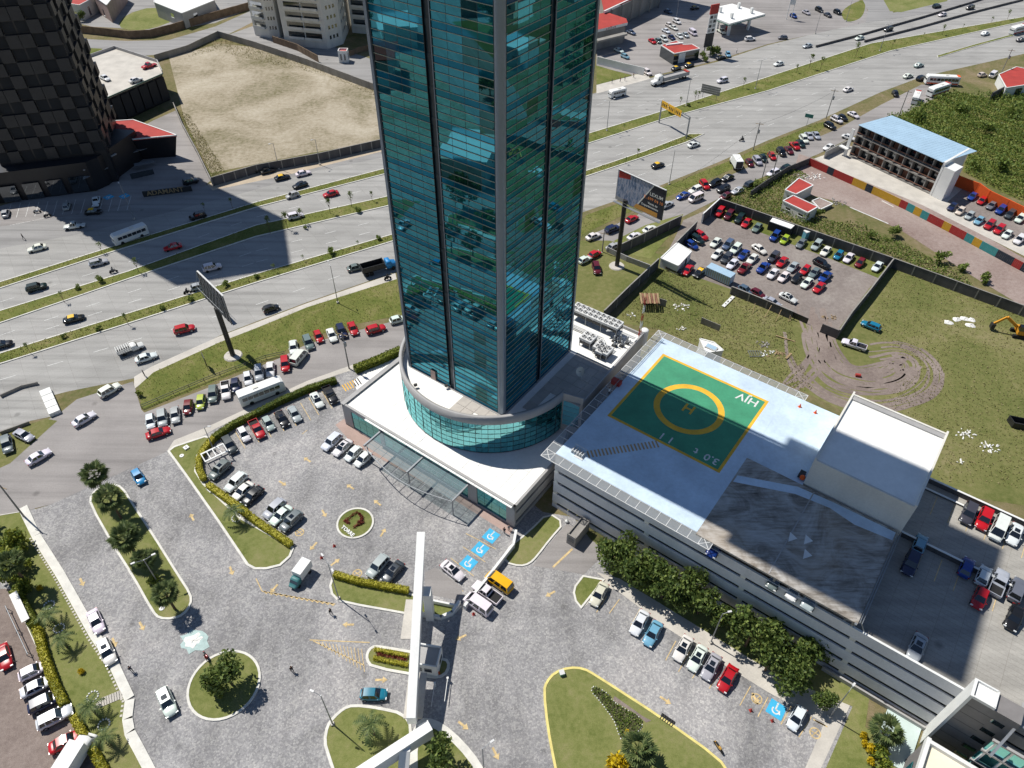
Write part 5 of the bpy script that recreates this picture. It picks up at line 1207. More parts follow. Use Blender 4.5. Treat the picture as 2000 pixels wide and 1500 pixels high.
SHR = sorted([(197, 547, .9), (153, 562, .7), (440, 555, .8), (500, 540, .7), (645, 492, 1.0), (372, 585, .8), (316, 602, .7), (193, 642, .7), (125, 658, .6), (700, 411, .9), (596, 445, .6), (740, 465, .8), (1310, 220, .8), (1345, 205, .7)])
for k, (x, y, s) in enumerate(SHR): bush(x, y, s, 'low shrub on a highway median, %s counting from the left' % ORD[k], SHC[k % 3], 'low shrubs on the medians', .7)
# weeds: uncountable, one object each
tm = MB(); rnd = random.Random(44)
for P_, n, s in [(med[0], 4200, .16), (med[1], 3600, .16), (med[2], 1800, .14), (strip_l, 2600, .13), (strip_r, 2600, .13)]:
    leafquads(tm, [(x, y, rnd.uniform(.12, .32)) for x, y in scatter(P_, n, rnd)], s, rnd, 0, .1)
tag(tm.build('weeds', m_tuft), kind='stuff')
fm = MB()
FLD = PX(1210, 620, 1290, 525, 1425, 575, 1545, 625, 1560, 700, 1590, 760, 1560, 765, 1280, 645)
leafquads(fm, [(x, y, rnd.uniform(.05, .35)) for x, y in scatter(FLD, 5200, rnd)], .17, rnd, 0, .1)
FLD2 = PX(1750, 520, 2050, 630, 2080, 960, 1840, 940, 1690, 800, 1800, 720, 1690, 640)
leafquads(fm, [(x, y, rnd.uniform(.05, .22)) for x, y in scatter(FLD2, 7000, rnd)], .16, rnd, 0, .1)
leafquads(fm, [(x, y, rnd.uniform(.05, .4)) for x, y in scatter(PX(425, 75, 520, 100, 735, 175, 738, 190, 640, 150, 420, 100, 360, 115), 1800, rnd)], .2, rnd, 0, .1)
leafquads(fm, [(x, y, rnd.uniform(.05, .4)) for x, y in scatter(PX(345, 215, 370, 225, 440, 335, 415, 345), 1400, rnd)], .2, rnd, 0, .1)
tag(fm.build('dry_weeds', m_drytuft), kind='stuff')
# wild thicket at the upper right: reads as one mass, with a few shrubs that stand out
th = MB(); TH = PX(1690, 275, 1700, 245, 1760, 225, 1800, 205, 1860, 180, 1930, 190, 2000, 170, 2140, 130, 2200, 420, 2010, 400, 1935, 365, 1880, 335, 1895, 290)
def mound(x, y): return .6 + 1.7 * (math.sin(x * .31) * math.sin(y * .27 + 1) * .5 + .5) + .8 * math.sin(x * .9 + y * .7)
pts = [(x, y, max(.1, mound(x, y) * rnd.uniform(.35, 1.0))) for x, y in scatter(TH, 40000, rnd)]
sheet('thicket_floor', TH, m_verge, .045)
leafquads(th, pts, .34, rnd, 0, .4); tag(th.build('thicket', m_shrub), kind='stuff')
th = MB(); TH2 = PX(1440, 378, 1500, 345, 1560, 330, 1580, 345, 1540, 370, 1545, 405, 1570, 425, 1680, 440, 1850, 520, 1900, 560, 1870, 560, 1750, 505, 1560, 440, 1420, 395)
leafquads(th, [(x, y, max(.05, .55 * mound(x, y) * rnd.random())) for x, y in scatter(TH2, 7000, rnd)], .26, rnd, 0, .4); tag(th.build('roadside_scrub', m_shrub), kind='stuff')
for k, (x, y, s) in enumerate(((1745, 455, 1.6), (1570, 425, 1.4), (1600, 418, 1.3), (1838, 508, 1.7), (1880, 525, 1.2), (1925, 545, 1.5), (1700, 462, 1.0), (1475, 362, 1.2))): bush(x, y, s, 'wild bush beside the reddish yard, %s' % (['tall clump near its middle', 'behind the red roofed house wall', 'right of the red roofed house', 'large one by the far wall', 'smaller one right of the largest', 'rightmost by the far wall', 'low one left of the middle', 'leftmost by the road'][k]), SHC[k % 3], 'wild bushes by the reddish yard')
for k, (x, y, s) in enumerate(((1720, 245, 1.9), (1800, 225, 2.2), (1880, 210, 2.4), (1930, 250, 2.0), (1985, 215, 2.4), (1850, 270, 1.8), (1960, 320, 2.2), (1905, 320, 1.6))): bush(x, y, s, 'large wild bush in the green thicket, %s' % (['leftmost by the blue roof', 'behind the minibus', 'below the two buses', 'near its centre', 'by the far right wall', 'left of centre', 'at the right frame edge', 'above the orange wall'][k]), SHC[k % 3], 'bushes in the thicket', 1.0)
# ---------------------------------------------------------------- vehicles (nose towards +X)
def loft(mb, st, m=0):
    """st: stations (x, half width, z bottom, z shoulder, z top); closed smooth shell"""
    rows = []
    for x, hw, zb, zs, zt in st:
        half = [(hw * .86, zb), (hw, zb + .16), (hw * 1.0, zs - .1), (hw * .95, zs), (hw * .6, zt), (0, zt + .015)]
        rows.append([(x, y, z) for y, z in half] + [(x, -y, z) for y, z in half[-2::-1]])
    mb.grid(rows, m, True); mb.poly(rows[0][::-1] if 0 else rows[0], m); mb.poly(rows[-1][::-1], m)
def cabin(mb, glassparts, xf0, xf1, xr1, xr0, wb, wr, zb, zr, post, shell=0):
    """greenhouse: body-coloured frame with proud glass; xf = front base/top, xr = rear"""
    B = lambda x, y: Vector((x, y, zb)); Rf = lambda x, y, z=0: Vector((x, y, zr + z))
    mb.grid([[Rf(xf1, y) for y in (-wr, -wr * .5, 0, wr * .5, wr)], [Rf((xf1 * 2 + xr1) / 3, y, .035) for y in (-wr, -wr * .5, 0, wr * .5, wr)], [Rf((xf1 + 2 * xr1) / 3, y, .035) for y in (-wr, -wr * .5, 0, wr * .5, wr)], [Rf(xr1, y) for y in (-wr, -wr * .5, 0, wr * .5, wr)]], shell, True)
    for y in (-1, 1):
        q = [B(xf0, y * wb), B(xr0, y * wb), Rf(xr1, y * wr), Rf(xf1, y * wr)]; mb.poly(q if y < 0 else q[::-1], shell)
    mb.poly([B(xf0, wb), B(xf0, -wb), Rf(xf1, -wr), Rf(xf1, wr)][::-1], shell); mb.poly([B(xr0, -wb), B(xr0, wb), Rf(xr1, wr), Rf(xr1, -wr)][::-1], shell)
    def panel(a, b, c, d, ins, off):
        ce = (a + b + c + d) / 4; n = (b - a).cross(d - a).normalized() * off
        return [p + (ce - p) * ins + n for p in (a, b, c, d)]
    g = {}
    w_ = MB(); w_.poly(panel(B(xf0, -wb), B(xf0, wb), Rf(xf1, wr), Rf(xf1, -wr), .09, .012)); g['windscreen'] = w_
    w_ = MB(); w_.poly(panel(B(xr0, wb), B(xr0, -wb), Rf(xr1, -wr), Rf(xr1, wr), .14, .012)); g['rear_window'] = w_
    for y in (-1, 1):
        w_ = MB(); k = len(post)
        for i in range(k):
            t0, t1 = post[i]; lb = lambda t: B(xf0 + (xr0 - xf0) * t, y * wb); lr = lambda t: Rf(xf1 + (xr1 - xf1) * t, y * wr)
            q = [lb(t1), lb(t0), lr(t0), lr(t1)] if y < 0 else [lb(t0), lb(t1), lr(t1), lr(t0)]
            w_.poly(panel(*q, .1, .012))
        g['side_window' + ('_' if y > 0 else '')] = w_
    glassparts.update(g)
wheelM = {}; RIM = {}
def wheel_mesh(r, w_):
    k = (round(r, 2), round(w_, 2))
    if k not in wheelM:
        mb = MB(); mb.tube((0, -w_ / 2, 0), (0, w_ / 2, 0), r, 12, m=0); pass
        r_ = MB(); r_.tube((0, -w_ / 2 - .014, 0), (0, w_ / 2 + .014, 0), r * .6, 10); RIM[k[0]] = r_.mesh('rim', m_hub); wheelM[k] = mb.mesh('wheel', [m_black, m_hub])
    return wheelM[k]
CARS = {}
def define(kind, L, W, Hh, body, cab, wheels, wr, extra=None, lampz=.66, sunroof=False):
    bm = MB(); loft(bm, body); gp = {}
    if cab: cabin(bm, gp, *cab)
    for sx in (-1, 1):      # dark sills and bumper strips give the body a lower edge
        pass
    for y in (-1, 1): bm.box((cab[0] - .25 if cab else L * .2, y * (W / 2 + .06), (cab[6] if cab else 1.2) + .02), (.14, .16, .11))
    parts = [('body', bm.mesh('body', [m_paint]), (0, 0, 0))]
    for k, v in gp.items(): parts.append((k.rstrip('_'), v.mesh(k.rstrip('_'), m_carg), (0, 0, 0)))
    if sunroof:
        s_ = MB(); x0 = (cab[1] * 2 + cab[2]) / 3; s_.box((x0, 0, cab[7] + .036), (.75, cab[5] * 1.2, .008)); parts.append(('sunroof', s_.mesh('sunroof', m_carg), (0, 0, 0)))
    wm = wheel_mesh(wr, .22)
    for x in wheels:
        for y in (-1, 1): parts.append(('wheel', wm, (x, y * (W / 2 - .09), wr)))
    for y in (-1, 1):
        h = MB(); h.box((L / 2 - .10, y * W * .36, lampz - .08), (.16, .36, .16)); parts.append(('headlight', h.mesh('headlight', m_lamp), (0, 0, 0)))
        h = MB(); h.box((-L / 2 + .09, y * W * .38, lampz), (.16, .32, .18)); parts.append(('taillight', h.mesh('taillight', m_tail), (0, 0, 0)))
    if extra: parts += extra
    # one-mesh version for cars a few pixels long
    far = MB(); far.v = list(bm.v); far.f = list(bm.f); far.m = [0] * len(bm.f); far.sm = list(bm.sm)
    for k, v in gp.items():
        n = len(far.v); far.v += v.v; far.f += [tuple(i + n for i in f) for f in v.f]; far.m += [1] * len(v.f); far.sm += [False] * len(v.f)
    for x in wheels:
        for y in (-1, 1): far.tube((x, y * (W / 2 - .2), wr), (x, y * (W / 2 + .02), wr), wr, 8, m=2)
    CARS[kind] = (parts, far.mesh('car_shell', [m_paint, m_carg, m_black]))
def bodyst(L, W, zh, zt_, nose=.55, tail=.7, b=.24):
    h = L / 2; w_ = W / 2
    return [(-h, w_ * .72, b + .12, tail, tail + .02), (-h + .12, w_ * .9, b + .03, zt_ - .06, zt_), (-h + .5, w_ * .98, b, zt_, zt_ + .03), (-h * .2, w_, b, .88, .93), (h * .3, w_, b, .88, .93), (h - .75, w_ * .97, b, zh, zh + .05), (h - .16, w_ * .86, b + .03, zh - .12, zh - .06), (h, w_ * .66, b + .12, nose, nose + .02)]
POST4 = [(.05, .48), (.52, .93)]
define('sedan', 4.5, 1.78, 1.45, bodyst(4.5, 1.78, .80, .92), (1.0, .28, -1.05, -1.62, .80, .62, .90, 1.43, POST4), (1.38, -1.36), .31)
define('sunroof_sedan', 4.5, 1.78, 1.45, bodyst(4.5, 1.78, .80, .92), (1.0, .28, -1.05, -1.62, .80, .62, .90, 1.43, POST4), (1.38, -1.36), .31, sunroof=True)
define('hatchback', 3.85, 1.70, 1.5, bodyst(3.85, 1.70, .82, .92, .56, .85), (.95, .25, -1.35, -1.75, .77, .60, .90, 1.50, POST4), (1.2, -1.2), .30)
define('suv', 4.55, 1.86, 1.72, bodyst(4.55, 1.86, .96, 1.05, .64, .98, .3), (1.0, .42, -1.75, -2.08, .85, .68, 1.02, 1.70, [(.04, .34), (.37, .66), (.69, .95)]), (1.38, -1.36), .36, sunroof=False)
define('sunroof_suv', 4.55, 1.86, 1.72, bodyst(4.55, 1.86, .96, 1.05, .64, .98, .3), (1.0, .42, -1.75, -2.08, .85, .68, 1.02, 1.70, [(.04, .34), (.37, .66), (.69, .95)]), (1.38, -1.36), .36, sunroof=True)
define('wagon', 4.4, 1.76, 1.5, bodyst(4.4, 1.76, .82, .95, .56, .85), (.98, .3, -1.75, -2.05, .79, .63, .90, 1.47, [(.04, .34), (.37, .66), (.69, .95)]), (1.35, -1.33), .31)
define('van', 4.9, 1.95, 2.0, [(-2.45, .80, .4, 1.0, 1.03), (-2.35, .95, .3, 1.08, 1.1), (1.6, .97, .28, 1.05, 1.08), (2.2, .9, .3, .98, 1.02), (2.45, .7, .42, .75, .78)], (2.0, 1.15, -2.15, -2.38, .92, .78, 1.06, 1.98, [(.03, .3), (.34, .62), (.66, .96)]), (1.6, -1.5), .34)
# pickup with an open bed
bedm = MB()
for y in (-1, 1): bedm.box((-1.62, y * .86, .62), (1.95, .1, .42))
bedm.box((-2.58, 0, .62), (.1, 1.8, .40)); bedM = bedm.mesh('bed', [m_paint])
linm = MB(); linm.box((-1.6, 0, .64), (1.85, 1.6, .06)); linM = linm.mesh('bed_liner', m_black)
define('pickup', 5.25, 1.84, 1.75, [(-2.62, .8, .4, .6, .62), (-2.5, .9, .34, .64, .66), (-.62, .92, .32, .66, .68), (-.58, .92, .32, .98, 1.02), (.6, .92, .32, .98, 1.02), (1.9, .90, .32, .96, 1.02), (2.45, .82, .36, .88, .92), (2.62, .64, .44, .66, .68)], (1.15, .58, -.42, -.56, .84, .68, 1.0, 1.72, POST4), (1.7, -1.55), .38, [('bed', bedM, (0, 0, 0)), ('bed_liner', linM, (0, 0, 0))])
sign = MB(); sign.box((.1, 0, 1.46), (.2, .5, .14)); SIGN = sign.mesh('roof_sign', m_white)
yr = MB(); yr.grid([[(x, y, 1.452 + (.034 if abs(x + .4) < .5 else 0)) for y in (-.6, -.3, 0, .3, .6)] for x in (.26, -.15, -.6, -1.03)], 0, True); YR = yr.mesh('roof_panel', grime('taxi_yellow', lin(232, 186, 40), .5, .06))
parts, far = CARS['sedan']; 
fy = far.copy(); fy.materials.append(bpy.data.materials['taxi_yellow'])
for p in fy.polygons:
    if p.center.z > 1.42 and p.material_index == 0: p.material_index = 3
CARS['taxi'] = (parts + [('roof_sign', SIGN, (0, 0, 0)), ('roof_panel', YR, (0, 0, .012))], fy)

CC = {'white': lin(232, 232, 230), 'silver': lin(176, 180, 184), 'grey': lin(112, 116, 122), 'dark grey': lin(66, 70, 76), 'black': lin(26, 27, 30), 'red': lin(190, 24, 34), 'dark red': lin(118, 26, 34), 'maroon': lin(96, 26, 40), 'blue': lin(24, 62, 142), 'navy': lin(28, 38, 76), 'light blue': lin(120, 168, 196), 'teal': lin(24, 120, 150), 'sky blue': lin(52, 140, 196), 'dark green': lin(22, 44, 40), 'yellow-green': lin(186, 192, 84), 'lime': lin(160, 186, 44), 'grey-green': lin(110, 126, 124), 'grey-blue': lin(84, 102, 126), 'yellow': lin(240, 184, 16), 'cream': lin(220, 210, 190), 'black-yellow': lin(24, 25, 26)}
KN = {'sunroof_sedan': 'sedan', 'sunroof_suv': 'suv'}
def car(px, py, dx, dy, kind, colr, label, group=None, z=0.0, far=None, name=None, zc=.7):
    c = G(px, py, z + zc); d = G(px + dx, py + dy, z + zc) - c; rz = math.atan2(d.y, d.x)
    parts, fm = CARS[kind]; kn = KN.get(kind, kind); col_ = CC[colr]
    j = random.Random(px * 31 + py); col_ = tuple(min(1, x * j.uniform(.9, 1.06)) for x in col_)
    dist = (Vector((c.x, c.y, z)) - campos).length
    nm = name or {'sedan': 'parked_car', 'taxi': 'taxi', 'pickup': 'pickup_truck', 'van': 'van', 'suv': 'parked_car', 'hatchback': 'parked_car', 'wagon': 'parked_car'}[kn]
    cat = {'taxi': 'taxi', 'pickup': 'pickup', 'van': 'van'}.get(kn, 'car')
    zz = z + .05
    if dist > 190 if far is None else far:
        o = bpy.data.objects.new(nm, fm); o.location = (c.x, c.y, zz); o.rotation_euler = (0, 0, rz); o.color = (*col_, 1); COL.objects.link(o); return tag(o, label, cat, group)
    e = thing(nm, label, cat, (c.x, c.y, zz), group, rz)
    for pn, me, lo in parts:
        o = bpy.data.objects.new(pn, me); o.location = lo; o.color = (*col_, 1); o.parent = e; COL.objects.link(o)
        if pn == 'wheel': inst(RIM[round(lo[2], 2)], 'rim', o)
    return e
TN = {'sedan': 'sedan', 'sunroof_sedan': 'sedan', 'hatchback': 'hatchback', 'suv': 'SUV', 'sunroof_suv': 'SUV', 'wagon': 'wagon', 'van': 'van', 'pickup': 'pickup', 'taxi': 'taxi'}
def row(desc, group, dx, dy, cars, z=0.0, end='left', far=None):
    """cars: (x, y, kind, colour[, dx, dy])  labelled by place in the row"""
    for k, t in enumerate(cars):
        x, y, kd, cl = t[:4]; ddx, ddy = (t[4], t[5]) if len(t) > 4 else (dx, dy)
        od = ORD[k] if k < 16 else '%dth' % (k + 1)
        cn = 'black and yellow' if cl == 'black-yellow' else cl
        car(x, y, ddx, ddy, kd, cl, '%s %s, %s from %s in %s' % (cn, TN[kd], od, end, desc), group, z, far)
Sd, Hb, SU, Wg, Vn, Pk, Tx, SS, SV = 'sedan', 'hatchback', 'suv', 'wagon', 'van', 'pickup', 'taxi', 'sunroof_sedan', 'sunroof_suv'
row('the verge fence row by the parked bus', 'cars along the verge fence', 1, 12, [(294, 823, Hb, 'white'), (317, 817, SU, 'silver'), (342, 810, Sd, 'silver'), (367, 795, Hb, 'dark red', -2, 12), (392, 785, Hb, 'yellow-green', -2, 12), (416, 770, SU, 'grey-green', -1, 12), (441, 762, Pk, 'white'), (460, 752, Hb, 'navy'), (484, 739, Hb, 'white', 2, 12), (506, 728, SU, 'silver'), (528, 721, Sd, 'white', 0, 12), (557, 711, SU, 'red', 1, 12), (573, 678, Sd, 'white', 1, 12)])
car(309, 845, 12, -4, Sd, 'red', 'red sedan parked crosswise in front of the verge fence row', None)
car(584, 698, 10, -12, Vn, 'white', 'white van pulling out beside the red car on the frontage road')
row('the short verge row left of the tower', 'cars on the verge beside the tower', 5, 12, [(602, 669, SU, 'grey-green'), (622, 657, Hb, 'red'), (648, 654, Sd, 'white'), (667, 647, SU, 'navy'), (689, 641, Sd, 'red')])
car(734, 643, 14, -4, SU, 'red', 'red SUV on the frontage road left of the tower'); car(777, 624, 14, -4, Hb, 'white', 'white hatchback half hidden behind the tower left edge')
row('the bays along the long green hedge', 'cars along the green hedge', 6, 10, [(448, 869, SU, 'dark grey'), (476, 848, Hb, 'white'), (502, 838, Pk, 'red'), (524, 827, Hb, 'silver'), (551, 818, SS, 'black'), (575, 808, Sd, 'silver'), (619, 781, SS, 'white'), (645, 771, Pk, 'black')])
row('the row inside the yellow hedge', 'cars along the yellow hedge', -10, 9, [(429, 918, SV, 'grey'), (461, 942, SU, 'white'), (474, 959, Sd, 'white'), (493, 968, Sd, 'black'), (536, 994, SU, 'silver'), (549, 1006, Sd, 'white'), (569, 1018, SV, 'grey')])
row('the row beside the podium entrance', 'cars beside the podium', -10, 9, [(648, 863, SU, 'white'), (669, 874, SS, 'white'), (690, 886, Hb, 'white'), (709, 897, Hb, 'white')])
car(738, 1106, -8, 9, SU, 'silver', 'silver SUV parked behind the yellow hedge left of the gateway fin'); car(767, 1117, -8, 9, SS, 'dark grey', 'dark grey sedan parked next to the gateway fin')
car(884, 1114, 10, 8, SS, 'white', 'white sedan parked beside the three blue accessible bays'); car(975, 1137, -10, -7, Vn, 'yellow', 'bright yellow van beside the plaza ramp wall'); car(951, 1157, -10, -7, Pk, 'white', 'white pickup between the yellow van and white van'); car(934, 1180, -10, -7, Vn, 'white', 'white van nearest the gateway beside the white pickup')
row('the bays under the garage trees', 'cars under the garage trees', -6, 11, [(1170, 1160, Sd, 'cream'), (1249, 1216, Sd, 'white'), (1275, 1237, Sd, 'light blue'), (1334, 1266, SS, 'white'), (1362, 1285, SS, 'white'), (1389, 1302, SS, 'silver'), (1421, 1325, Sd, 'red'), (1556, 1402, Hb, 'white')])
car(187, 1213, 5, 12, Sd, 'white', 'white sedan parked on the kerb walk, upper of the pair'); car(209, 1273, 5, 12, SV, 'white', 'white SUV parked on the kerb walk, lower of the pair'); car(326, 1371, 5, 12, SV, 'white', 'white SUV driving left of the round island'); car(730, 1356, 12, 0, Hb, 'teal', 'turquoise hatchback driving toward the gateway')
row('the dirt lot behind the ragged hedge', 'cars in the dirt car park', 12, -6, [(65, 1310, Hb, 'white'), (73, 1340, Sd, 'white'), (90, 1370, SU, 'navy'), (107, 1401, SU, 'white'), (130, 1447, Sd, 'red')], end='top'); car(8, 1282, 3, 12, Sd, 'red', 'red sedan cut by the left frame edge')
car(214, 762, 12, -7, SU, 'white', 'white SUV turning at the junction beside the highway'); car(164, 818, 12, -7, Sd, 'white', 'white sedan in the middle of the junction'); car(75, 892, 12, -7, Sd, 'white', 'white sedan leaving the junction to the left'); car(14, 868, 2, 12, SU, 'grey-green', 'grey-green SUV parked on the scrub at the left edge'); car(46, 850, 10, 5, Sd, 'silver', 'silver sedan parked on the scrub by the ramp'); car(270, 931, 6, 10, Hb, 'sky blue', 'bright blue hatchback entering beside the palm island')
# highway, left of the tower
hw = 'cars on the highway'
for a in ((72, 484, -12, 3, Sd, 'white', 'white sedan on the service lane at the far left'), (145, 441, -12, 2, Pk, 'white', 'white pickup on the service road below the dark tower'), (386, 422, -12, 3, SU, 'black', 'black SUV with pale roof in the dark tower shadow'), (192, 512, 12, -3, Wg, 'silver', 'silver wagon on the upper carriageway beside the motorcycle'), (71, 561, 12, -3, SU, 'dark green', 'dark green SUV on the upper carriageway at the left'), (337, 482, -12, 3, Sd, 'red', 'red sedan inside the dark tower shadow'), (414, 522, 12, -3, SU, 'white', 'white SUV in shadow above the left billboard'), (388, 560, 12, -3, Hb, 'silver', 'silver hatchback in shadow behind the left billboard'), (2, 673, 12, -3, Sd, 'black', 'black car cut by the left edge on the middle carriageway'), (360, 643, 12, -3, SU, 'red', 'red SUV on the near carriageway'), (285, 698, 12, -4, Sd, 'white', 'white sedan beside the stake bed pickup'), (577, 422, 12, -3, SU, 'white', 'white SUV between the saplings left of the tower'), (571, 381, -12, 4, Hb, 'silver', 'silver hatchback on the service lane above the saplings'), (646, 378, -12, 3, Sd, 'red', 'red sedan on the upper carriageway near the tower'), (529, 602, 12, -4, Hb, 'black', 'black hatchback on the near carriageway'), (695, 522, 12, -3, Sd, 'grey-green', 'grey sedan following the blue dump truck'), (586, 361, -12, 4, Sd, 'black', 'black sedan on the service lane below the taxi')): car(*a, group=hw)
car(144, 622, 12, -3, Tx, 'black-yellow', 'black and yellow taxi on the middle carriageway', hw); car(285, 322, 12, -4, Sd, 'black', 'x') if 0 else None
car(182, 413, 12, -1, Tx, 'black-yellow', 'shaded taxi in front of the dark tower bays', 'taxis'); car(551, 346, 12, -3, Tx, 'black-yellow', 'taxi parked below the dirt lot wall', 'taxis')
row('the shaded bays of the dark tower', 'cars in the dark tower bays', 3, -12, [(11, 416, Hb, 'silver'), (130, 402, Hb, 'silver'), (188, 393, Pk, 'white')])
row('the line below the dirt lot wall', 'cars below the dirt lot wall', 12, -3, [(372, 354, SU, 'black'), (508, 330, SU, 'black'), (523, 333, Sd, 'black'), (592, 338, Sd, 'white')])
# roof deck beside the dark tower
row('the white roof deck beside the dark tower', 'cars on the white roof deck', -12, 4, [(176, 165, Sd, 'navy', 12, 6), (205, 152, Sd, 'white', 12, 6), (265, 156, Sd, 'white', 12, -4), (291, 128, Pk, 'red')], z=9.0)
# frontage road right of the tower
fr = 'cars on the right frontage road'
for a in ((1159, 461, 12, -5, Sd, 'white', 'white sedan on the frontage road just right of the tower'), (1196, 447, 12, -5, SU, 'navy', 'navy SUV on the frontage road behind the billboard pole'), (1234, 427, 12, -6, Sd, 'red', 'red sedan under the dark billboard'), (1303, 399, 12, -6, Sd, 'silver', 'silver sedan behind the right billboard edge'), (1334, 382, -12, 5, Sd, 'blue', 'blue sedan on the frontage road right of the billboard'), (1358, 371, -12, 5, SU, 'white', 'white SUV beside the blue sedan on the frontage road'), (1359, 387, -12, 5, Vn, 'white', 'white van below the white SUV on the frontage road'), (1376, 361, 8, 10, SU, 'red', 'red SUV nosed out among the black cars'), (1396, 358, -12, 5, SU, 'black', 'black SUV, lower one next to the red SUV'), (1421, 347, -12, 5, Sd, 'black', 'black sedan, upper one next to the white truck'), (1413, 369, -12, 5, SU, 'black', 'black SUV in the second line of the frontage road'), (1417, 383, -12, 5, Hb, 'maroon', 'maroon hatchback behind the car park wall corner'), (1441, 372, -12, 5, Sd, 'silver', 'silver sedan beside the scrub on the frontage road'), (1466, 360, 12, -5, SU, 'dark grey', 'dark SUV at the end of the grey wall'), (1510, 338, -12, 5, SU, 'white', 'white SUV beside the grey wall and power pole'), (1532, 330, -12, 5, SU, 'dark green', 'dark green SUV beside the grey wall'), (1619, 287, -12, 5, Sd, 'white', 'white sedan beside the hotel wall'), (1658, 268, 12, 4, Sd, 'white', 'white sedan behind the hotel sign'), (1162, 496, 12, -6, Hb, 'red', 'red hatchback by the leaning pole right of the tower'), (1142, 507, 12, -6, Hb, 'white', 'white hatchback half hidden by the tower right edge'), (1165, 524, 3, 12, SU, 'maroon', 'maroon SUV standing on the grass right of the tower'), (1239, 461, 12, -6, Sd, 'white', 'white sedan behind the frontage wall, nearer the pole'), (1269, 447, 12, -6, Sd, 'white', 'white sedan behind the frontage wall, farther from the pole'), (1198, 481, 12, -6, Sd, 'silver', 'silver sedan at the low end of the frontage wall')): car(*a, group=fr)
row('the right verge row beside the white truck', 'cars on the right verge', 8, 9, [(1464, 318, Hb, 'maroon'), (1479, 314, SU, 'silver'), (1491, 309, Hb, 'dark green'), (1508, 305, Hb, 'red'), (1526, 297, SU, 'black'), (1541, 293, Sd, 'maroon'), (1552, 284, Pk, 'red'), (1564, 280, Sd, 'dark green'), (1570, 272, SU, 'white'), (1580, 265, Sd, 'silver'), (1594, 264, Sd, 'silver'), (1621, 246, SU, 'black', 12, 6), (1634, 234, SU, 'white', 12, 6), (1646, 230, Hb, 'black', 12, 6), (1667, 224, Sd, 'white', 12, 6)])
# fenced car park
row('the fenced lot row along its far wall', 'cars along the far wall of the fenced lot', -8, 9, [(1406, 414, SU, 'red'), (1424, 420, SU, 'maroon'), (1445, 427, SU, 'dark green'), (1458, 435, Sd, 'red'), (1479, 444, Sd, 'grey-green'), (1514, 461, SU, 'blue'), (1533, 468, Hb, 'lime'), (1565, 475, Sd, 'grey'), (1595, 479, SU, 'silver'), (1613, 490, Sd, 'white'), (1638, 498, Hb, 'teal'), (1658, 503, Sd, 'white'), (1680, 513, Hb, 'dark red'), (1714, 520, Sd, 'white')])
row('the trio by the lot entrance wall', 'cars by the lot entrance wall', 10, 6, [(1351, 478, Hb, 'blue'), (1361, 468, SU, 'dark green'), (1369, 459, Wg, 'red')])
row('the upper middle row of the fenced lot', 'upper middle row of the fenced lot', -9, 9, [(1398, 473, Sd, 'white'), (1422, 478, SU, 'grey-blue'), (1437, 486, SU, 'white'), (1453, 497, Sd, 'blue'), (1470, 505, Sd, 'white'), (1511, 502, SU, 'dark grey'), (1528, 511, Sd, 'red'), (1549, 521, SS, 'silver'), (1573, 527, Hb, 'red'), (1591, 532, Sd, 'grey-green'), (1612, 540, Pk, 'blue')])
row('the lower middle row of the fenced lot', 'lower middle row of the fenced lot', -9, 9, [(1401, 496, Sd, 'white'), (1419, 504, SU, 'dark grey'), (1431, 515, Sd, 'white'), (1454, 523, Pk, 'dark red'), (1491, 522, Pk, 'blue'), (1510, 534, Sd, 'white'), (1531, 540, Sd, 'white'), (1556, 543, Hb, 'black'), (1576, 552, Sd, 'white'), (1600, 561, Sd, 'red')])
car(1483, 486, 12, 8, Sd, 'white', 'white sedan driving across the fenced lot toward the rows', 'cars in the fenced lot'); car(1605, 515, 12, 6, SU, 'black', 'black SUV driving below the far wall of the fenced lot', 'cars in the fenced lot'); car(1539, 581, 12, 6, SS, 'white', 'white sedan with black sunroof near the lot exit', 'cars in the fenced lot'); car(1343, 527, -8, 9, Sd, 'red', 'red sedan beside the small white shed', 'cars in the fenced lot'); car(1366, 532, -9, 8, Tx, 'black-yellow', 'taxi with yellow roof beside the pale container', 'taxis'); car(1318, 526, 12, 5, Sd, 'black', 'black sedan in the shadow of the small white shed', 'cars in the fenced lot')
row('the trio behind the fenced lot near wall', 'cars behind the near wall', 12, 6, [(1456, 566, Hb, 'grey-blue'), (1480, 573, Hb, 'maroon'), (1508, 590, Sd, 'silver')])
row('the front row of the hotel car park', 'front row of the hotel car park', -9, 8, [(1861, 403, Sd, 'navy'), (1876, 412, Hb, 'cream'), (1894, 421, Hb, 'silver'), (1913, 430, Sd, 'light blue'), (1933, 439, SU, 'red'), (1952, 448, SU, 'red'), (1968, 457, SS, 'white'), (1991, 468, SU, 'white')])
row('the back row along the orange wall', 'back row along the orange wall', -9, 8, [(1900, 383, Sd, 'blue'), (1918, 392, Hb, 'red'), (1937, 401, Sd, 'grey'), (1955, 410, SU, 'blue'), (1973, 419, SU, 'dark grey'), (1993, 427, SU, 'white')])
car(1701, 636, -12, -5, Wg, 'teal', 'turquoise wagon standing in the open field'); car(1668, 673, -12, -4, Pk, 'white', 'white pickup standing in the open field')
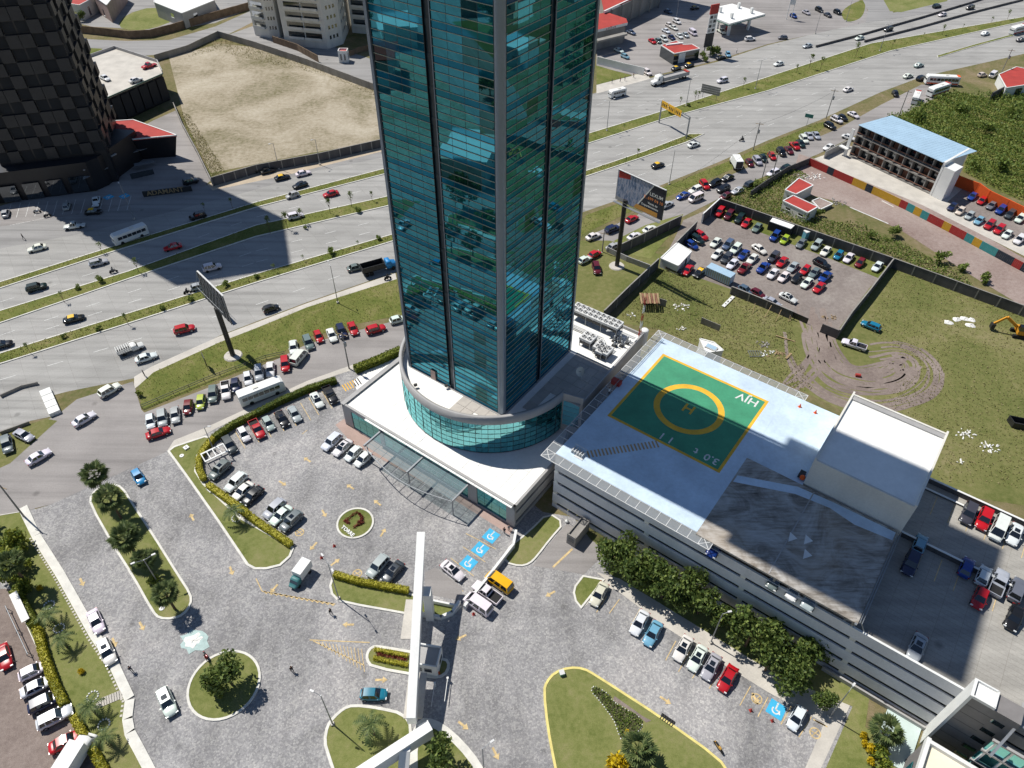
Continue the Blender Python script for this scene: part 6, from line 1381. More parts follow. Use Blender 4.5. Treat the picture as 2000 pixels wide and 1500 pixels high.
# garage deck
gd = 'cars on the garage roof deck'
row('the far row of the open garage deck', gd, -5, 12, [(1892, 1003, SU, 'dark grey'), (1922, 1014, SU, 'red'), (1950, 1033, Vn, 'white'), (1982, 1043, SS, 'white')], z=11.4)
row('the line behind the deck divider wall', gd, 5, -12, [(1797, 1062, Hb, 'light blue'), (1888, 1108, Hb, 'blue'), (1921, 1124, Hb, 'white'), (1951, 1138, Pk, 'silver'), (1986, 1152, SU, 'grey')], z=11.4)
row('the line in front of the deck divider wall', gd, -5, 12, [(1779, 1100, SU, 'navy'), (1914, 1168, Hb, 'red'), (1981, 1206, Sd, 'black')], z=11.4)
car(1791, 1264, -5, 12, SS, 'silver', 'silver sedan alone in the shade on the open garage deck', gd, 11.4)
row('the covered row under the stained garage slab', gd, -6, 10, [(1398, 1066, Sd, 'blue'), (1515, 1132, Hb, 'grey'), (1553, 1152, Hb, 'white'), (1586, 1168, SU, 'silver')], z=11.4)
# upper right highway
ur = 'cars on the upper right highway'
for a in ((1411, 157, -12, 3, SU, 'white', 'white SUV on the highway beside the semi truck'), (1355, 282, 12, -4, Sd, 'white', 'white sedan under the yellow gantry'), (1465, 76, 12, -1, SU, 'white', 'white SUV beside the filling station canopy'), (1529, 73, -12, 0, Hb, 'grey', 'grey hatchback on the filling station apron'), (1577, 89, -12, 3, Sd, 'silver', 'silver sedan below the filling station shadow'), (1521, 124, -12, 3, Sd, 'white', 'white sedan on the upper carriageway below the silver one'), (1679, 74, -12, 3, Sd, 'white', 'white sedan at the ramp split'), (1735, 57, -12, 3, SU, 'black', 'black SUV on the ramp at the upper right'), (1841, 28, -12, 3, Sd, 'white', 'white sedan on the ramp at the upper right'), (1830, 12, 12, -2, SU, 'dark green', 'dark SUV on the side road at the top right'), (1895, 15, -12, 3, SU, 'black', 'black SUV high on the ramp at the top right'), (1925, 65, 12, -3, Sd, 'white', 'white sedan above the thin median at the far right'), (1994, 77, 12, -3, Sd, 'dark grey', 'dark sedan at the far right frame edge'), (1657, 174, 12, -4, Sd, 'white', 'white sedan on the near carriageway left of the buses'), (1795, 127, 12, -3, Sd, 'silver', 'silver sedan above the parked buses'), (1774, 148, 12, -3, Sd, 'white', 'white sedan left of the black SUV by the buses'), (1800, 153, 12, -3, SU, 'black', 'black SUV touching the rear of the upper bus'), (1749, 183, 6, 8, Hb, 'black', 'black hatchback on the dirt left of the minibus'), (1919, 146, 12, -2, Hb, 'cream', 'cream hatchback right of the buses'), (1940, 146, 8, -6, Vn, 'white', 'white van beside the kiosk at the far right'), (1264, 141, 10, 6, SU, 'white', 'white SUV leaving past the white wall'), (1422, 106, 4, 8, Hb, 'light blue', 'pale blue hatchback beside the corner taxi')): car(*a, group=ur)
car(1285, 322, 12, -4, Tx, 'black-yellow', 'taxi on the near carriageway above the billboard', 'taxis'); car(1321, 133, 12, -4, Tx, 'black-yellow', 'taxi hidden behind the semi trailer', 'taxis'); car(1346, 127, 12, -4, Tx, 'black-yellow', 'taxi at the kerb in front of the red kiosk', 'taxis'); car(1408, 112, 12, -3, Tx, 'black-yellow', 'taxi at the kerb below the tall price sign', 'taxis'); car(1357, 15, 12, -2, Tx, 'black-yellow', 'taxi half in the shopping centre shadow', 'taxis')
row('the front row of the shopping forecourt', 'cars on the shopping forecourt', 10, 7, [(1274, 80, Sd, 'red'), (1286, 80, Hb, 'grey-green'), (1297, 76, SU, 'white'), (1312, 73, Sd, 'navy'), (1327, 70, Sd, 'white'), (1339, 68, Sd, 'silver'), (1353, 64, Vn, 'white')])
row('the back row of the shopping forecourt', 'cars on the shopping forecourt', 10, 5, [(1301, 60, Sd, 'white'), (1316, 54, Sd, 'white'), (1307, 49, Hb, 'white'), (1322, 42, SU, 'white')])
row('the shaded strip under the shopping centre', 'cars in the shopping centre shade', 10, 4, [(1209, 98, Sd, 'white'), (1221, 110, Hb, 'light blue'), (1233, 63, Sd, 'grey-blue'), (1305, 22, Sd, 'grey-blue')])
row('the shaded bays behind the filling station', 'cars behind the filling station', 10, 5, [(1550, 31, Hb, 'blue'), (1575, 24, Sd, 'silver'), (1600, 19, SU, 'black'), (1617, 29, Sd, 'dark grey'), (1636, 24, SU, 'black')])
car(1409, 61, 10, 6, Pk, 'white', 'white pickup under the filling station canopy edge')

# ---------------------------------------------------------------- buses, trucks
def along(px, py, dx, dy, z=1.2):
    c = G(px, py, z); d = G(px + dx, py + dy, z) - c; return Vector((c.x, c.y, 0)), math.atan2(d.y, d.x)
def bus(px, py, dx, dy, L, W, Hh, label, stripe=None, group=None, hood=False):
    c, rz = along(px, py, dx, dy, Hh * .8); e = thing('bus', label, 'bus', (c.x, c.y, .05), group, rz); h = L / 2; w_ = W / 2; loc = Vector(e.location)
    def part(mb, nm, mat): link(bpy.data.objects.new(nm, mb.mesh(nm, mat)), e)
    mb = MB(); rows = []
    for x, k, zt in ((-h, .93, Hh - .18), (-h + .25, 1, Hh), (h - .6, 1, Hh), (h - .1, .97, Hh - .3), (h, .9, Hh * .55)):
        sec = [(w_ * k, .35), (w_ * k, zt - .22), (w_ * k * .9, zt), (0, zt + .05)]; rows.append([(x, y, z) for y, z in sec] + [(x, -y, z) for y, z in sec[-2::-1]])
    mb.grid(rows, 0, False); mb.poly(rows[0]); mb.poly(rows[-1][::-1]); part(mb, 'body', m_white)
    n = max(4, int(L / 1.3))
    for sg in (-1, 1):
        for i in range(n):
            mb = MB(); x0 = -h + .5 + (L - 1.5) * i / n; mb.box((x0 + (L - 1.5) / n / 2, sg * (w_ + .01), Hh * .5), ((L - 1.5) / n - .12, .03, Hh * .28)); part(mb, 'side_window', m_carg)
        for x in (-h * .55, h * .6):
            mb = MB(); mb.tube((x, sg * (w_ - .25), .45), (x, sg * (w_ + .02), .45), .45, 12); part(mb, 'wheel', m_black)
        mb = MB(); mb.box((h - .02, sg * w_ * .7, .7), (.06, .3, .2)); part(mb, 'headlight', m_lamp)
    mb = MB(); mb.poly([(h + .02, -w_ * .86, Hh * .52), (h + .02, w_ * .86, Hh * .52), (h - .10, w_ * .9, Hh - .42), (h - .10, -w_ * .9, Hh - .42)]); part(mb, 'windscreen', m_carg)
    mb = MB(); mb.poly([(-h - .015, w_ * .8, Hh * .55), (-h - .015, -w_ * .8, Hh * .55), (-h - .015, -w_ * .8, Hh - .4), (-h - .015, w_ * .8, Hh - .4)]); part(mb, 'rear_window', m_carg)
    mb = MB(); mb.box((-h * .2, 0, Hh + .05), (1.1, .8, .14)); part(mb, 'roof_hatch', m_offw)
    if stripe:
        mb = MB()
        for sg in (-1, 1): mb.box((0, sg * (w_ + .012), .5), (L - .6, .03, .45))
        mb.box((-h + .55, 0, Hh + .02), (1.0, W * .8, .05)); mb.box((-h - .01, 0, .5), (.05, W * .85, .5)); part(mb, 'stripe', stripe)
    return e
bus(508, 758, 12, -4.6, 9.2, 2.4, 3.0, 'white bus parked beside the long green hedge')
bus(251, 452, -12, 4.5, 8.8, 2.3, 2.9, 'white bus half in the dark tower shadow', None, 'buses on the highway')
bus(1206, 177, -12, 3, 6.6, 2.1, 2.6, 'white minibus on the highway right of the tower', None, 'buses on the highway')
bus(1842, 151, -12, -.6, 11.5, 2.5, 3.2, 'long white bus, upper of the two at the right roadside', m_orange, 'buses at the roadside')
bus(1835, 170, -12, 4, 10.0, 2.5, 3.1, 'white bus with red stripe, lower of the two at roadside', m_red, 'buses at the roadside')
bus(1791, 186, -4, 10, 6.8, 2.2, 2.8, 'white minibus facing the camera below the two buses', m_red, 'buses at the roadside')
bus(1990, 53, -12, 3, 8, 2.4, 3.0, 'red and white bus at the top right frame edge', m_red, 'buses on the highway')
def truck(px, py, dx, dy, kind, label, name='truck'):
    c, rz = along(px, py, dx, dy); e = thing(name, label, 'truck', (c.x, c.y, .05), None, rz)
    def part(mb, nm, mat): link(bpy.data.objects.new(nm, mb.mesh(nm, mat)), e)
    def wheels(xs, w_, r=.48):
        for x in xs:
            for sg in (-1, 1): mb = MB(); mb.tube((x, sg * (w_ - .3), r), (x, sg * w_, r), r, 12); part(mb, 'wheel', m_black)
    if kind == 'semi':
        mb = MB(); loft(mb, [(5.2, .95, .5, 2.2, 2.3), (5.3, 1.2, .5, 3.3, 3.5), (7.2, 1.2, .5, 3.2, 3.4), (7.5, 1.15, .5, 2.3, 2.4), (7.6, 1.05, .5, 1.75, 1.85), (9.0, 1.0, .5, 1.6, 1.7), (9.2, .8, .6, 1.2, 1.3)]); part(mb, 'cab', m_white)
        mb = MB(); mb.poly([(7.56, -1.0, 1.95), (7.56, 1.0, 1.95), (7.32, .95, 2.85), (7.32, -.95, 2.85)]); part(mb, 'windscreen', m_carg)
        for sg in (-1, 1): mb = MB(); mb.box((6.9, sg * 1.21, 1.9), (.7, .03, .7)); part(mb, 'side_window', m_carg); mb = MB(); mb.tube((5.1, sg * .9, .8), (5.1, sg * .9, 3.9), .09, 6); part(mb, 'exhaust', m_gsteel)
        mb = MB(); mb.box((-1.2, 0, 1.15), (12.2, 2.5, .3)); part(mb, 'trailer_bed', m_gsteel)
        mb = MB()
        for sg in (-1, 1): mb.box((-1.2, sg * 1.2, 1.45), (12.2, .08, .95))
        mb.box((-7.25, 0, 1.45), (.1, 2.4, .95)); mb.box((4.85, 0, 1.45), (.1, 2.4, 1.2)); part(mb, 'trailer_sides', m_gsteel)
        mb = MB(); mb.box((-1.2, 0, 1.9), (12.0, 2.3, .2)); part(mb, 'load', m_grey)
        mb = MB(); mb.box((-6.8, 0, 2.1), (.9, 2.4, .4)); part(mb, 'tail_rack', m_red); wheels((8.3, 5.6, 4.5, -4.6, -5.8), 1.25, .5)
    if kind == 'dump':
        mb = MB(); loft(mb, [(2.0, 1.1, .6, 2.3, 2.5), (2.2, 1.15, .6, 2.6, 2.75), (3.1, 1.15, .6, 2.5, 2.7), (3.4, 1.1, .6, 1.8, 1.9), (4.5, 1.0, .6, 1.6, 1.7), (4.7, .8, .7, 1.2, 1.3)]); o = MB(); part(mb, 'cab', grime('truck_blue', lin(40, 140, 206), .5, .12))
        mb = MB(); mb.poly([(3.42, -1, 1.95), (3.42, 1, 1.95), (3.2, .95, 2.5), (3.2, -.95, 2.5)]); part(mb, 'windscreen', m_carg)
        mb = MB()
        for sg in (-1, 1): mb.box((-1.3, sg * 1.2, 1.3), (5.6, .1, 1.4))
        mb.box((-4.1, 0, 1.3), (.1, 2.4, 1.3)); mb.box((1.5, 0, 1.3), (.12, 2.4, 1.6)); part(mb, 'dump_body', m_dsteel)
        for i in range(6): mb = MB(); [mb.box((-3.8 + i * 1.0, sg * 1.28, 1.3), (.12, .1, 1.4)) for sg in (-1, 1)]; part(mb, 'rib', m_dsteel)
        mb = MB(); mb.box((-1.3, 0, 1.2), (5.5, 2.3, .15)); part(mb, 'load_floor', m_dark); mb = MB(); mb.box((0, 0, .6), (8, .9, .4)); part(mb, 'chassis', m_dsteel); wheels((3.6, -2.0, -3.2), 1.2, .52)
    if kind == 'box':
        mb = MB(); mb.box((-1.0, 0, .95), (4.6, 2.2, 2.3)); part(mb, 'cargo_box', m_white)
        mb = MB(); loft(mb, [(1.35, 1.0, .5, 1.9, 2.1), (1.5, 1.02, .5, 2.1, 2.25), (2.3, 1.02, .5, 2.0, 2.15), (2.8, .98, .5, 1.2, 1.25), (3.1, .9, .6, 1.1, 1.15)]); part(mb, 'cab', m_white)
        mb = MB(); mb.poly([(2.72, -.9, 1.42), (2.72, .9, 1.42), (2.38, .88, 2.0), (2.38, -.88, 2.0)]); part(mb, 'windscreen', m_carg); mb = MB(); mb.box((-3.35, 0, 1.05), (.06, 1.9, 2.0)); part(mb, 'rear_door', m_dsteel)
        mb = MB(); mb.box((-.4, 0, .55), (6.2, .9, .35)); part(mb, 'chassis', m_dsteel); wheels((2.1, -2.0), 1.05, .42)
    if kind == 'cart':
        mb = MB(); mb.box((-.9, 0, .9), (2.9, 1.7, 1.7)); part(mb, 'cargo_box', m_white)
        mb = MB(); loft(mb, [(.65, .78, .4, 1.5, 1.6), (.8, .8, .4, 1.65, 1.75), (1.3, .8, .4, 1.55, 1.65), (1.75, .75, .4, .95, 1.0), (2.2, .62, .5, .8, .82)]); part(mb, 'cab', grime('cab_teal', lin(64, 120, 122), .5, .12))
        mb = MB(); mb.poly([(1.72, -.7, 1.1), (1.72, .7, 1.1), (1.4, .68, 1.52), (1.4, -.68, 1.52)]); part(mb, 'windscreen', m_carg); wheels((1.4, -1.5), .85, .33)
    if kind == 'stake':
        mb = MB(); loft(mb, [(.1, .85, .4, 1.5, 1.6), (.2, .9, .4, 1.65, 1.72), (1.0, .9, .4, 1.6, 1.7), (1.5, .88, .4, 1.0, 1.05), (2.5, .82, .45, .92, .96), (2.65, .65, .5, .7, .72)]); part(mb, 'cab', m_white)
        mb = MB(); mb.poly([(1.5, -.8, 1.1), (1.5, .8, 1.1), (1.1, .76, 1.55), (1.1, -.76, 1.55)]); part(mb, 'windscreen', m_carg)
        mb = MB(); mb.box((-1.4, 0, .75), (2.9, 1.9, .12)); part(mb, 'bed', m_dsteel)
        for i in range(7): mb = MB(); mb.box((-2.75 + i * .45, 0, 1.75), (.1, 1.9, .08)); part(mb, 'roof_slat', m_white)
        for sg in (-1, 1):
            for z in (1.0, 1.3, 1.6): mb = MB(); mb.box((-1.4, sg * .93, z), (2.9, .06, .12)); part(mb, 'side_slat', m_white)
            for x in (-2.8, -1.4, 0): mb = MB(); mb.box((x, sg * .93, .8), (.08, .08, 1.0)); part(mb, 'stake', m_white)
        wheels((1.8, -1.7), .92, .36)
truck(1312, 152, -12, 3.1, 'semi', 'white semi truck with long flat trailer at the roadside', 'semi_truck')
truck(738, 522, 12, -3.3, 'dump', 'blue cabbed dump truck disappearing behind the tower', 'dump_truck')
truck(1437, 318, -7, -12, 'box', 'white box truck parked on the right verge')
truck(585, 1123, -6, 8, 'cart', 'small delivery truck with white box near the flower bed')
truck(254, 678, 12, -4.4, 'stake', 'white stake bed truck on the near carriageway')
truck(150, 1478, 5, -8, 'box', 'white box truck at the lower left frame edge')
# ---------------------------------------------------------------- surrounding buildings
def bldg(name, label, loc, cat='building'): return thing(name, label, cat, (loc[0], loc[1], 0))
def bprism(e, nm, pts, z0, z1, mat, mt=None, mtop=None):
    mb = MB(); mb.prism(pts, z0, z1, 0, 1 if mtop else None); return mb.build(nm, [mat, mtop] if mtop else mat, e)
# dark checkered tower, upper left
dt = bldg('checkered_tower', 'dark brown tower with a checkered facade of projecting boxes', (-127, 193), 'tower')
ra = math.atan2(8.2, 26.2); DX = Vector((math.cos(ra), math.sin(ra), 0)); DY = Vector((-DX.y, DX.x, 0)); D0 = Vector((-140, 183.4, 0))
m_dtA = grime('dark_bronze_panel', lin(40, 40, 44), .5, .2, .4, 3); m_dtB = grime('charcoal_panel', lin(30, 30, 34), .4, .2, .4, 3)
HT = 112
bprism(dt, 'core', [tuple(p.xy) for p in (D0, D0 + DX * 27, D0 + DX * 27 + DY * 24, D0 + DY * 24)], 0, HT, m_dtB)
rnd = random.Random(5); cm = {}
for f, (o, a, nr, nc) in enumerate(((D0, DX, -DY, 9), (D0 + DX * 27, DY, DX, 8))):
    for r in range(32):
        for c in range(nc):
            z0 = 9.4 + r * 3.2
            kind = (r + c + (c // 3)) % 2
            p = o + a * (c * 3.0 + .06) + Z3 * z0
            if z0 > 58: continue
            if kind: 
                if ('b', f) not in cm: m0 = MB(); m0.ob((0, 0, 0), a * 2.88, nr * .75, Z3 * 3.1); cm[('b', f)] = m0.mesh('projecting_box', m_dtA)
                inst(cm[('b', f)], 'projecting_box', dt, p - Vector(dt.location))
            else:
                if ('w', f) not in cm: m0 = MB(); m0.ob(a * .15 + Z3 * .25, a * 2.6, nr * .05, Z3 * 2.6); cm[('w', f)] = m0.mesh('window', m_dark)
                inst(cm[('w', f)], 'window', dt, p - Vector(dt.location))
PD = [tuple(G2(*q)) for q in ((-60, 408), (0, 397), (100, 384), (190, 372), (212, 362))] + [(-112, 206), (-160, 215), (-185, 200)]
bprism(dt, 'podium', PD, 0, 8.6, m_dtB, mtop=m_dtA)
mb = MB(); mb.ob(D0 + Vector((-38, -3, 8.6)), DX * 40, -DY * .5, Z3 * 1.0); mb.build('podium_parapet', m_grey, dt)
mb = MB(); mb.ob(D0 + Vector((-38, -12, 8.7)), DX * 26, DY * 9, Z3 * .1); mb.build('podium_terrace', m_pink, dt)
for k in range(5):
    q = Vector((*PD[0], 0)).lerp(Vector((*PD[3], 0)), .1 + k * .18); mb = MB(); mb.ob(q - DY * .08 + Z3 * .4, DX * 4.2, -DY * .1, Z3 * 4.5); mb.build('shop_window', m_win, dt)
for k, (p, q) in enumerate((((158, 328), (218, 296)), ((162, 332), (226, 300)))):
    mb = MB(); mb.bar(G(*p, 6.5), G(*q, 6.5), .8, .25); mb.build('awning_rail', m_grey, dt)
mb = MB(); a, b = G(163, 340, 5), G(212, 318, 5); mb.hexa([a - Z3 * .6 + Vector((.5, -2, 0)), b - Z3 * .6 + Vector((.5, -2, 0)), b - Z3 * .1, a - Z3 * .1, a - Z3 * .5 + Vector((.5, -2, 0)), b - Z3 * .5 + Vector((.5, -2, 0)), b, a]); mb.build('awning', m_gsteel, dt)
c = G(326, 371, 1.2); e = thing('name_sign', 'low dark sign wall lettered at the foot of the forecourt', 'sign', (c.x, c.y, 0)); mb = MB(); mb.box((c.x, c.y, 0), (13, .4, 1.6), RAD(16)); mb.build('sign_wall', m_dsteel, e)
put_text('ADAMANT', 2.0, (c.x - .5 + .07, c.y - .42, .95), (math.cos(RAD(16)), math.sin(RAD(16)), 0), (0, 0, 1), m_wood, e, 'lettering', .03)
# red roofed annex
rr = bldg('red_roof_pavilion', 'dark angular pavilion with a red roof beside the dark tower', (-113, 209))
RP = [(-126.8, 215.1), (-117.2, 216.7), (-100.4, 206.5), (-112.3, 203.6), (-117.7, 205.9)]
mb = MB(); lo = [(x * .985 - 1.7, y * .985 + 3.3) for x, y in RP]
mb.prism(RP, 6.6, 7.0, 0); mb.build('roof', m_red, rr)
mb = MB(); k = len(RP)
mb.grid([[(x, y, -.02) for x, y in inset(RP, 1.3)], [(x, y, 6.6) for x, y in inset(RP, .1)]], 0, False, True); mb.build('wall', m_dtB, rr)
mb = MB(); 
for i in range(5): a, b = Vector((*RP[i], 7.0)), Vector((*RP[(i + 1) % 5], 7.0)); mb.bar(a, b, .3, .3)
mb.build('roof_rim', m_white, rr)
for i, (p, q) in enumerate((((252, 298), (306, 282)), ((262, 322), (302, 314)))):
    mb = MB(); a, b = G(*p, 3.5 - i * 2), G(*q, 3.5 - i * 2); mb.bar(a, b, 1.6, .15); mb.build('shade_panel', m_gsteel, rr)
mb = MB(); a, b = G(232, 300, 1.0), G(300, 345, 1.0); mb.bar(G(255, 345, 1.4), G(300, 335, 1.4), .2, 1.6); mb.build('window', m_win, rr)
# parking deck with white roof
pd = bldg('roof_deck_building', 'dark glazed building with a pale rooftop car deck', (-135, 245))
PP = [(-150.3, 259.6), (-143.4, 270.5), (-123.6, 257.8), (-118.5, 248.3), (-132.3, 222.6), (-152, 232), (-150, 246)]
bprism(pd, 'wall', inset(PP, .3), 0, 8.6, m_dtB); bprism(pd, 'roof_deck', PP, 8.6, 9.0, m_walk)
mb = MB()
for a, b in ((PP[0], PP[1]), (PP[1], PP[2]), (PP[2], PP[3])): mb.bar(Vector((*a, 9.5)), Vector((*b, 9.5)), .25, 1.0)
mb.build('parapet', m_grey, pd)
mb = MB(); mb.bar(Vector((*PP[3], 8.9)), Vector((*PP[4], 8.9)), .3, .3); mb.build('edge_trim', grime('dark_green_trim', lin(30, 74, 60), .6), pd)
for k in range(8):
    a, b = Vector((*PP[3], 0)), Vector((*PP[4], 0)); d = (b - a); n = Vector((d.y, -d.x, 0)).normalized(); p = a + d * (k / 8 + .01)
    mb = MB(); mb.ob(p + Z3 * .8 + n * (-.2 if n.x < 0 else -.2), d * .11, n * .1, Z3 * 7.2); mb.build('window', m_dark, pd)
# white apartment blocks, top centre
def apart(label, pts, h, faces, name='apartment_block'):
    e = bldg(name, label, pts[0]); bprism(e, 'wall', pts, 0, h, m_offw)
    bprism(e, 'roof', inset(pts, .4), h, h + .3, m_roofw)
    for (i, t0, t1, n, z0) in faces:
        a, b = Vector((*pts[i], 0)), Vector((*pts[(i + 1) % len(pts)], 0)); d = b - a; L = d.length; d.normalize(); nr = Vector((d.y, -d.x, 0)); z = z0
        while z + 2.6 < h:
            for k in range(n):
                w_ = L * (t1 - t0) / n; p = a + d * (L * t0 + w_ * k + .2) + Z3 * z
                if n <= 2:    # balcony: recessed dark bay, slab, rail and glazing
                    mb = MB(); mb.ob(p + nr * .01, d * (w_ - .4), nr * .03, Z3 * 2.0); mb.build('window', m_win, e)
                    mb = MB(); mb.ob(p - Z3 * .5 + nr * .04, d * (w_ - .4), nr * 1.1, Z3 * .18); mb.ob(p - Z3 * .32 + nr * 1.06, d * (w_ - .4), nr * .08, Z3 * .8); mb.build('balcony', m_offw, e)
                else:
                    mb = MB(); mb.ob(p + nr * .01 + Z3 * .5, d * (w_ * .5), nr * .04, Z3 * 1.3); mb.build('window', m_win, e)
            z += 3.6
    return e
apart('white apartment block with stacked balconies at the top', [(-91, 301), (-73.5, 297), (-68.5, 303), (-69, 326), (-93, 326)], 27, [(0, .12, .92, 2, 3.6), (1, .2, .85, 3, 2.8), (2, .1, .6, 3, 2.8)])
apart('white apartment wing left of the balconied block', [(-106, 312), (-99, 308.5), (-95, 309), (-94.2, 326), (-106, 330)], 27, [(0, .1, .9, 1, 4.0), (1, .1, .9, 3, 2.8)])
apart('white apartment wing right of the balconied block', [(-67, 316), (-50, 312), (-48, 332), (-67, 335)], 27, [(0, .05, .95, 2, 3.4)])
c = G(673, 120); e = bldg('gate_hut', 'little white gate hut with open roof by the apartments', c, 'hut')
for a, b, w_, d_ in ((0, -1.5, 3.4, .25), (0, 1.5, 3.4, .25), (-1.6, 0, .25, 3), (1.6, 0, .25, 3)): mb = MB(); mb.box((c.x + a, c.y + b, 0), (w_, d_, 4.4), 0); mb.build('wall', m_white, e)
mb = MB(); mb.box((c.x, c.y, 3.7), (3.0, 2.8, .15), 0); mb.build('roof', m_red, e)
for a in (-.7, .7): mb = MB(); mb.box((c.x + a, c.y - 1.66, 1.0), (.6, .06, 2.2), 0); mb.build('window', m_win, e)
mb = MB(); mb.box((c.x + 1.75, c.y, 1.0), (.06, .8, 2.2), 0); mb.build('window', m_win, e)
# houses top left
def house(label, px, z, mat_r, mat_w=None, name='house', rim=True):
    P_ = [G2(px[i], px[i + 1], z) for i in range(0, len(px), 2)]; e = bldg(name, label, P_[0], 'house')
    bprism(e, 'wall', inset(P_, .15), 0, z - .2, mat_w or m_offw); bprism(e, 'roof', inset(P_, .3), z - .2, z - .05, mat_r)
    if rim:
        mb = MB(); Q = inset(P_, .15)
        for a, b in zip(Q, Q[1:] + Q[:1]): mb.bar(Vector((*a, z - .05)), Vector((*b, z - .05)), .3, .3)
        mb.build('roof_rim', m_white, e)
    return e, P_
def winon(e, P_, i, t, w_, z0, h, mat=None, nm='window'):
    a, b = Vector((*P_[i], 0)), Vector((*P_[(i + 1) % len(P_)], 0)); d = (b - a); L = d.length; d.normalize(); n = Vector((d.y, -d.x, 0))
    if area2(P_) < 0: n = -n
    mb = MB(); mb.ob(a + d * (L * t) + n * -.13 + Z3 * z0, d * w_, n * .05, Z3 * h); o = mb.build(nm, mat or m_win, e)
    if nm == 'window': mb = MB(); mb.ob(a + d * (L * t - .1) + n * -.13 + Z3 * (z0 - .12), d * (w_ + .2), n * .16, Z3 * .1); mb.build('sill', m_white, o)
e, P_ = house('white walled house with dark red roof at the top left', (128, 6, 155, 10, 185, -6, 150, -30, 110, -30), 6, m_red); winon(e, P_, 0, .3, 2, 1, 2); winon(e, P_, 1, .4, 1.2, .5, 3.5)
e, P_ = house('white house with terracotta side wall at the top left', (102, -2, 128, 3, 120, -30, 95, -30), 5, m_red); winon(e, P_, 0, .3, 2, 1, 2)
e, P_ = house('tall pale house wall behind the small lawn', (182, -8, 208, 10, 240, -30, 200, -50), 7, m_roofw, m_pink); winon(e, P_, 0, .4, 1.4, .8, 2.6)
e, P_ = house('pale grey house beyond the small lawn at the top', (300, 4, 355, 26, 420, 0, 380, -60, 310, -60), 6, m_roofw, m_grey); winon(e, P_, 0, .55, 2.2, 2.6, 1.6); winon(e, P_, 1, .3, 2.2, 2.6, 1.6)
tree(385, 22, 1.0, 0, 'tree clump beside the brown wall at the top', None, 2.5); tree(140, 38, .9, 1, 'dark garden tree beside the white walled house', None, 2.5); tree(160, 32, .8, 2, 'small garden tree right of the white walled house', None, 2.5)
# shopping centre, upper right of the tower
sc_ = bldg('shopping_centre', 'shopping centre with red roofs and shaded arcades', G(1220, 30))
Q1 = [G2(*p, 9) for p in ((1180, 22), (1262, -14), (1300, -34), (1300, -90), (1160, -70))]; bprism(sc_, 'wall', inset(Q1, 1.2), 0, 8.6, m_conc); bprism(sc_, 'roof', Q1, 8.6, 9.0, m_red)
mb = MB(); mb.bar(Vector((*Q1[0], 8.7)), Vector((*Q1[2], 8.7)), .6, .9); mb.build('fascia', m_white, sc_)
Q2 = [G2(*p, 8) for p in ((1150, 62), (1226, 44), (1223, 36), (1186, 24), (1150, 30))]; bprism(sc_, 'corner_wall', inset(Q2, .8), 0, 7.6, m_conc); bprism(sc_, 'corner_roof', Q2, 7.0, 8.0, m_white, mtop=m_red)
a, b = G(1180, 57, 7.5), G(1224, 46, 7.5); d = b - a
for k in range(9): mb = MB(); p = a + d * (.1 + k * .09) + Vector((0, -.35, -.35)); mb.ob(p, d * .035, Vector((0, -.08, 0)), Z3 * (.5 + .25 * (k % 3))); mb.build('sign_stroke', m_red, sc_)
for k, z in enumerate((5.2, 2.2)):
    mb = MB(); a, b = G(1165, 80, z), G(1222, 66, z); mb.bar(a, b, 2.2, .7); mb.build('arcade_slab', m_conc, sc_)
for k in range(4): mb = MB(); p = G(1170 + k * 16, 90 - k * 4); mb.box((p.x, p.y, 0), (.5, .5, 5), 0); mb.build('column', m_conc, sc_)
for k in range(6): mb = MB(); p = Vector((*Q1[0], 0)).lerp(Vector((*Q1[2], 0)), .1 + k * .16); mb.box((p.x + .5, p.y - .4, 0), (.5, .5, 8.6), 0); mb.build('column', m_conc, sc_)
# red topped kiosk and tall price sign
ks, P_ = house('small glazed kiosk with a red stepped roof', (1290, 88, 1321, 79, 1336, 87, 1352, 86, 1368, 95, 1317, 105), 4.2, m_red, m_win, 'kiosk')
mb = MB(); a, b = G(1301, 88, 4.35), G(1334, 84, 4.35); mb.bar(a, b, .9, .5); mb.build('roof_step', m_white, ks)
winon(ks, P_, 4, .55, 3.0, .2, 3.6, m_white, 'end_wall')
c = G(1382, 125); e = thing('price_sign', 'tall red topped price sign on a pole beside the kiosk', 'sign', (c.x, c.y, 0))
sp = Vector((-2.2, 1.5, 0)); sd = Vector((math.cos(RAD(28)), math.sin(RAD(28)), 0)); base = G(1380, 108); base.z = 0
for k, (z0, z1, mt) in enumerate(((3.2, 8.2, m_dsteel), (8.25, 15.0, m_white), (15.05, 18.4, m_red))): mb = MB(); mb.ob(base + Z3 * z0 - sd * 1.9, sd * 3.8, Vector((-sd.y, sd.x, 0)) * .5, Z3 * (z1 - z0)); mb.build('sign_panel', mt, e)
for k in range(4):
    for j in range(2): mb = MB(); mb.ob(base + Z3 * (8.7 + k * 1.6) - sd * (1.5 - j * 1.7) - Vector((-sd.y, sd.x, 0)) * .03, sd * 1.2, Vector((-sd.y, sd.x, 0)) * .02, Z3 * 1.0); mb.build('price_plate', m_dsteel if (k + j) % 2 else m_grey, e)
mb = MB(); mb.tube(base + sd * 1.6, base + sd * 1.6 + Z3 * 3.2, .2, 8); mb.tube(base - sd * 1.6, base - sd * 1.6 + Z3 * 3.2, .2, 8); mb.build('legs', m_gsteel, e)
for k, (x, y, s) in enumerate(((1388, 100, 1.6), (1400, 98, 1.4), (1372, 108, 1.3), (1395, 106, 1.5), (1378, 116, 1.2))): bush(x, y, s, 'green bush around the price sign foot, %s from the left' % ORD[[2, 4, 0, 3, 1][k]], SHC[k % 3], 'bushes around the price sign')
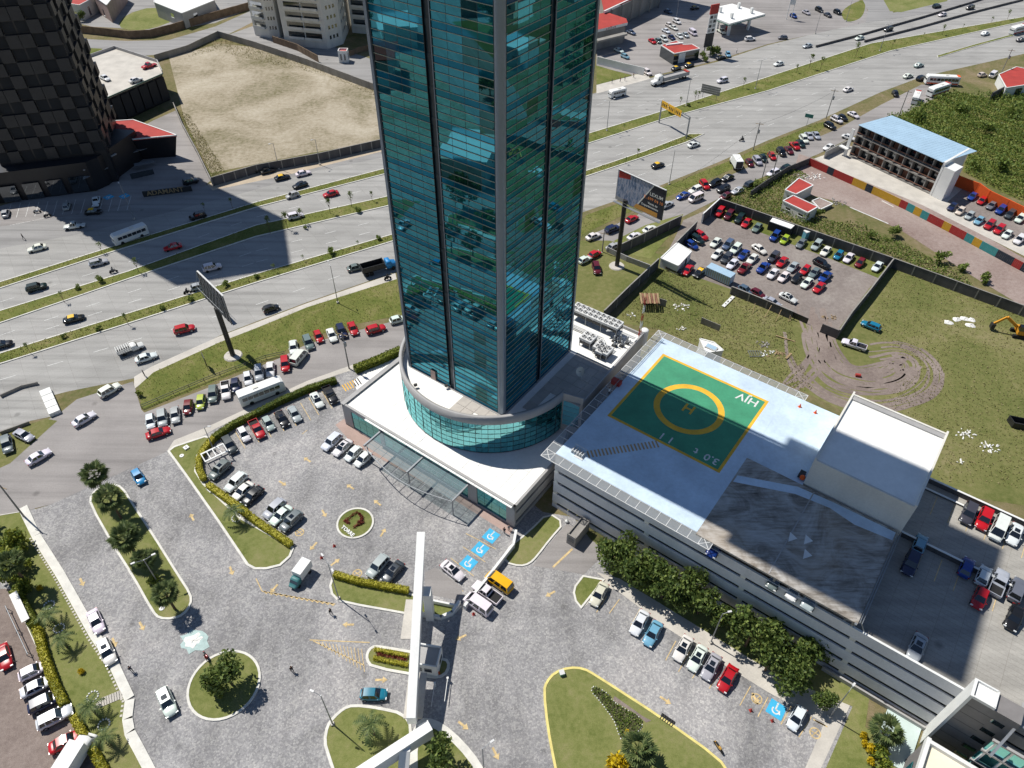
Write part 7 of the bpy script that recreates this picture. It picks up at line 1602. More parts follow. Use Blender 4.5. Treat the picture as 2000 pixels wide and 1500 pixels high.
c = G(1540, 38); e = thing('fuel_brand_sign', 'tall two legged sign at the filling station exit', 'sign', (c.x, c.y, 0))
for s in (-1.0, 1.0): mb = MB(); mb.tube(c + Vector((s, 0, 0)), c + Vector((s, 0, 9)), .14, 6); mb.build('leg', m_white, e)
mb = MB(); mb.box((c.x, c.y, 6), (2.4, .3, 2.6)); mb.build('sign_panel', m_white, e); mb = MB(); mb.box((c.x, c.y, 8.65), (2.4, .32, 1.2)); mb.build('sign_panel', m_red, e)
# filling station
fs = bldg('filling_station', 'filling station under a big white canopy', G(1440, 40), 'station')
FP = [G2(*p, 6.5) for p in ((1397, 14), (1430, 7), (1495, 27), (1425, 46), (1400, 36))]; bprism(fs, 'canopy', FP, 5.7, 6.5, m_white, mtop=m_roofw)
mb = MB(); 
for i in range(5): mb.bar(Vector((*FP[i], 5.75)), Vector((*FP[(i + 1) % 5], 5.75)), .12, .25)
mb.build('canopy_trim', grime('green_trim', lin(40, 120, 90), .5), fs)
for p in ((1406, 24), (1442, 16), (1467, 26), (1428, 36)):
    q = G(*p, 6.5); mb = MB(); mb.box((q.x, q.y, 0), (1.0, 1.0, 8.6), .5); mb.build('column', m_white, fs)
for p in ((1420, 60), (1460, 55)):
    q = G(*p); mb = MB(); mb.box((q.x, q.y, 0), (.8, 1.6, 1.6), .4); mb.build('fuel_pump', m_red, fs)
# hotel with pale blue metal roof
ht = bldg('hotel_building', 'three storey building with balconies under a pale blue metal roof', (110, 198))
Ra, Rb, Rc, Rd = Vector((103.5, 211, 0)), Vector((115.3, 217.3, 0)), Vector((129, 195.9, 0)), Vector((119, 187.8, 0))
fd = (Rd - Ra).normalized(); fn = Vector((fd.y, -fd.x, 0))
if fn.x > 0: fn = -fn
L = (Rd - Ra).length; dep = Rb - Ra
mb = MB(); nrib = 26
for i in range(nrib):
    p = Ra + fd * (L * i / nrib); mb.ob(p + Z3 * 10.0 + fn * .9, fd * (L / nrib - .04), dep - fn * .9, Z3 * .12); 
mb.build('roof_sheets', m_bluem, ht)
bprism(ht, 'core', [tuple((p).xy) for p in (Ra - fn * 1.8, Rb, Rc, Rd - fn * 1.8)], 0, 9.9, m_dark)
for lv in range(3):
    z = .1 + lv * 3.3; mb = MB(); mb.ob(Ra + Z3 * z - fn * 2.4, fd * L, fn * 2.6, Z3 * .25); mb.build('floor_slab', m_conc, ht)
    mb = MB(); mb.ob(Ra + Z3 * (z + .9) + fn * .1, fd * L, fn * .12, Z3 * .16); mb.build('rail', m_rust, ht)
    for k in range(11):
        p = Ra + fd * (L * k / 10 - .12); mb = MB(); mb.ob(p + Z3 * (z + .25) - fn * 1.9, fd * .22, fn * 1.9, Z3 * 3.0); mb.build('partition', m_conc, ht)
        if k < 10: mb = MB(); mb.ob(p + fd * .5 + Z3 * (z + .3) - fn * 1.85, fd * (L / 10 - .9), fn * .08, Z3 * 2.4); mb.build('window', m_win if (k + lv) % 3 else m_rust, ht)
mb = MB(); mb.ob(Rd + fd * .1 + fn * .6, fd * .6, (Rc - Rd) - fn * .6, Z3 * 10.2); mb.build('end_wall', m_white, ht)
mb = MB(); mb.ob(Rd + fd * .8 + fn * .6, fd * 3.2, (Rc - Rd) * .35, Z3 * 9.0); mb.build('end_block', m_white, ht)
mb = MB(); mb.ob(Ra - fd * 1.2 + fn * 1.2, fd * 1.0, fn * .3, Z3 * 8.6); mb.ob(Ra - fd * 3.0 + fn * 1.0 + Z3 * 2.4, fd * 3.0, fn * 1.4, Z3 * .3); mb.build('sign_fin', m_white, ht)
# striped painted panel fence
pf = thing('panel_fence', 'long fence of red, yellow, teal and navy striped panels', 'fence', tuple(G(1750, 380)))
tops = [G(*p, 2.4) for p in ((1583, 308), (1720, 369), (1775, 395), (1860, 438), (2000, 512), (2090, 558))]
cols = 'rrrnrrryynyyyyrtytrryrrtyttnnrnnrrnnnrrnnnrnrnnnrrrrnyyynnnnnrrnnnyynn'; pc = {'r': lin(170, 48, 44), 'n': lin(34, 48, 62), 'y': lin(206, 160, 40), 't': lin(60, 150, 150)}
pm = MB()
for k in range(5): pm.box((-.9 + k * .44, 0, .05), (.4, .08, 2.2))
pm.box((0, .08, .5), (2.1, .06, .12)); pm.box((0, .08, 1.7), (2.1, .06, .12)); PMM = pm.mesh('striped_panel', m_ocol); i = 0
for a, b in zip(tops, tops[1:]):
    d = b - a; Ls = d.length; n = max(1, round(Ls / 2.2)); rz = math.atan2(d.y, d.x)
    for k in range(n):
        p = a + d * ((k + .5) / n); inst(PMM, 'striped_panel', pf, (p.x - pf.location.x, p.y - pf.location.y, 0), rz, (Ls / n / 2.2, 1, 1), pc[cols[i % len(cols)]]); i += 1
# small house with red roofs, sheds, container
h1, P_ = house('small concrete house part with the upper red roof', (1560, 347, 1590, 362, 1555, 380, 1532, 371), 3.2, m_red); winon(h1, P_, 2, .3, 1.2, 1.2, .8)
h2, P_ = house('small concrete house part with the lower red roof', (1549, 381, 1599, 404, 1578, 416, 1528, 392), 3.2, m_red); winon(h2, P_, 2, .15, 1.4, 1.4, .6); winon(h2, P_, 2, .65, 1.4, 1.4, .6)
e, P_ = house('low open room with reddish floor beside the red roofed house', (1585, 392, 1600, 386, 1628, 398, 1602, 410), 1.0, m_reddirt, m_conc, 'ruined_room')
e, P_ = house('small white flat roofed shed by the lot entrance', (1289, 504, 1322, 473, 1352, 491, 1325, 520), 2.7, m_roofw, m_white, 'shed'); winon(e, P_, 2, .3, 1.0, .2, 1.9, m_win, 'door')
e, P_ = house('open shelter with corrugated white roof in the fenced lot', (1508, 423, 1556, 439, 1546, 448, 1501, 432), 2.6, m_roofw, m_dark, 'shelter', False)
c = G(1406, 536, 1.3); e = thing('cargo_container', 'long pale blue grey container in the fenced lot', 'container', (c.x, c.y, 0)); a, b = G(1383, 526, 2.6), G(1428, 546, 2.6); rz = math.atan2((b - a).y, (b - a).x); lb = (b - a).length + .4
mb = MB(); mb.box((c.x, c.y, .3), (lb, 2.5, 2.3), rz); mb.build('shell', m_bluem, e)
for k in range(12): mb = MB(); q = c + (b - a).normalized() * (-lb / 2 + .4 + k * lb / 12); n_ = Vector((-(b - a).y, (b - a).x, 0)).normalized(); mb.box((q.x - n_.x * 1.27 * (1 if n_.y > 0 else -1), q.y - n_.y * 1.27 * (1 if n_.y > 0 else -1), .4), (.25, .06, 2.1), rz); mb.build('rib', m_gsteel, e)
c = G(1268, 588, 1.5); e = thing('broken_shed', 'tumbledown shed with loose plank roof in the rough field', 'shed', (c.x, c.y, 0))
for a in (-1.8, 1.8):
    for b in (-1.2, 1.2): mb = MB(); mb.box((c.x + a, c.y + b, 0), (.15, .15, 2.2), .2); mb.build('post', m_wood, e)
for k in range(9): mb = MB(); mb.hexa([Vector((c.x - 2.2 + k * .5, c.y + q, z)) for q, z in ((-1.7, 2.0), (-1.7, 2.0), (1.7, 2.5), (1.7, 2.5))][:0] or [(c.x - 2.2 + k * .5, c.y - 1.7, 2.0 + .1 * (k % 3)), (c.x - 1.78 + k * .5, c.y - 1.7, 2.0 + .1 * (k % 2)), (c.x - 1.78 + k * .5, c.y + 1.7 - .3 * (k % 2), 2.5), (c.x - 2.2 + k * .5, c.y + 1.7, 2.5), (c.x - 2.2 + k * .5, c.y - 1.7, 2.06 + .1 * (k % 3)), (c.x - 1.78 + k * .5, c.y - 1.7, 2.06 + .1 * (k % 2)), (c.x - 1.78 + k * .5, c.y + 1.7 - .3 * (k % 2), 2.56), (c.x - 2.2 + k * .5, c.y + 1.7, 2.56)]); mb.build('roof_plank', m_rust if k % 2 else m_wood, e)
mb = MB(); mb.box((c.x, c.y + 1.3, 0), (3.6, .1, 2.0), .1); mb.build('back_wall', m_dkconc, e); mb = MB(); mb.box((c.x + 3.2, c.y + .2, 0), (1.8, .12, 1.9), -.5); mb.build('leaning_panel', m_conc, e)
e, P_ = house('orange and white kiosk shop at the far right roadside', (1950, 145, 1985, 130, 2020, 138, 2010, 165, 1965, 172), 3.4, m_red, m_white, 'kiosk'); winon(e, P_, 3, .2, 3, .3, 2.2, m_win, 'shutter')
e, P_ = house('low white parapet block behind the podium plant', (1365, 660, 1395, 668, 1415, 685, 1378, 690), 6.0, m_roofw, m_white, 'equipment_hut')
c = G(1391, 672, 7); mb = MB(); o = None
e = thing('solar_tray', 'small blue glass skylight on the white equipment hut', 'skylight', (c.x, c.y, 6)); mb = MB(); mb.box((c.x, c.y, 6.0), (2.4, 1.4, .25), AG); mb.build('frame', m_steel, e); mb = MB(); mb.box((c.x, c.y, 6.26), (2.1, 1.1, .03), AG); mb.build('pane', m_bluem, e)
# ---------------------------------------------------------------- billboards, gantries, lamps
def board(label, a, b, z0, z1, pole, name='billboard', art=True):
    a, b = Vector((*a, 0)), Vector((*b, 0)); d = (b - a); L = d.length; d.normalize(); n = Vector((d.y, -d.x, 0)); 
    if (n.y > 0) == art: n = -n
    e = thing(name, label, 'billboard', (*pole, 0)); pz = Vector((*pole, 0))
    mb = MB(); mb.tube(pz, pz + Z3 * (z0 + 1), .55, 12); mb.build('pole', m_dsteel, e)
    mb = MB(); mb.tube(pz + Z3 * .0, pz + Z3 * .25, 2.0, 14, 1.8); mb.build('footing', m_walk, e)
    mb = MB(); mb.ob(a + Z3 * z0, d * L, n * -.15, Z3 * (z1 - z0)); mb.build('panel', m_dsteel if art else m_dkconc, e)
    mb = MB()
    for k in range(9):
        p = a + d * (L * k / 8) - n * .2; mb.bar(p + Z3 * z0, p + Z3 * z1, .1, .1); 
        if k < 8: q = a + d * (L * (k + 1) / 8) - n * .2; mb.bar(p + Z3 * z0, q + Z3 * z1, .07, .07); mb.bar(p + Z3 * (z0 + z1) / 2 - n * .9, q + Z3 * (z0 + z1) / 2 - n * .9, .07, .07); mb.bar(p + Z3 * z1, p + Z3 * ((z0 + z1) / 2) - n * .9, .07, .07); mb.bar(p + Z3 * z0, p + Z3 * ((z0 + z1) / 2) - n * .9, .07, .07)
    mb.build('back_lattice', m_gsteel, e)
    mb = MB(); mb.ob(a + Z3 * (z0 - .4) + n * .1, d * L, n * .8, Z3 * .06); mb.bar(a + Z3 * (z0 + .5) + n * .9, b + Z3 * (z0 + .5) + n * .9, .05, .05); mb.build('catwalk', m_gsteel, e)
    mb = MB(); mb.bar(a + Z3 * (z1 + .05), b + Z3 * (z1 + .05), .3, .12); mb.build('top_rail', m_steel, e)
    return e, a, d, n, L
e, a, d, n, L = board('big roadside billboard advertising apartments, facing the tower', (23.9, 153.3), (33.4, 143.8), 17.5, 25.0, (25.9, 151.0))
def art(nm, pts, mat, off): MB().poly([a + d * x + Z3 * (z + 17.5) + n * off for x, z in pts]).build(nm, mat, e)
m_navy = grime('poster_navy', lin(36, 40, 54), .6, .1, .3, 2)
def _photo():
    M = Mt('poster_picture', (.3, .35, .45), .6); v = M.noise(1.1, 6, M.pos((2, 2, .5)), .7, .6); M.col(M.ramp(v, [(.3, lin(40, 56, 86)), (.45, lin(110, 130, 160)), (.55, lin(178, 180, 196)), (.7, lin(70, 62, 84))])); return M.m
art('poster_picture', [(.1, .1), (L * .42, .1), (L * .74, 7.3), (.1, 7.3)], _photo(), .01)
art('poster_dark_half', [(L * .44, .1), (L - .1, .1), (L - .1, 7.3), (L * .76, 7.3)][:4], m_navy, .01)
art('poster_line', [(L * .415, .05), (L * .44, .05), (L * .765, 7.4), (L * .74, 7.4)], m_white, .014)
art('poster_band', [(L * .40, .1), (L * .9, .1), (L * .9, 1.25), (L * .452, 1.25)], grime('poster_orange', lin(222, 160, 74), .6, .06), .018)
art('poster_logo', [(.3, 5.6), (3.6, 6.3), (3.6, 7.3), (.3, 7.3)], m_red, .016); art('poster_strip', [(.1, .1), (3.6, .1), (3.9, .9), (.1, .9)], m_grey, .016)
for tx, sz, x, z, mt in (('LEXUM', 1.15, L * .83, 5.1, m_white), ('T. 699 84 10', 1.05, L * .78, 3.9, grime('poster_amber', lin(226, 140, 80), .6, .05)), ('Venta de', .75, L * .78, 2.75, m_white), ('Departamentos', .75, L * .73, 1.95, m_white)):
    put_text(tx, sz, a + d * x + Z3 * (z + 17.5) + n * .03, d, Z3, mt, e, 'lettering', .02)
e2 = board('tall billboard seen edge on beside the verge, lattice back showing', (-63.6, 120.8), (-56.0, 112.6), 12.0, 19.0, (-60.1, 116.5), art=False)
e, a_, d_, n_, L_ = board('small dark notice board standing on the verge grass', (*G2(398, 700, 1.2),), (*G2(412, 716, 1.2),), .8, 3.6, (*G2(406, 716),)) if 0 else (None,) * 5
c = G(405, 718); e = thing('notice_board', 'small dark notice board standing on the verge grass', 'sign', tuple(c))
for s in (-.9, .9): mb = MB(); mb.tube(c + Vector((s * .5, -s * .8, 0)), c + Vector((s * .5, -s * .8, 1.6)), .06, 6); mb.build('post', m_dsteel, e)
mb = MB(); mb.box((c.x, c.y, 1.2), (2.4, .12, 2.4), RAD(-58)); mb.build('panel', m_dsteel, e)
c = G(1385, 193); e = thing('median_billboard', 'small slatted billboard back on the median right of the tower', 'billboard', tuple(c)); ub = (G(1400, 193) - G(1370, 186)).normalized()
for s in (-2.5, 2.5): mb = MB(); mb.tube(c + ub * s, c + ub * s + Z3 * 2.0, .08, 6); mb.build('post', m_gsteel, e)
for k in range(4): mb = MB(); mb.bar(c + ub * -3.4 + Z3 * (2.0 + k * .75), c + ub * 3.4 + Z3 * (2.0 + k * .75), .12, .66); mb.build('slat', m_conc, e)
# yellow sign gantry over the highway
g0, g1 = G(1287, 240), G(1340, 271); e = thing('sign_gantry', 'highway gantry carrying yellow sign boards', 'gantry', tuple((g0 + g1) / 2)); gd_ = g1 - g0
for p in (g0, g1): mb = MB(); mb.tube(p, p + Z3 * 7.2, .25, 8); mb.build('column', m_gsteel, e)
for z in (6.3, 7.1): mb = MB(); mb.bar(g0 + Z3 * z, g1 + Z3 * z, .25, .25); mb.build('beam', m_gsteel, e)
nn = Vector((gd_.y, -gd_.x, 0)).normalized()
if nn.y > 0: nn = -nn
for k in range(3):
    mb = MB(); p = g0 + gd_ * (.03 + k * .24) + nn * .3; mb.ob(p + Z3 * 5.6, gd_ * .22, nn * .1, Z3 * 2.2); mb.build('sign_board', m_hely, e)
    for j in range(3): mb = MB(); mb.ob(p + gd_ * (.03 + .06 * j) + nn * .11 + Z3 * 6.2, gd_ * .03, nn * .01, Z3 * .9); mb.build('sign_mark', m_dsteel, e)
# street lamps
def lamp(px, py, h, label, arm=((1.6, 0),), wood=False, group='street lamps'):
    c = G(px, py); e = thing('street_lamp' if not wood else 'power_pole', label, 'street lamp' if not wood else 'pole', tuple(c), group)
    mb = MB(); mb.tube(c, c + Z3 * h, .11 if not wood else .16, 8, .06 if not wood else .11); mb.build('pole', m_gsteel if not wood else m_conc, e)
    if not wood:
        mb = MB(); mb.box((c.x, c.y, 0), (.5, .5, .4), .3); mb.build('base', m_walk, e)
        for x, y in arm:
            t = c + Vector((x, y, h + .25)); mb = MB(); mb.tube(c + Z3 * (h - .1), t, .04, 6); mb.build('arm', m_gsteel, e); mb = MB(); mb.box((t.x, t.y, t.z - .06), (.6, .26, .14), math.atan2(y, x)); mb.build('lamp_head', m_steel, e)
    else:
        mb = MB(); mb.bar(c + Vector((-1.1, .4, h - .6)), c + Vector((1.1, -.4, h - .6)), .1, .12); mb.build('crossarm', m_wood, e)
        if len(arm) > 1: mb = MB(); mb.tube(c + Vector((.25, -.25, h - 3.4)), c + Vector((.25, -.25, h - 2.4)), .32, 8); mb.build('transformer', m_gsteel, e)
    return e
for a in ((650, 1415, 9.6, 'street lamp at the tip of the lawn left of the gateway', ((-1.2, .5),)), (1388, 1255, 8.8, 'street lamp among the trees by the garage sidewalk', ((1.0, .2),)), (662, 1170, 10.5, 'street lamp on the hedge planter left of the gateway', ((-1.0, 1.2), (1.0, -1.4))), (945, 1505, 8.0, 'street lamp at the bottom edge right of the round tree', ((1.2, .8),)), (310, 1140, 7.0, 'double street lamp near the end of the palm island', ((1.3, .8), (-1.3, -.8))), (1620, 1400, 8.5, 'street lamp at the sidewalk corner beside the lawn', ((.8, .8),)), (660, 592, 10.5, 'tall street lamp on the verge left of the tower', ((-.8, 1.5),)), (262, 428, 10.0, 'leaning street lamp beside the white highway bus', ((-.8, 1.0),)), (1307, 360, 10.5, 'street lamp on the near verge right of the taxi', ((-.8, 1.5),)), (1185, 256, 10, 'double street lamp on the median right of the tower', ((1.5, .8), (-1.5, -.8))), (1340, 207, 10, 'double street lamp on the median near the small billboard', ((1.5, .8), (-1.5, -.8))), (1475, 174, 10, 'double street lamp on the median past the small billboard', ((1.5, .8), (-1.5, -.8))), (1718, 100, 10, 'double street lamp on the median before the thin median', ((1.5, .8), (-1.5, -.8))), (1592, 66, 8, 'street lamp at the edge of the filling station shadow', ((.6, 1.2),)), (1652, 42, 8, 'street lamp on the curved green corner', ((.6, 1.2),)), (1320, 40, 8, 'floodlight mast in the shopping forecourt', ((1.4, .6), (-1.4, .6))), (545, 330, 8, 'slim lamp below the dirt lot wall', ((-.8, -.8),)), (625, 322, 8, 'slim lamp below the dirt lot wall near the tower', ((-.8, -.8),)), (418, 880, 6.5, 'thin lamp inside the hedge curve of the tower lot', ((1.0, 0),)), (498, 1010, .01, 'x', ())):
    if a[3] != 'x': lamp(*a)
for a in ((682, 720, 10, 'concrete power pole with transformer beside the podium', (1, 2)), (1471, 293, 9, 'power pole on the verge beside the motorcycle', (1, 2)), (1613, 232, 10, 'power pole at the end of the right verge', (1, 2)), (1507, 348, 8, 'leaning pole behind the grey wall', (1,)), (1488, 350, 9, 'pole beside the leaning pole behind the grey wall', (1,)), (1755, 228, 9, 'power pole beside the blue metal roof', (1,)), (1952, 150, 10, 'power pole beside the far right kiosk', (1, 2)), (1176, 492, 6, 'short leaning pole by the red hatchback', (1,)), (48, 1010, 9, 'concrete pole at the head of the left lawn', (1,))): lamp(a[0], a[1], a[2], a[3], a[4], True, 'power poles')
# overhead wires between poles, sagging
def wire(a, b, za, zb, sag, label):
    A3, B3 = G(*a), G(*b); A3.z, B3.z = za, zb; mb = MB(); n = 10; P_ = [A3.lerp(B3, i / n) - Z3 * sag * 4 * (i / n) * (1 - i / n) for i in range(n + 1)]
    for p, q in zip(P_, P_[1:]): mb.tube(p, q, .025, 4, cap=False)
    tag(mb.build('overhead_wire', m_dsteel), label, 'wire', 'overhead wires')
wire((1471, 293), (1613, 232), 8.3, 9.3, .8, 'overhead wire between the two poles on the right verge'); wire((1176, 492), (1471, 293), 6, 8.3, 1.2, 'long overhead wire from the short pole to the verge pole')
# goal-like pipe rail at the left edge
c = G(35, 1230); e = thing('pipe_rack', 'rusty horizontal pipe on trestles beside the left hedge', 'rack', tuple(c)); p, q = G(10, 1183, 1.2), G(54, 1278, 1.2); mb = MB(); mb.tube(p, q, .07, 6); mb.build('pipe', m_gsteel, e)
for k in (.05, .5, .95): r = p.lerp(q, k); mb = MB(); mb.tube((r.x - .5, r.y, 0), r, .05, 5); mb.tube((r.x + .5, r.y, 0), r, .05, 5); mb.build('trestle', m_gsteel, e)
c = G(42, 1190); e = thing('white_awning', 'long narrow white awning against the dark left hedge', 'awning', tuple(c)); p, q = G(25, 1158, 2.2), G(50, 1212, 2.2); mb = MB(); mb.bar(p, q, 1.1, .08); mb.build('sheet', m_tarp, e)
for r in (p, q): mb = MB(); mb.tube((r.x, r.y, 0), r, .05, 5); mb.build('post', m_gsteel, e)
# stepping stones across the left lawn
ss = thing('stepping_stones', 'paved stepping stone path crossing the left lawn', 'path', tuple(G(215, 1362)))
k = 0
for u in range(11):
    for v in range(3):
        p = G(190, 1376).lerp(G(240, 1355), u / 10) + Vector((.1 * v, .55 * (v - 1), 0)); mb = MB(); mb.box((p.x, p.y, .1), (.42, .42, .07), .35); mb.build('paver', m_walk, ss)
# edging pavers down the lawn kerb
ep = thing('edging_pavers', 'line of single pavers along the left lawn kerb', 'paving', tuple(G(120, 1150)))
pv = MB(); pv.box((0, 0, 0), (.32, .32, .06)); PV = pv.mesh('paver', m_walk); nP = 0
for a, b in zip(KL[1:6], KL[2:7]):
    dd = b - a; m_ = int(dd.length / .62)
    for j in range(m_):
        q = a + dd * (j / m_) + Vector((-dd.y, dd.x)).normalized() * -.42
        inst(PV, 'paver', ep, (q.x - ep.location.x, q.y - ep.location.y, .1), math.atan2(dd.y, dd.x)); nP += 1
for k, p in enumerate(((115, 1227), (181, 1360), (203, 1415), (96, 1182), (462, 1012))):   # ring planters
    c = G(*p, .15); e = thing('stone_ring', 'white stone ring around a small palm, %s' % ('%s down the left lawn' % ORD[[1, 2, 3, 0][k]] if k < 4 else 'below the yellow hedge'), 'edging', (c.x, c.y, .1), 'stone rings around palms')
    for j in range(12): inst(STN, 'stone', e, (.75 * math.cos(j * .5236), .75 * math.sin(j * .5236), .05), j, 1.4)
for k, p in enumerate(((316, 1188), (355, 890), (364, 875), (409, 958))):
    c = G(*p, .15); e = thing('utility_cover', 'white %s in a plaza lawn, %s' % (('round cover', 'near the end of the palm island') if k == 0 else ('round cover', 'at the head of the hedge lawn') if k == 1 else ('square box', 'beside the round cover of the hedge lawn') if k == 2 else ('bench slab', 'beside the yellow hedge bend')), 'cover', (c.x, c.y, .1)); mb = MB()
    if k < 2: mb.tube(c - Z3 * .05, c + Z3 * .06, .42, 12)
    else: mb.box((c.x, c.y, .1), (1.4 if k == 3 else .9, .5 if k == 3 else .9, .3), RAD(-40))
    mb.build('lid', m_white, e); mb = MB(); mb.tube(c + Z3 * .05, c + Z3 * .09, .08, 6) if k < 2 else mb.box((c.x, c.y, .4), (.3, .2, .03), RAD(-40)); mb.build('handle', m_dsteel, e)
c = G(1097, 1317); e = thing('green_bin', 'small green box on the yellow kerb of the big lawn', 'bin', tuple(c)); mb = MB(); mb.box((c.x, c.y, .1), (.7, .7, .6), .3); mb.build('box', grime('pale_green_bin', lin(130, 180, 150), .6), e); mb = MB(); mb.box((c.x, c.y, .7), (.76, .76, .06), .3); mb.build('lid', m_steel, e)
c = G(1303, 1407); e = thing('drain_grate', 'dark steel drain grate on the yellow kerb', 'grate', tuple(c)); rz = AG
for k in range(6): mb = MB(); q = c + G1 * (-.9 + k * .36); mb.box((q.x, q.y, .05), (.12, .9, .16), rz); mb.build('bar', m_dsteel, e)
mb = MB(); mb.box((c.x, c.y, .02), (2.1, .95, .1), rz); mb.build('frame', m_black, e)

# ---------------------------------------------------------------- people
def human(pose, seed):
    st = .22 if pose == 'walk' else .06
    J = [((0, 0, .95), .15), ((0, 0, 1.15), .15), ((0, 0, 1.38), .17), ((0, 0, 1.50), .07), ((.01, 0, 1.60), .085), ((.02, 0, 1.70), .09),
         ((.02, .11, .9), .10), ((st * .7 + .03, .11, .5), .07), ((st * .9, .11, .10), .05), ((st * .9 + .16, .12, .05), .045),
         ((.02, -.11, .9), .10), ((-st * .4 + .04, -.11, .5), .07), ((-st, -.11, .12), .05), ((-st + .15, -.12, .06), .045),
         ((0, .20, 1.40), .065), ((-st * .5, .25, 1.14), .05), ((-st * .2 + .08, .25, .90), .04), ((0, -.20, 1.40), .065), ((st * .5, -.25, 1.14), .05), ((st + .08, -.25, .92), .04)]
    E_ = [(0, 1), (1, 2), (2, 3), (3, 4), (4, 5), (0, 6), (6, 7), (7, 8), (8, 9), (0, 10), (10, 11), (11, 12), (12, 13), (2, 14), (14, 15), (15, 16), (2, 17), (17, 18), (18, 19)]
    me = bpy.data.meshes.new('body'); me.from_pydata([j[0] for j in J], E_, []); ob = bpy.data.objects.new('body', me); COL.objects.link(ob)
    md = ob.modifiers.new('s', 'SKIN'); ob.modifiers.new('u', 'SUBSURF').levels = 1
    lay = me.skin_vertices[0] if me.skin_vertices else None
    if lay is None:
        bpy.context.view_layer.objects.active = ob; bpy.ops.mesh.customdata_skin_add(); lay = me.skin_vertices[0]
    for i, j in enumerate(J): lay.data[i].radius = (j[1], j[1]); lay.data[i].use_root = (i == 0)
    dg = bpy.context.evaluated_depsgraph_get(); m2 = bpy.data.meshes.new_from_object(ob.evaluated_get(dg)); bpy.data.objects.remove(ob)
    m2.materials.clear()
    for m_ in (m_cloth, Mt('trousers', lin(40, 44, 56), .9).m, m_skin): m2.materials.append(m_)
    for p in m2.polygons:
        z, y = p.center.z, abs(p.center.y); p.material_index = 2 if z > 1.47 or (y > .2 and z < 1.02 and z > .8) else 1 if z < .98 and not (y > .2 and z > .8) else 0; p.use_smooth = True
    return m2
PPL = [human('walk', 1), human('stand', 2)]
hr = MB(); hr.ball((0, 0, 1.69), (.105, .1, .1), 8, 6); HAIR = hr.mesh('hair', m_black)
def person(px, py, rz, k, colr, label, z=0.0, group='pedestrians'):
    c = G(px, py, z); e = thing('person', label, 'person', (c.x, c.y, z + .04), group, rz)
    o = inst(PPL[k], 'body', e, col=colr); inst(HAIR, 'hair', e)
for a in ((259, 1312, 2.4, 0, lin(50, 56, 74), 'person in dark clothes walking near the two kerb parked cars'), (647, 1200, -.6, 0, lin(44, 46, 52), 'person in dark clothes walking below the hedge planter'), (572, 1312, -.9, 0, lin(54, 50, 52), 'person in dark clothes crossing the paved plaza centre'), (47, 468, .3, 0, lin(60, 50, 50), 'person walking on the service road at the far left'), (985, 1042, 1.2, 1, lin(46, 46, 50), 'person standing at the podium corner by the top blue bay'), (994, 1036, 2.2, 1, lin(150, 150, 152), 'person in grey standing right at the podium corner wall'), (283, 735, .5, 1, lin(60, 66, 80), 'person standing on the path by the verge tip'), (1195, 163, .2, 1, lin(60, 60, 70), 'pedestrian on the far sidewalk, leftmost of the group'), (1211, 160, .2, 0, lin(120, 60, 60), 'pedestrian on the far sidewalk, second of the group'), (1220, 158, .2, 1, lin(50, 50, 56), 'pedestrian on the far sidewalk, third of the group'), (1237, 152, .2, 0, lin(120, 90, 74), 'pedestrian on the far sidewalk, nearest the white wall end'), (1438, 104, .2, 1, lin(220, 220, 220), 'pedestrian in white beside the pale blue hatchback')): person(*a)
person(1189, 771, -.6, 1, lin(226, 226, 226), 'person in white standing on the shaded helipad edge', 14.2, None); person(405, 1290, .5, 1, lin(180, 40, 44), 'person in red beside the tarpaulin at the round island', 0, None)

# ---------------------------------------------------------------- motorcycles
mo = {}
mb = MB(); mb.tube((-.7, -.05, .3), (-.7, .05, .3), .3, 12); mb.tube((.7, -.05, .3), (.7, .05, .3), .3, 12); mo['wheels'] = mb.mesh('wheels', m_black)
mb = MB(); loft(mb, [(-.85, .1, .62, .78, .82), (-.3, .15, .45, .74, .78), (.2, .17, .4, .8, .92), (.5, .12, .55, .78, .84)]); mo['body'] = mb.mesh('body', m_paint)
mb = MB(); mb.tube((.75, 0, .3), (.5, 0, 1.0), .04, 5); mb.tube((.5, -.35, 1.02), (.5, .35, 1.02), .025, 5); mb.box((-.1, 0, .2), (.5, .3, .3)); mo['handlebar'] = mb.mesh('handlebar', m_dsteel)
mb = MB(); mb.box((-.35, 0, .78), (.7, .26, .08)); mo['seat'] = mb.mesh('seat', m_black)
rd = MB(); rd.tube((-.25, 0, .85), (-.08, 0, 1.35), .19, 8, .21); rd.tube((-.08, 0, 1.35), (-.02, 0, 1.47), .08, 6); 
for s in (-1, 1): rd.tube((-.08, s * .22, 1.32), (.2, s * .28, 1.1), .07, 6, .05); rd.tube((.2, s * .28, 1.1), (.48, s * .3, 1.04), .05, 6, .04); rd.tube((-.2, s * .12, .86), (.2, s * .2, .72), .1, 6, .08); rd.tube((.2, s * .2, .72), (-.02, s * .2, .32), .075, 6, .05)
RID = rd.mesh('body', m_cloth); hm = MB(); hm.ball((.02, 0, 1.6), .15, 10, 7); HELM = hm.mesh('helmet', m_black)
def moto(px, py, dx, dy, colr, label, rider=None, group='motorcycles'):
    c, rz = along(px, py, dx, dy, .6); e = thing('motorcycle', label, 'motorcycle', (c.x, c.y, .05), group, rz)
    for k in mo: inst(mo[k], k, e, col=colr)
    if rider:
        r = thing('person', 'rider in %s on the %s' % (rider[1], label.split(',')[0].replace(' with a rider', '')), 'person', (c.x, c.y, .05), None, rz); inst(RID, 'body', r, col=rider[0]); inst(HELM, 'helmet', r)
dkc = lin(40, 42, 46)
moto(221, 529, 12, -3, dkc, 'dark motorcycle on the upper carriageway at the left', (lin(120, 120, 124), 'grey'))
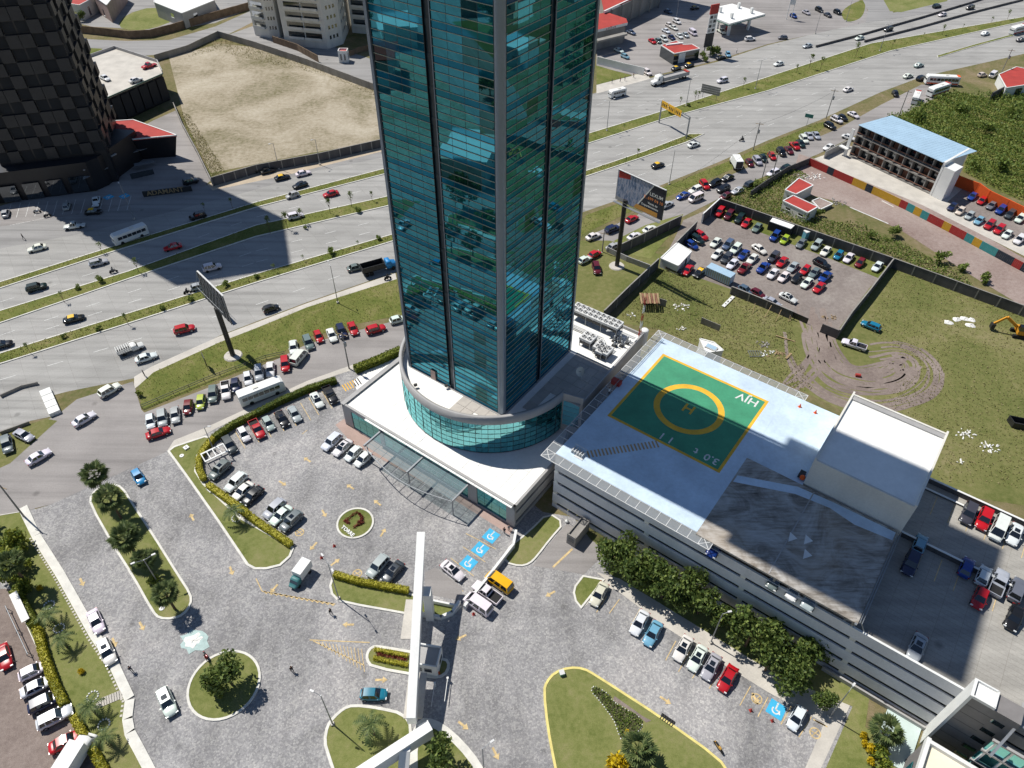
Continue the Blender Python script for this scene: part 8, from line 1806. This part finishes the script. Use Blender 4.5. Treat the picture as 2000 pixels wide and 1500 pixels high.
moto(1449, 272, -12, 3, dkc, 'dark motorcycle on the near carriageway right of the tower', (lin(50, 50, 58), 'dark clothes'))
moto(757, 542, 12, -4, dkc, 'dark motorcycle beside the blue dump truck', (lin(60, 60, 66), 'dark clothes'))
moto(72, 412, 12, -2, lin(200, 200, 200), 'pale motorcycle parked at the dark tower bays'); moto(92, 420, 12, -3, dkc, 'dark motorcycle parked below the dark tower bays')
moto(366, 570, 12, -3, dkc, 'dark motorcycle at the edge of the dark tower shadow', (lin(50, 50, 56), 'dark clothes'))
moto(1404, 1459, 5, 7, lin(196, 150, 60), 'orange and black motorcycle parked by the big lawn kerb'); moto(403, 1281, 4, 6, lin(170, 34, 44), 'red motorcycle beside the round island'); moto(1098, 1012 + 24, 4, 4, dkc, 'dark motorcycle at the driveway post') if 0 else None
# spilled tarp by the round island, red cones
e = thing('crumpled_tarp', 'crumpled white and pale green tarpaulin on the plaza', 'tarp', tuple(G(378, 1250))); c = G(378, 1252)
for nm, mt, r0, n in (('green_sheet', grime('pale_green_sheet', lin(176, 198, 194), .7, .14, 1, 6), 2.2, 16), ('white_sheet', m_tarp, 1.3, 14)):
    mb = MB(); rnd = random.Random(n); R_ = [r0 * rnd.uniform(.55, 1.1) for _ in range(n)]; zz = .05 if nm == 'green_sheet' else .12
    rows = [[(c.x + R_[i] * k * 1.25 * math.cos(i * 6.283 / n), c.y + R_[i] * k * math.sin(i * 6.283 / n), zz + (.12 * rnd.random() if k < 1 else 0)) for i in range(n)] for k in (.02, .35, .7, 1.0)]
    mb.grid(rows, 0, False, True); mb.build(nm, mt, e)
for k, (x, y) in enumerate(((653, 1067), (628, 1090), (925, 1200), (1466, 1388), (1508, 1408))):
    c = G(x, y); e = thing('traffic_cone', 'red traffic cone %s' % ['nearer the oval flower bed', 'farther from the oval flower bed', 'beside the white van near the gateway', 'near the red sedan under the trees', 'beside the blue accessible bay'][k], 'cone', tuple(c), 'cones on the plaza'); mb = MB(); mb.tube(c + Z3 * .05, c + Z3 * .75, .19, 10, .04); mb.build('cone', m_red, e); mb = MB(); mb.box((c.x, c.y, .03), (.45, .45, .05), .3); mb.build('base', m_red, e)
# floodlights and door on the sunny terrace
for k, p in enumerate(((812, 756), (872, 757), (945, 762))):
    c = G(*p, 13.5); e = thing('floodlight', 'black floodlight on the sunny terrace, %s from the left' % ORD[k], 'floodlight', tuple(c), 'terrace floodlights'); mb = MB(); mb.box((c.x, c.y, 13.85), (.6, .35, .4), .4); mb.build('head', m_dsteel, e); mb = MB(); mb.tube(c, c + Z3 * .5, .05, 6); mb.build('stand', m_dsteel, e)
p = TL + T1 * 5.2 - T2 * .16; e = thing('terrace_door', 'dark framed service door at the foot of the tower facade', 'door', (p.x, p.y, Z_T0)); mb = MB(); mb.ob(p + Z3 * (Z_T0 + .02), T1 * 1.3, -T2 * .08, Z3 * 2.3); mb.build('frame', m_dsteel, e); mb = MB(); mb.ob(p + T1 * .12 - T2 * .09 + Z3 * (Z_T0 + .1), T1 * 1.06, -T2 * .03, Z3 * 2.1); mb.build('leaf', m_pink, e)
# ---------------------------------------------------------------- field clutter
c = G(1992, 655); ex = thing('excavator', 'orange yellow excavator at the right edge of the field', 'excavator', (c.x, c.y, 0)); rz = RAD(165); ux = Vector((math.cos(rz), math.sin(rz), 0)); uy = Vector((-ux.y, ux.x, 0)); m_exc = grime('digger_yellow', lin(216, 150, 40), .5, .15)
for s in (-1.2, 1.2):
    mb = MB(); q = c + uy * s; mb.hexa([q + ux * x + uy * y + Z3 * z for z in (0, .8) for x, y in ((-1.9 + z * .0, -.3), (1.9, -.3), (1.9, .3), (-1.9, .3))]); mb.build('track', m_black, ex)
mb = MB(); mb.ob(c - ux * 1.9 - uy * 1.3 + Z3 * .9, ux * 3.2, uy * 2.6, Z3 * 1.1); mb.build('house', m_exc, ex)
mb = MB(); mb.ob(c - ux * .1 + uy * .2 + Z3 * 1.9, ux * 1.4, uy * 1.1, Z3 * 1.2); mb.build('cab', m_carg, ex)
mb = MB(); q0 = c + ux * 1.2 - uy * .4 + Z3 * 1.8; q1 = c + ux * 4.2 - uy * .4 + Z3 * 4.0; q2 = c + ux * 6.0 - uy * .4 + Z3 * 1.8; mb.bar(q0, q1, .45, .6); mb.build('boom', m_exc, ex); mb = MB(); mb.bar(q1, q2, .35, .45); mb.build('arm', m_exc, ex)
mb = MB(); mb.hexa([q2 + ux * x + uy * y + Z3 * z for z in (-1.2, 0) for x, y in ((-.5, -.5), (.5, -.5), (.4, .5), (-.4, .5))]); mb.build('bucket', m_dsteel, ex)
rnd = random.Random(21)
def heap(px, py, r, n, mat, label, name='rubble_heap', cat='rubble', s=.25, grp=None):
    c = G(px, py); e = thing(name, label, cat, tuple(c), grp); lumps = MB(); lumps.ball((0, 0, 0), (1, .8, .6), 6, 4); me = lumps.mesh('lump', mat)
    for i in range(n):
        a = rnd.random() * 6.28; q = r * rnd.random() ** .6; o = inst(me, 'lump', e, (q * math.cos(a) * 1.3, q * math.sin(a) * .8, .05 + .2 * rnd.random() * (1 - q / r)), a, (s * rnd.uniform(.5, 1.5), s * rnd.uniform(.4, 1.2), s * rnd.uniform(.5, 1.0)))
heap(1884, 848, 1.7, 26, m_tarp, 'heap of white sacks in the right field, upper left one'); heap(1931, 873, 1.8, 34, m_tarp, 'heap of white sacks in the right field, right hand one'); heap(1874, 901, .6, 6, m_tarp, 'single small white sack heap in the right field')
heap(1515, 692, 2.0, 30, m_wood, 'heap of tan rubble in the rough field'); heap(1492, 672, 1.5, 24, m_conc, 'heap of grey blocks in the rough field'); heap(1500, 690, 1.6, 18, m_white, 'heap of white scrap beside the grey blocks'); heap(1330, 600, 1.8, 22, m_tarp, 'scatter of white litter behind the broken shed'); heap(1235, 615, 1.2, 9, m_white, 'pale litter strip below the long dark wall'); heap(1330, 643, 1.2, 10, m_tarp, 'white litter in the middle of the rough field'); heap(1620, 620, 1.3, 14, m_wood, 'yellowish rubble beside the muddy track'); heap(1585, 345, 3.0, 40, m_tarp, 'broad pale rubble heap behind the red roofed house', s=.32); heap(1625, 395, 3.0, 30, m_conc, 'grey rubble spread right of the red roofed house', s=.3)
for k, (a, b, w_) in enumerate((((1475, 592), (1470, 612), .1), ((1507, 596), (1493, 620), .1), ((1527, 603), (1515, 628), .1), ((1515, 655), (1553, 667), .25), ((1535, 700), (1545, 690), .5), ((1548, 608), (1541, 628), .5))):
    A3, B3 = G(*a, 1.6 if k in (0, 1, 2, 5) else .3), G(*b, .1); nm = ['leftmost prop leaning on the near lot wall', 'second prop leaning on the near lot wall', 'third prop leaning on the near lot wall', 'long pale plank lying in the rough field', 'grey timber lying beside the tan rubble', 'ladder leaning at the end of the near lot wall'][k]
    e = thing('ladder' if k == 5 else 'timber', nm, 'ladder' if k == 5 else 'timber', (B3.x, B3.y, 0)); mb = MB()
    if k == 5:
        s_ = Vector((.25, .12, 0))
        for q in (-1, 1): mb = MB(); mb.bar(A3 + s_ * q, B3 + s_ * q, .07, .07); mb.build('rail', m_wood, e)
        for q in range(7): mb = MB(); r = A3.lerp(B3, q / 6.5); mb.bar(r - s_, r + s_, .06, .06); mb.build('rung', m_wood, e)
    else: mb.bar(A3, B3, w_, .1); mb.build('beam', m_wood, e)
c = G(1473, 692); e = thing('metal_frame', 'pale green steel frame lying in the rough field', 'frame', tuple(c))
for k in range(6): mb = MB(); p = c + Vector((-1.2 + k * .5, .9, .2)); mb.bar(p, p + Vector((.15, -1.8, 0)), .09, .09); mb.build('bar', m_gsteel, e)
for y in (-.9, .9): mb = MB(); mb.bar(c + Vector((-1.3, y, .2)), c + Vector((1.5, y, .2)), .1, .1); mb.build('rail', m_gsteel, e)
c = G(1421, 590); e = thing('punched_sheet', 'long white panel with three dark holes below the container', 'panel', tuple(c)); p, q = G(1412, 600), G(1432, 580); mb = MB(); mb.bar(p + Z3 * .2, q + Z3 * .2, .8, .1); mb.build('sheet', m_white, e)
for k in range(3): mb = MB(); r = p.lerp(q, .25 + k * .25); mb.tube(r + Z3 * .24, r + Z3 * .26, .2, 8); mb.build('hole', m_dark, e)
c = G(1875, 628); e = thing('white_tarp', 'crumpled white tarpaulin strip lying on the right field', 'tarp', tuple(c)); mb = MB(); P_ = [G(*p) for p in ((1853, 630), (1868, 624), (1885, 623), (1897, 625), (1895, 636))]
for p in P_: 
    n = 9; rr_ = [rnd.uniform(.7, 1.2) for _ in range(n)]
    mb.grid([[(p.x + rr_[i] * k * 1.1 * math.cos(i * .698), p.y + rr_[i] * k * .9 * math.sin(i * .698), .05 + .35 * (1 - k) * rr_[i]) for i in range(n)] for k in (.02, .5, 1.0)], 0, False, True)
mb.build('sheet', m_tarp, e)
c = G(1675, 735); e = thing('red_drum', 'red drum lying beside the muddy track', 'drum', tuple(c)); mb = MB(); mb.tube(c + Vector((-.5, .1, .35)), c + Vector((.5, -.1, .35)), .35, 12); mb.build('shell', m_red, e); mb = MB(); mb.tube(c + Vector((.5, -.1, .35)), c + Vector((.53, -.106, .35)), .3, 12); mb.build('lid', m_tarp, e)
c = G(1990, 828); e = thing('black_skip', 'black steel skip at the right frame edge', 'skip', tuple(c)); mb = MB()
for s in (-1, 1): mb.ob(c + Vector((-2, s * 1.0 - .05, 0)), Vector((4, -1.2, 0)), Vector((.03, .1, 0)), Z3 * 1.4)
mb.ob(c + Vector((-2, -1, 0)), Vector((.1, 0, 0)), Vector((0, 2, 0)), Z3 * 1.4); mb.build('sides', m_dsteel, e); mb = MB(); mb.ob(c + Vector((-1.9, -.9, .1)), Vector((3.8, -1.1, 0)), Vector((0, 1.8, 0)), Z3 * .1); mb.build('floor', m_black, e)
c = G(1574, 459, 1); e = thing('portable_toilet', 'pale blue portable toilet with white top against the far lot wall', 'toilet', (c.x, c.y, 0)); mb = MB(); mb.box((c.x, c.y, 0), (1.2, 1.2, 2.0), .4); mb.build('cabin', m_ocol, e).color = (*lin(110, 170, 190), 1); mb = MB(); mb.box((c.x, c.y, 2.0), (1.3, 1.3, .25), .4); mb.build('roof', m_white, e)
c = G(98, 785); e = thing('white_barrier', 'white sloping concrete barrier between ramp and carriageway', 'barrier', (c.x, c.y, 0)); p, q = G(88, 762, .5), G(108, 808, .5)
for k in range(4): mb = MB(); a, b = p.lerp(q, k / 4 + .01), p.lerp(q, k / 4 + .24); a.z = b.z = .45; mb.bar(a, b, 2.0, .9); mb.build('block', m_white, e)
c = G(1618, 248); e = thing('road_sign', 'green road sign on the right verge', 'sign', tuple(c)); c = G(1575, 245); mb = MB(); mb.tube(c, c + Z3 * 3, .06, 6); mb.build('post', m_gsteel, e); mb = MB(); mb.box((c.x, c.y, 2.6), (2.6, .08, 1.2), -.5); mb.build('panel', grime('sign_green', lin(60, 130, 120), .6), e)
c = G(1460, 700); 
# scaffold-like billboard for bicycles omitted: nothing further stands there
# weeds in the rest of the fields stay as one mass
# ---------------------------------------------------------------- the town just outside the frame (the glass reflects it)
def farhouse(x, y, w_, d_, h, rz, mr, label, k):
    e = thing('house', label, 'house', (x, y, 0), 'houses outside the frame', rz)
    def P(mb, nm, mt): link(bpy.data.objects.new(nm, mb.mesh(nm, mt)), e)
    mb = MB(); mb.box((0, 0, 0), (w_, d_, h)); P(mb, 'wall', m_offw if k % 2 else m_grey); mb = MB(); mb.box((0, 0, h), (w_ + .4, d_ + .4, .25)); P(mb, 'roof', mr)
    for s in (-1, 1):
        for q in range(3): mb = MB(); mb.box((-w_ / 3 + q * w_ / 3, s * (d_ / 2 + .02), h * .45), (1.4, .06, 1.3)); P(mb, 'window', m_win)
sheet('paved_yard', [(-330, -60), (-62, -60), (-66, 10), (-72, 60), (-95, 92), (-330, 120)], m_hwy2, .003)
sheet('road', [(-330, 62), (-100, 48), (-74, 40), (-72, 30), (-100, 36), (-330, 48)], m_asph, .010)
sheet('dirt_lot', [(-210, 55), (-130, 50), (-125, 85), (-205, 100)], m_dirt, .014); sheet('lawn', [(-125, 10), (-95, 8), (-92, 28), (-122, 32)], m_lawn, .014); sheet('lawn', [(-240, 0), (-200, 0), (-195, 30), (-240, 34)], m_verge, .014)
sheet('dirt_lot', [(120, 60), (230, 80), (240, 150), (140, 140)], m_gravel, .012); sheet('road', [(110, 40), (330, 110), (330, 124), (108, 52)], m_asph, .016)
rr_ = random.Random(12); k = 0
for x, y, w_, d_, h, rz, mr in ((-150, 20, 16, 12, 7, .2, m_roofw), (-172, 18, 14, 12, 6, .2, m_red), (-112, 62, 18, 14, 8, .5, m_roofw), (-190, 75, 20, 14, 9, .2, m_red), (-225, 60, 16, 14, 8, .1, m_roofw), (-260, 20, 18, 12, 7, .2, m_conc), (-270, 90, 20, 14, 12, .3, m_roofw), (-135, -10, 16, 12, 6, .2, m_red), (-180, -20, 18, 12, 7, .2, m_roofw), (170, 100, 18, 12, 6, -.6, m_red), (205, 120, 16, 12, 6, -.6, m_red), (190, 150, 20, 12, 7, -.6, m_roofw), (240, 165, 18, 14, 8, -.6, m_red), (260, 200, 22, 14, 9, -.5, m_roofw), (150, 78, 14, 10, 5, -.6, m_roofw)):
    k += 1; farhouse(x, y, w_, d_, h, rz, mr, '%s flat roofed house beyond the %s frame edge' % (ORD[(k - 1) if x < 0 else k - 10], 'left' if x < 0 else 'right'), k)
k = 0
for x, y, s in ((-100, 20, 1.6), (-108, 14, 1.8), (-118, 26, 1.5), (-215, 12, 2.0), (-228, 20, 2.2), (-205, 24, 1.8), (-140, 44, 1.6), (-160, 42, 1.7), (-92, 70, 1.8), (-245, 70, 2), (135, 95, 1.8), (150, 120, 2), (165, 135, 2.2), (215, 95, 2), (230, 130, 2.2), (180, 175, 2.4), (200, 190, 2.4), (220, 205, 2.4), (240, 225, 2.6), (160, 165, 2), (250, 180, 2.4)):
    k += 1; e = thing('leafy_tree', '%s leafy tree beyond the %s frame edge' % (ORD[(k - 1) if x < 0 else k - 11], 'left' if x < 0 else 'right'), 'tree', (x, y, 0), 'trees outside the frame', rz=k); e.scale = (s, s, s); inst(TRUNK[k % 2], 'trunk', e); inst(CROWN[k % 3], 'crown', e)
tb = thing('shadow_slab', 'unseen tall slab added above the frame to shade the shopping forecourt', 'tower', (25, 382, 0))  # unseen block, added only to throw shade over the shopping forecourt
mb = MB(); mb.box((25, 382, 0), (44, 22, 74), RAD(-30)); mb.build('wall', m_grey, tb)
for q in range(8): mb = MB(); mb.box((25, 382, 6 + q * 8), (44.3, 22.3, 3), RAD(-30)); mb.build('window_band', m_win, tb)
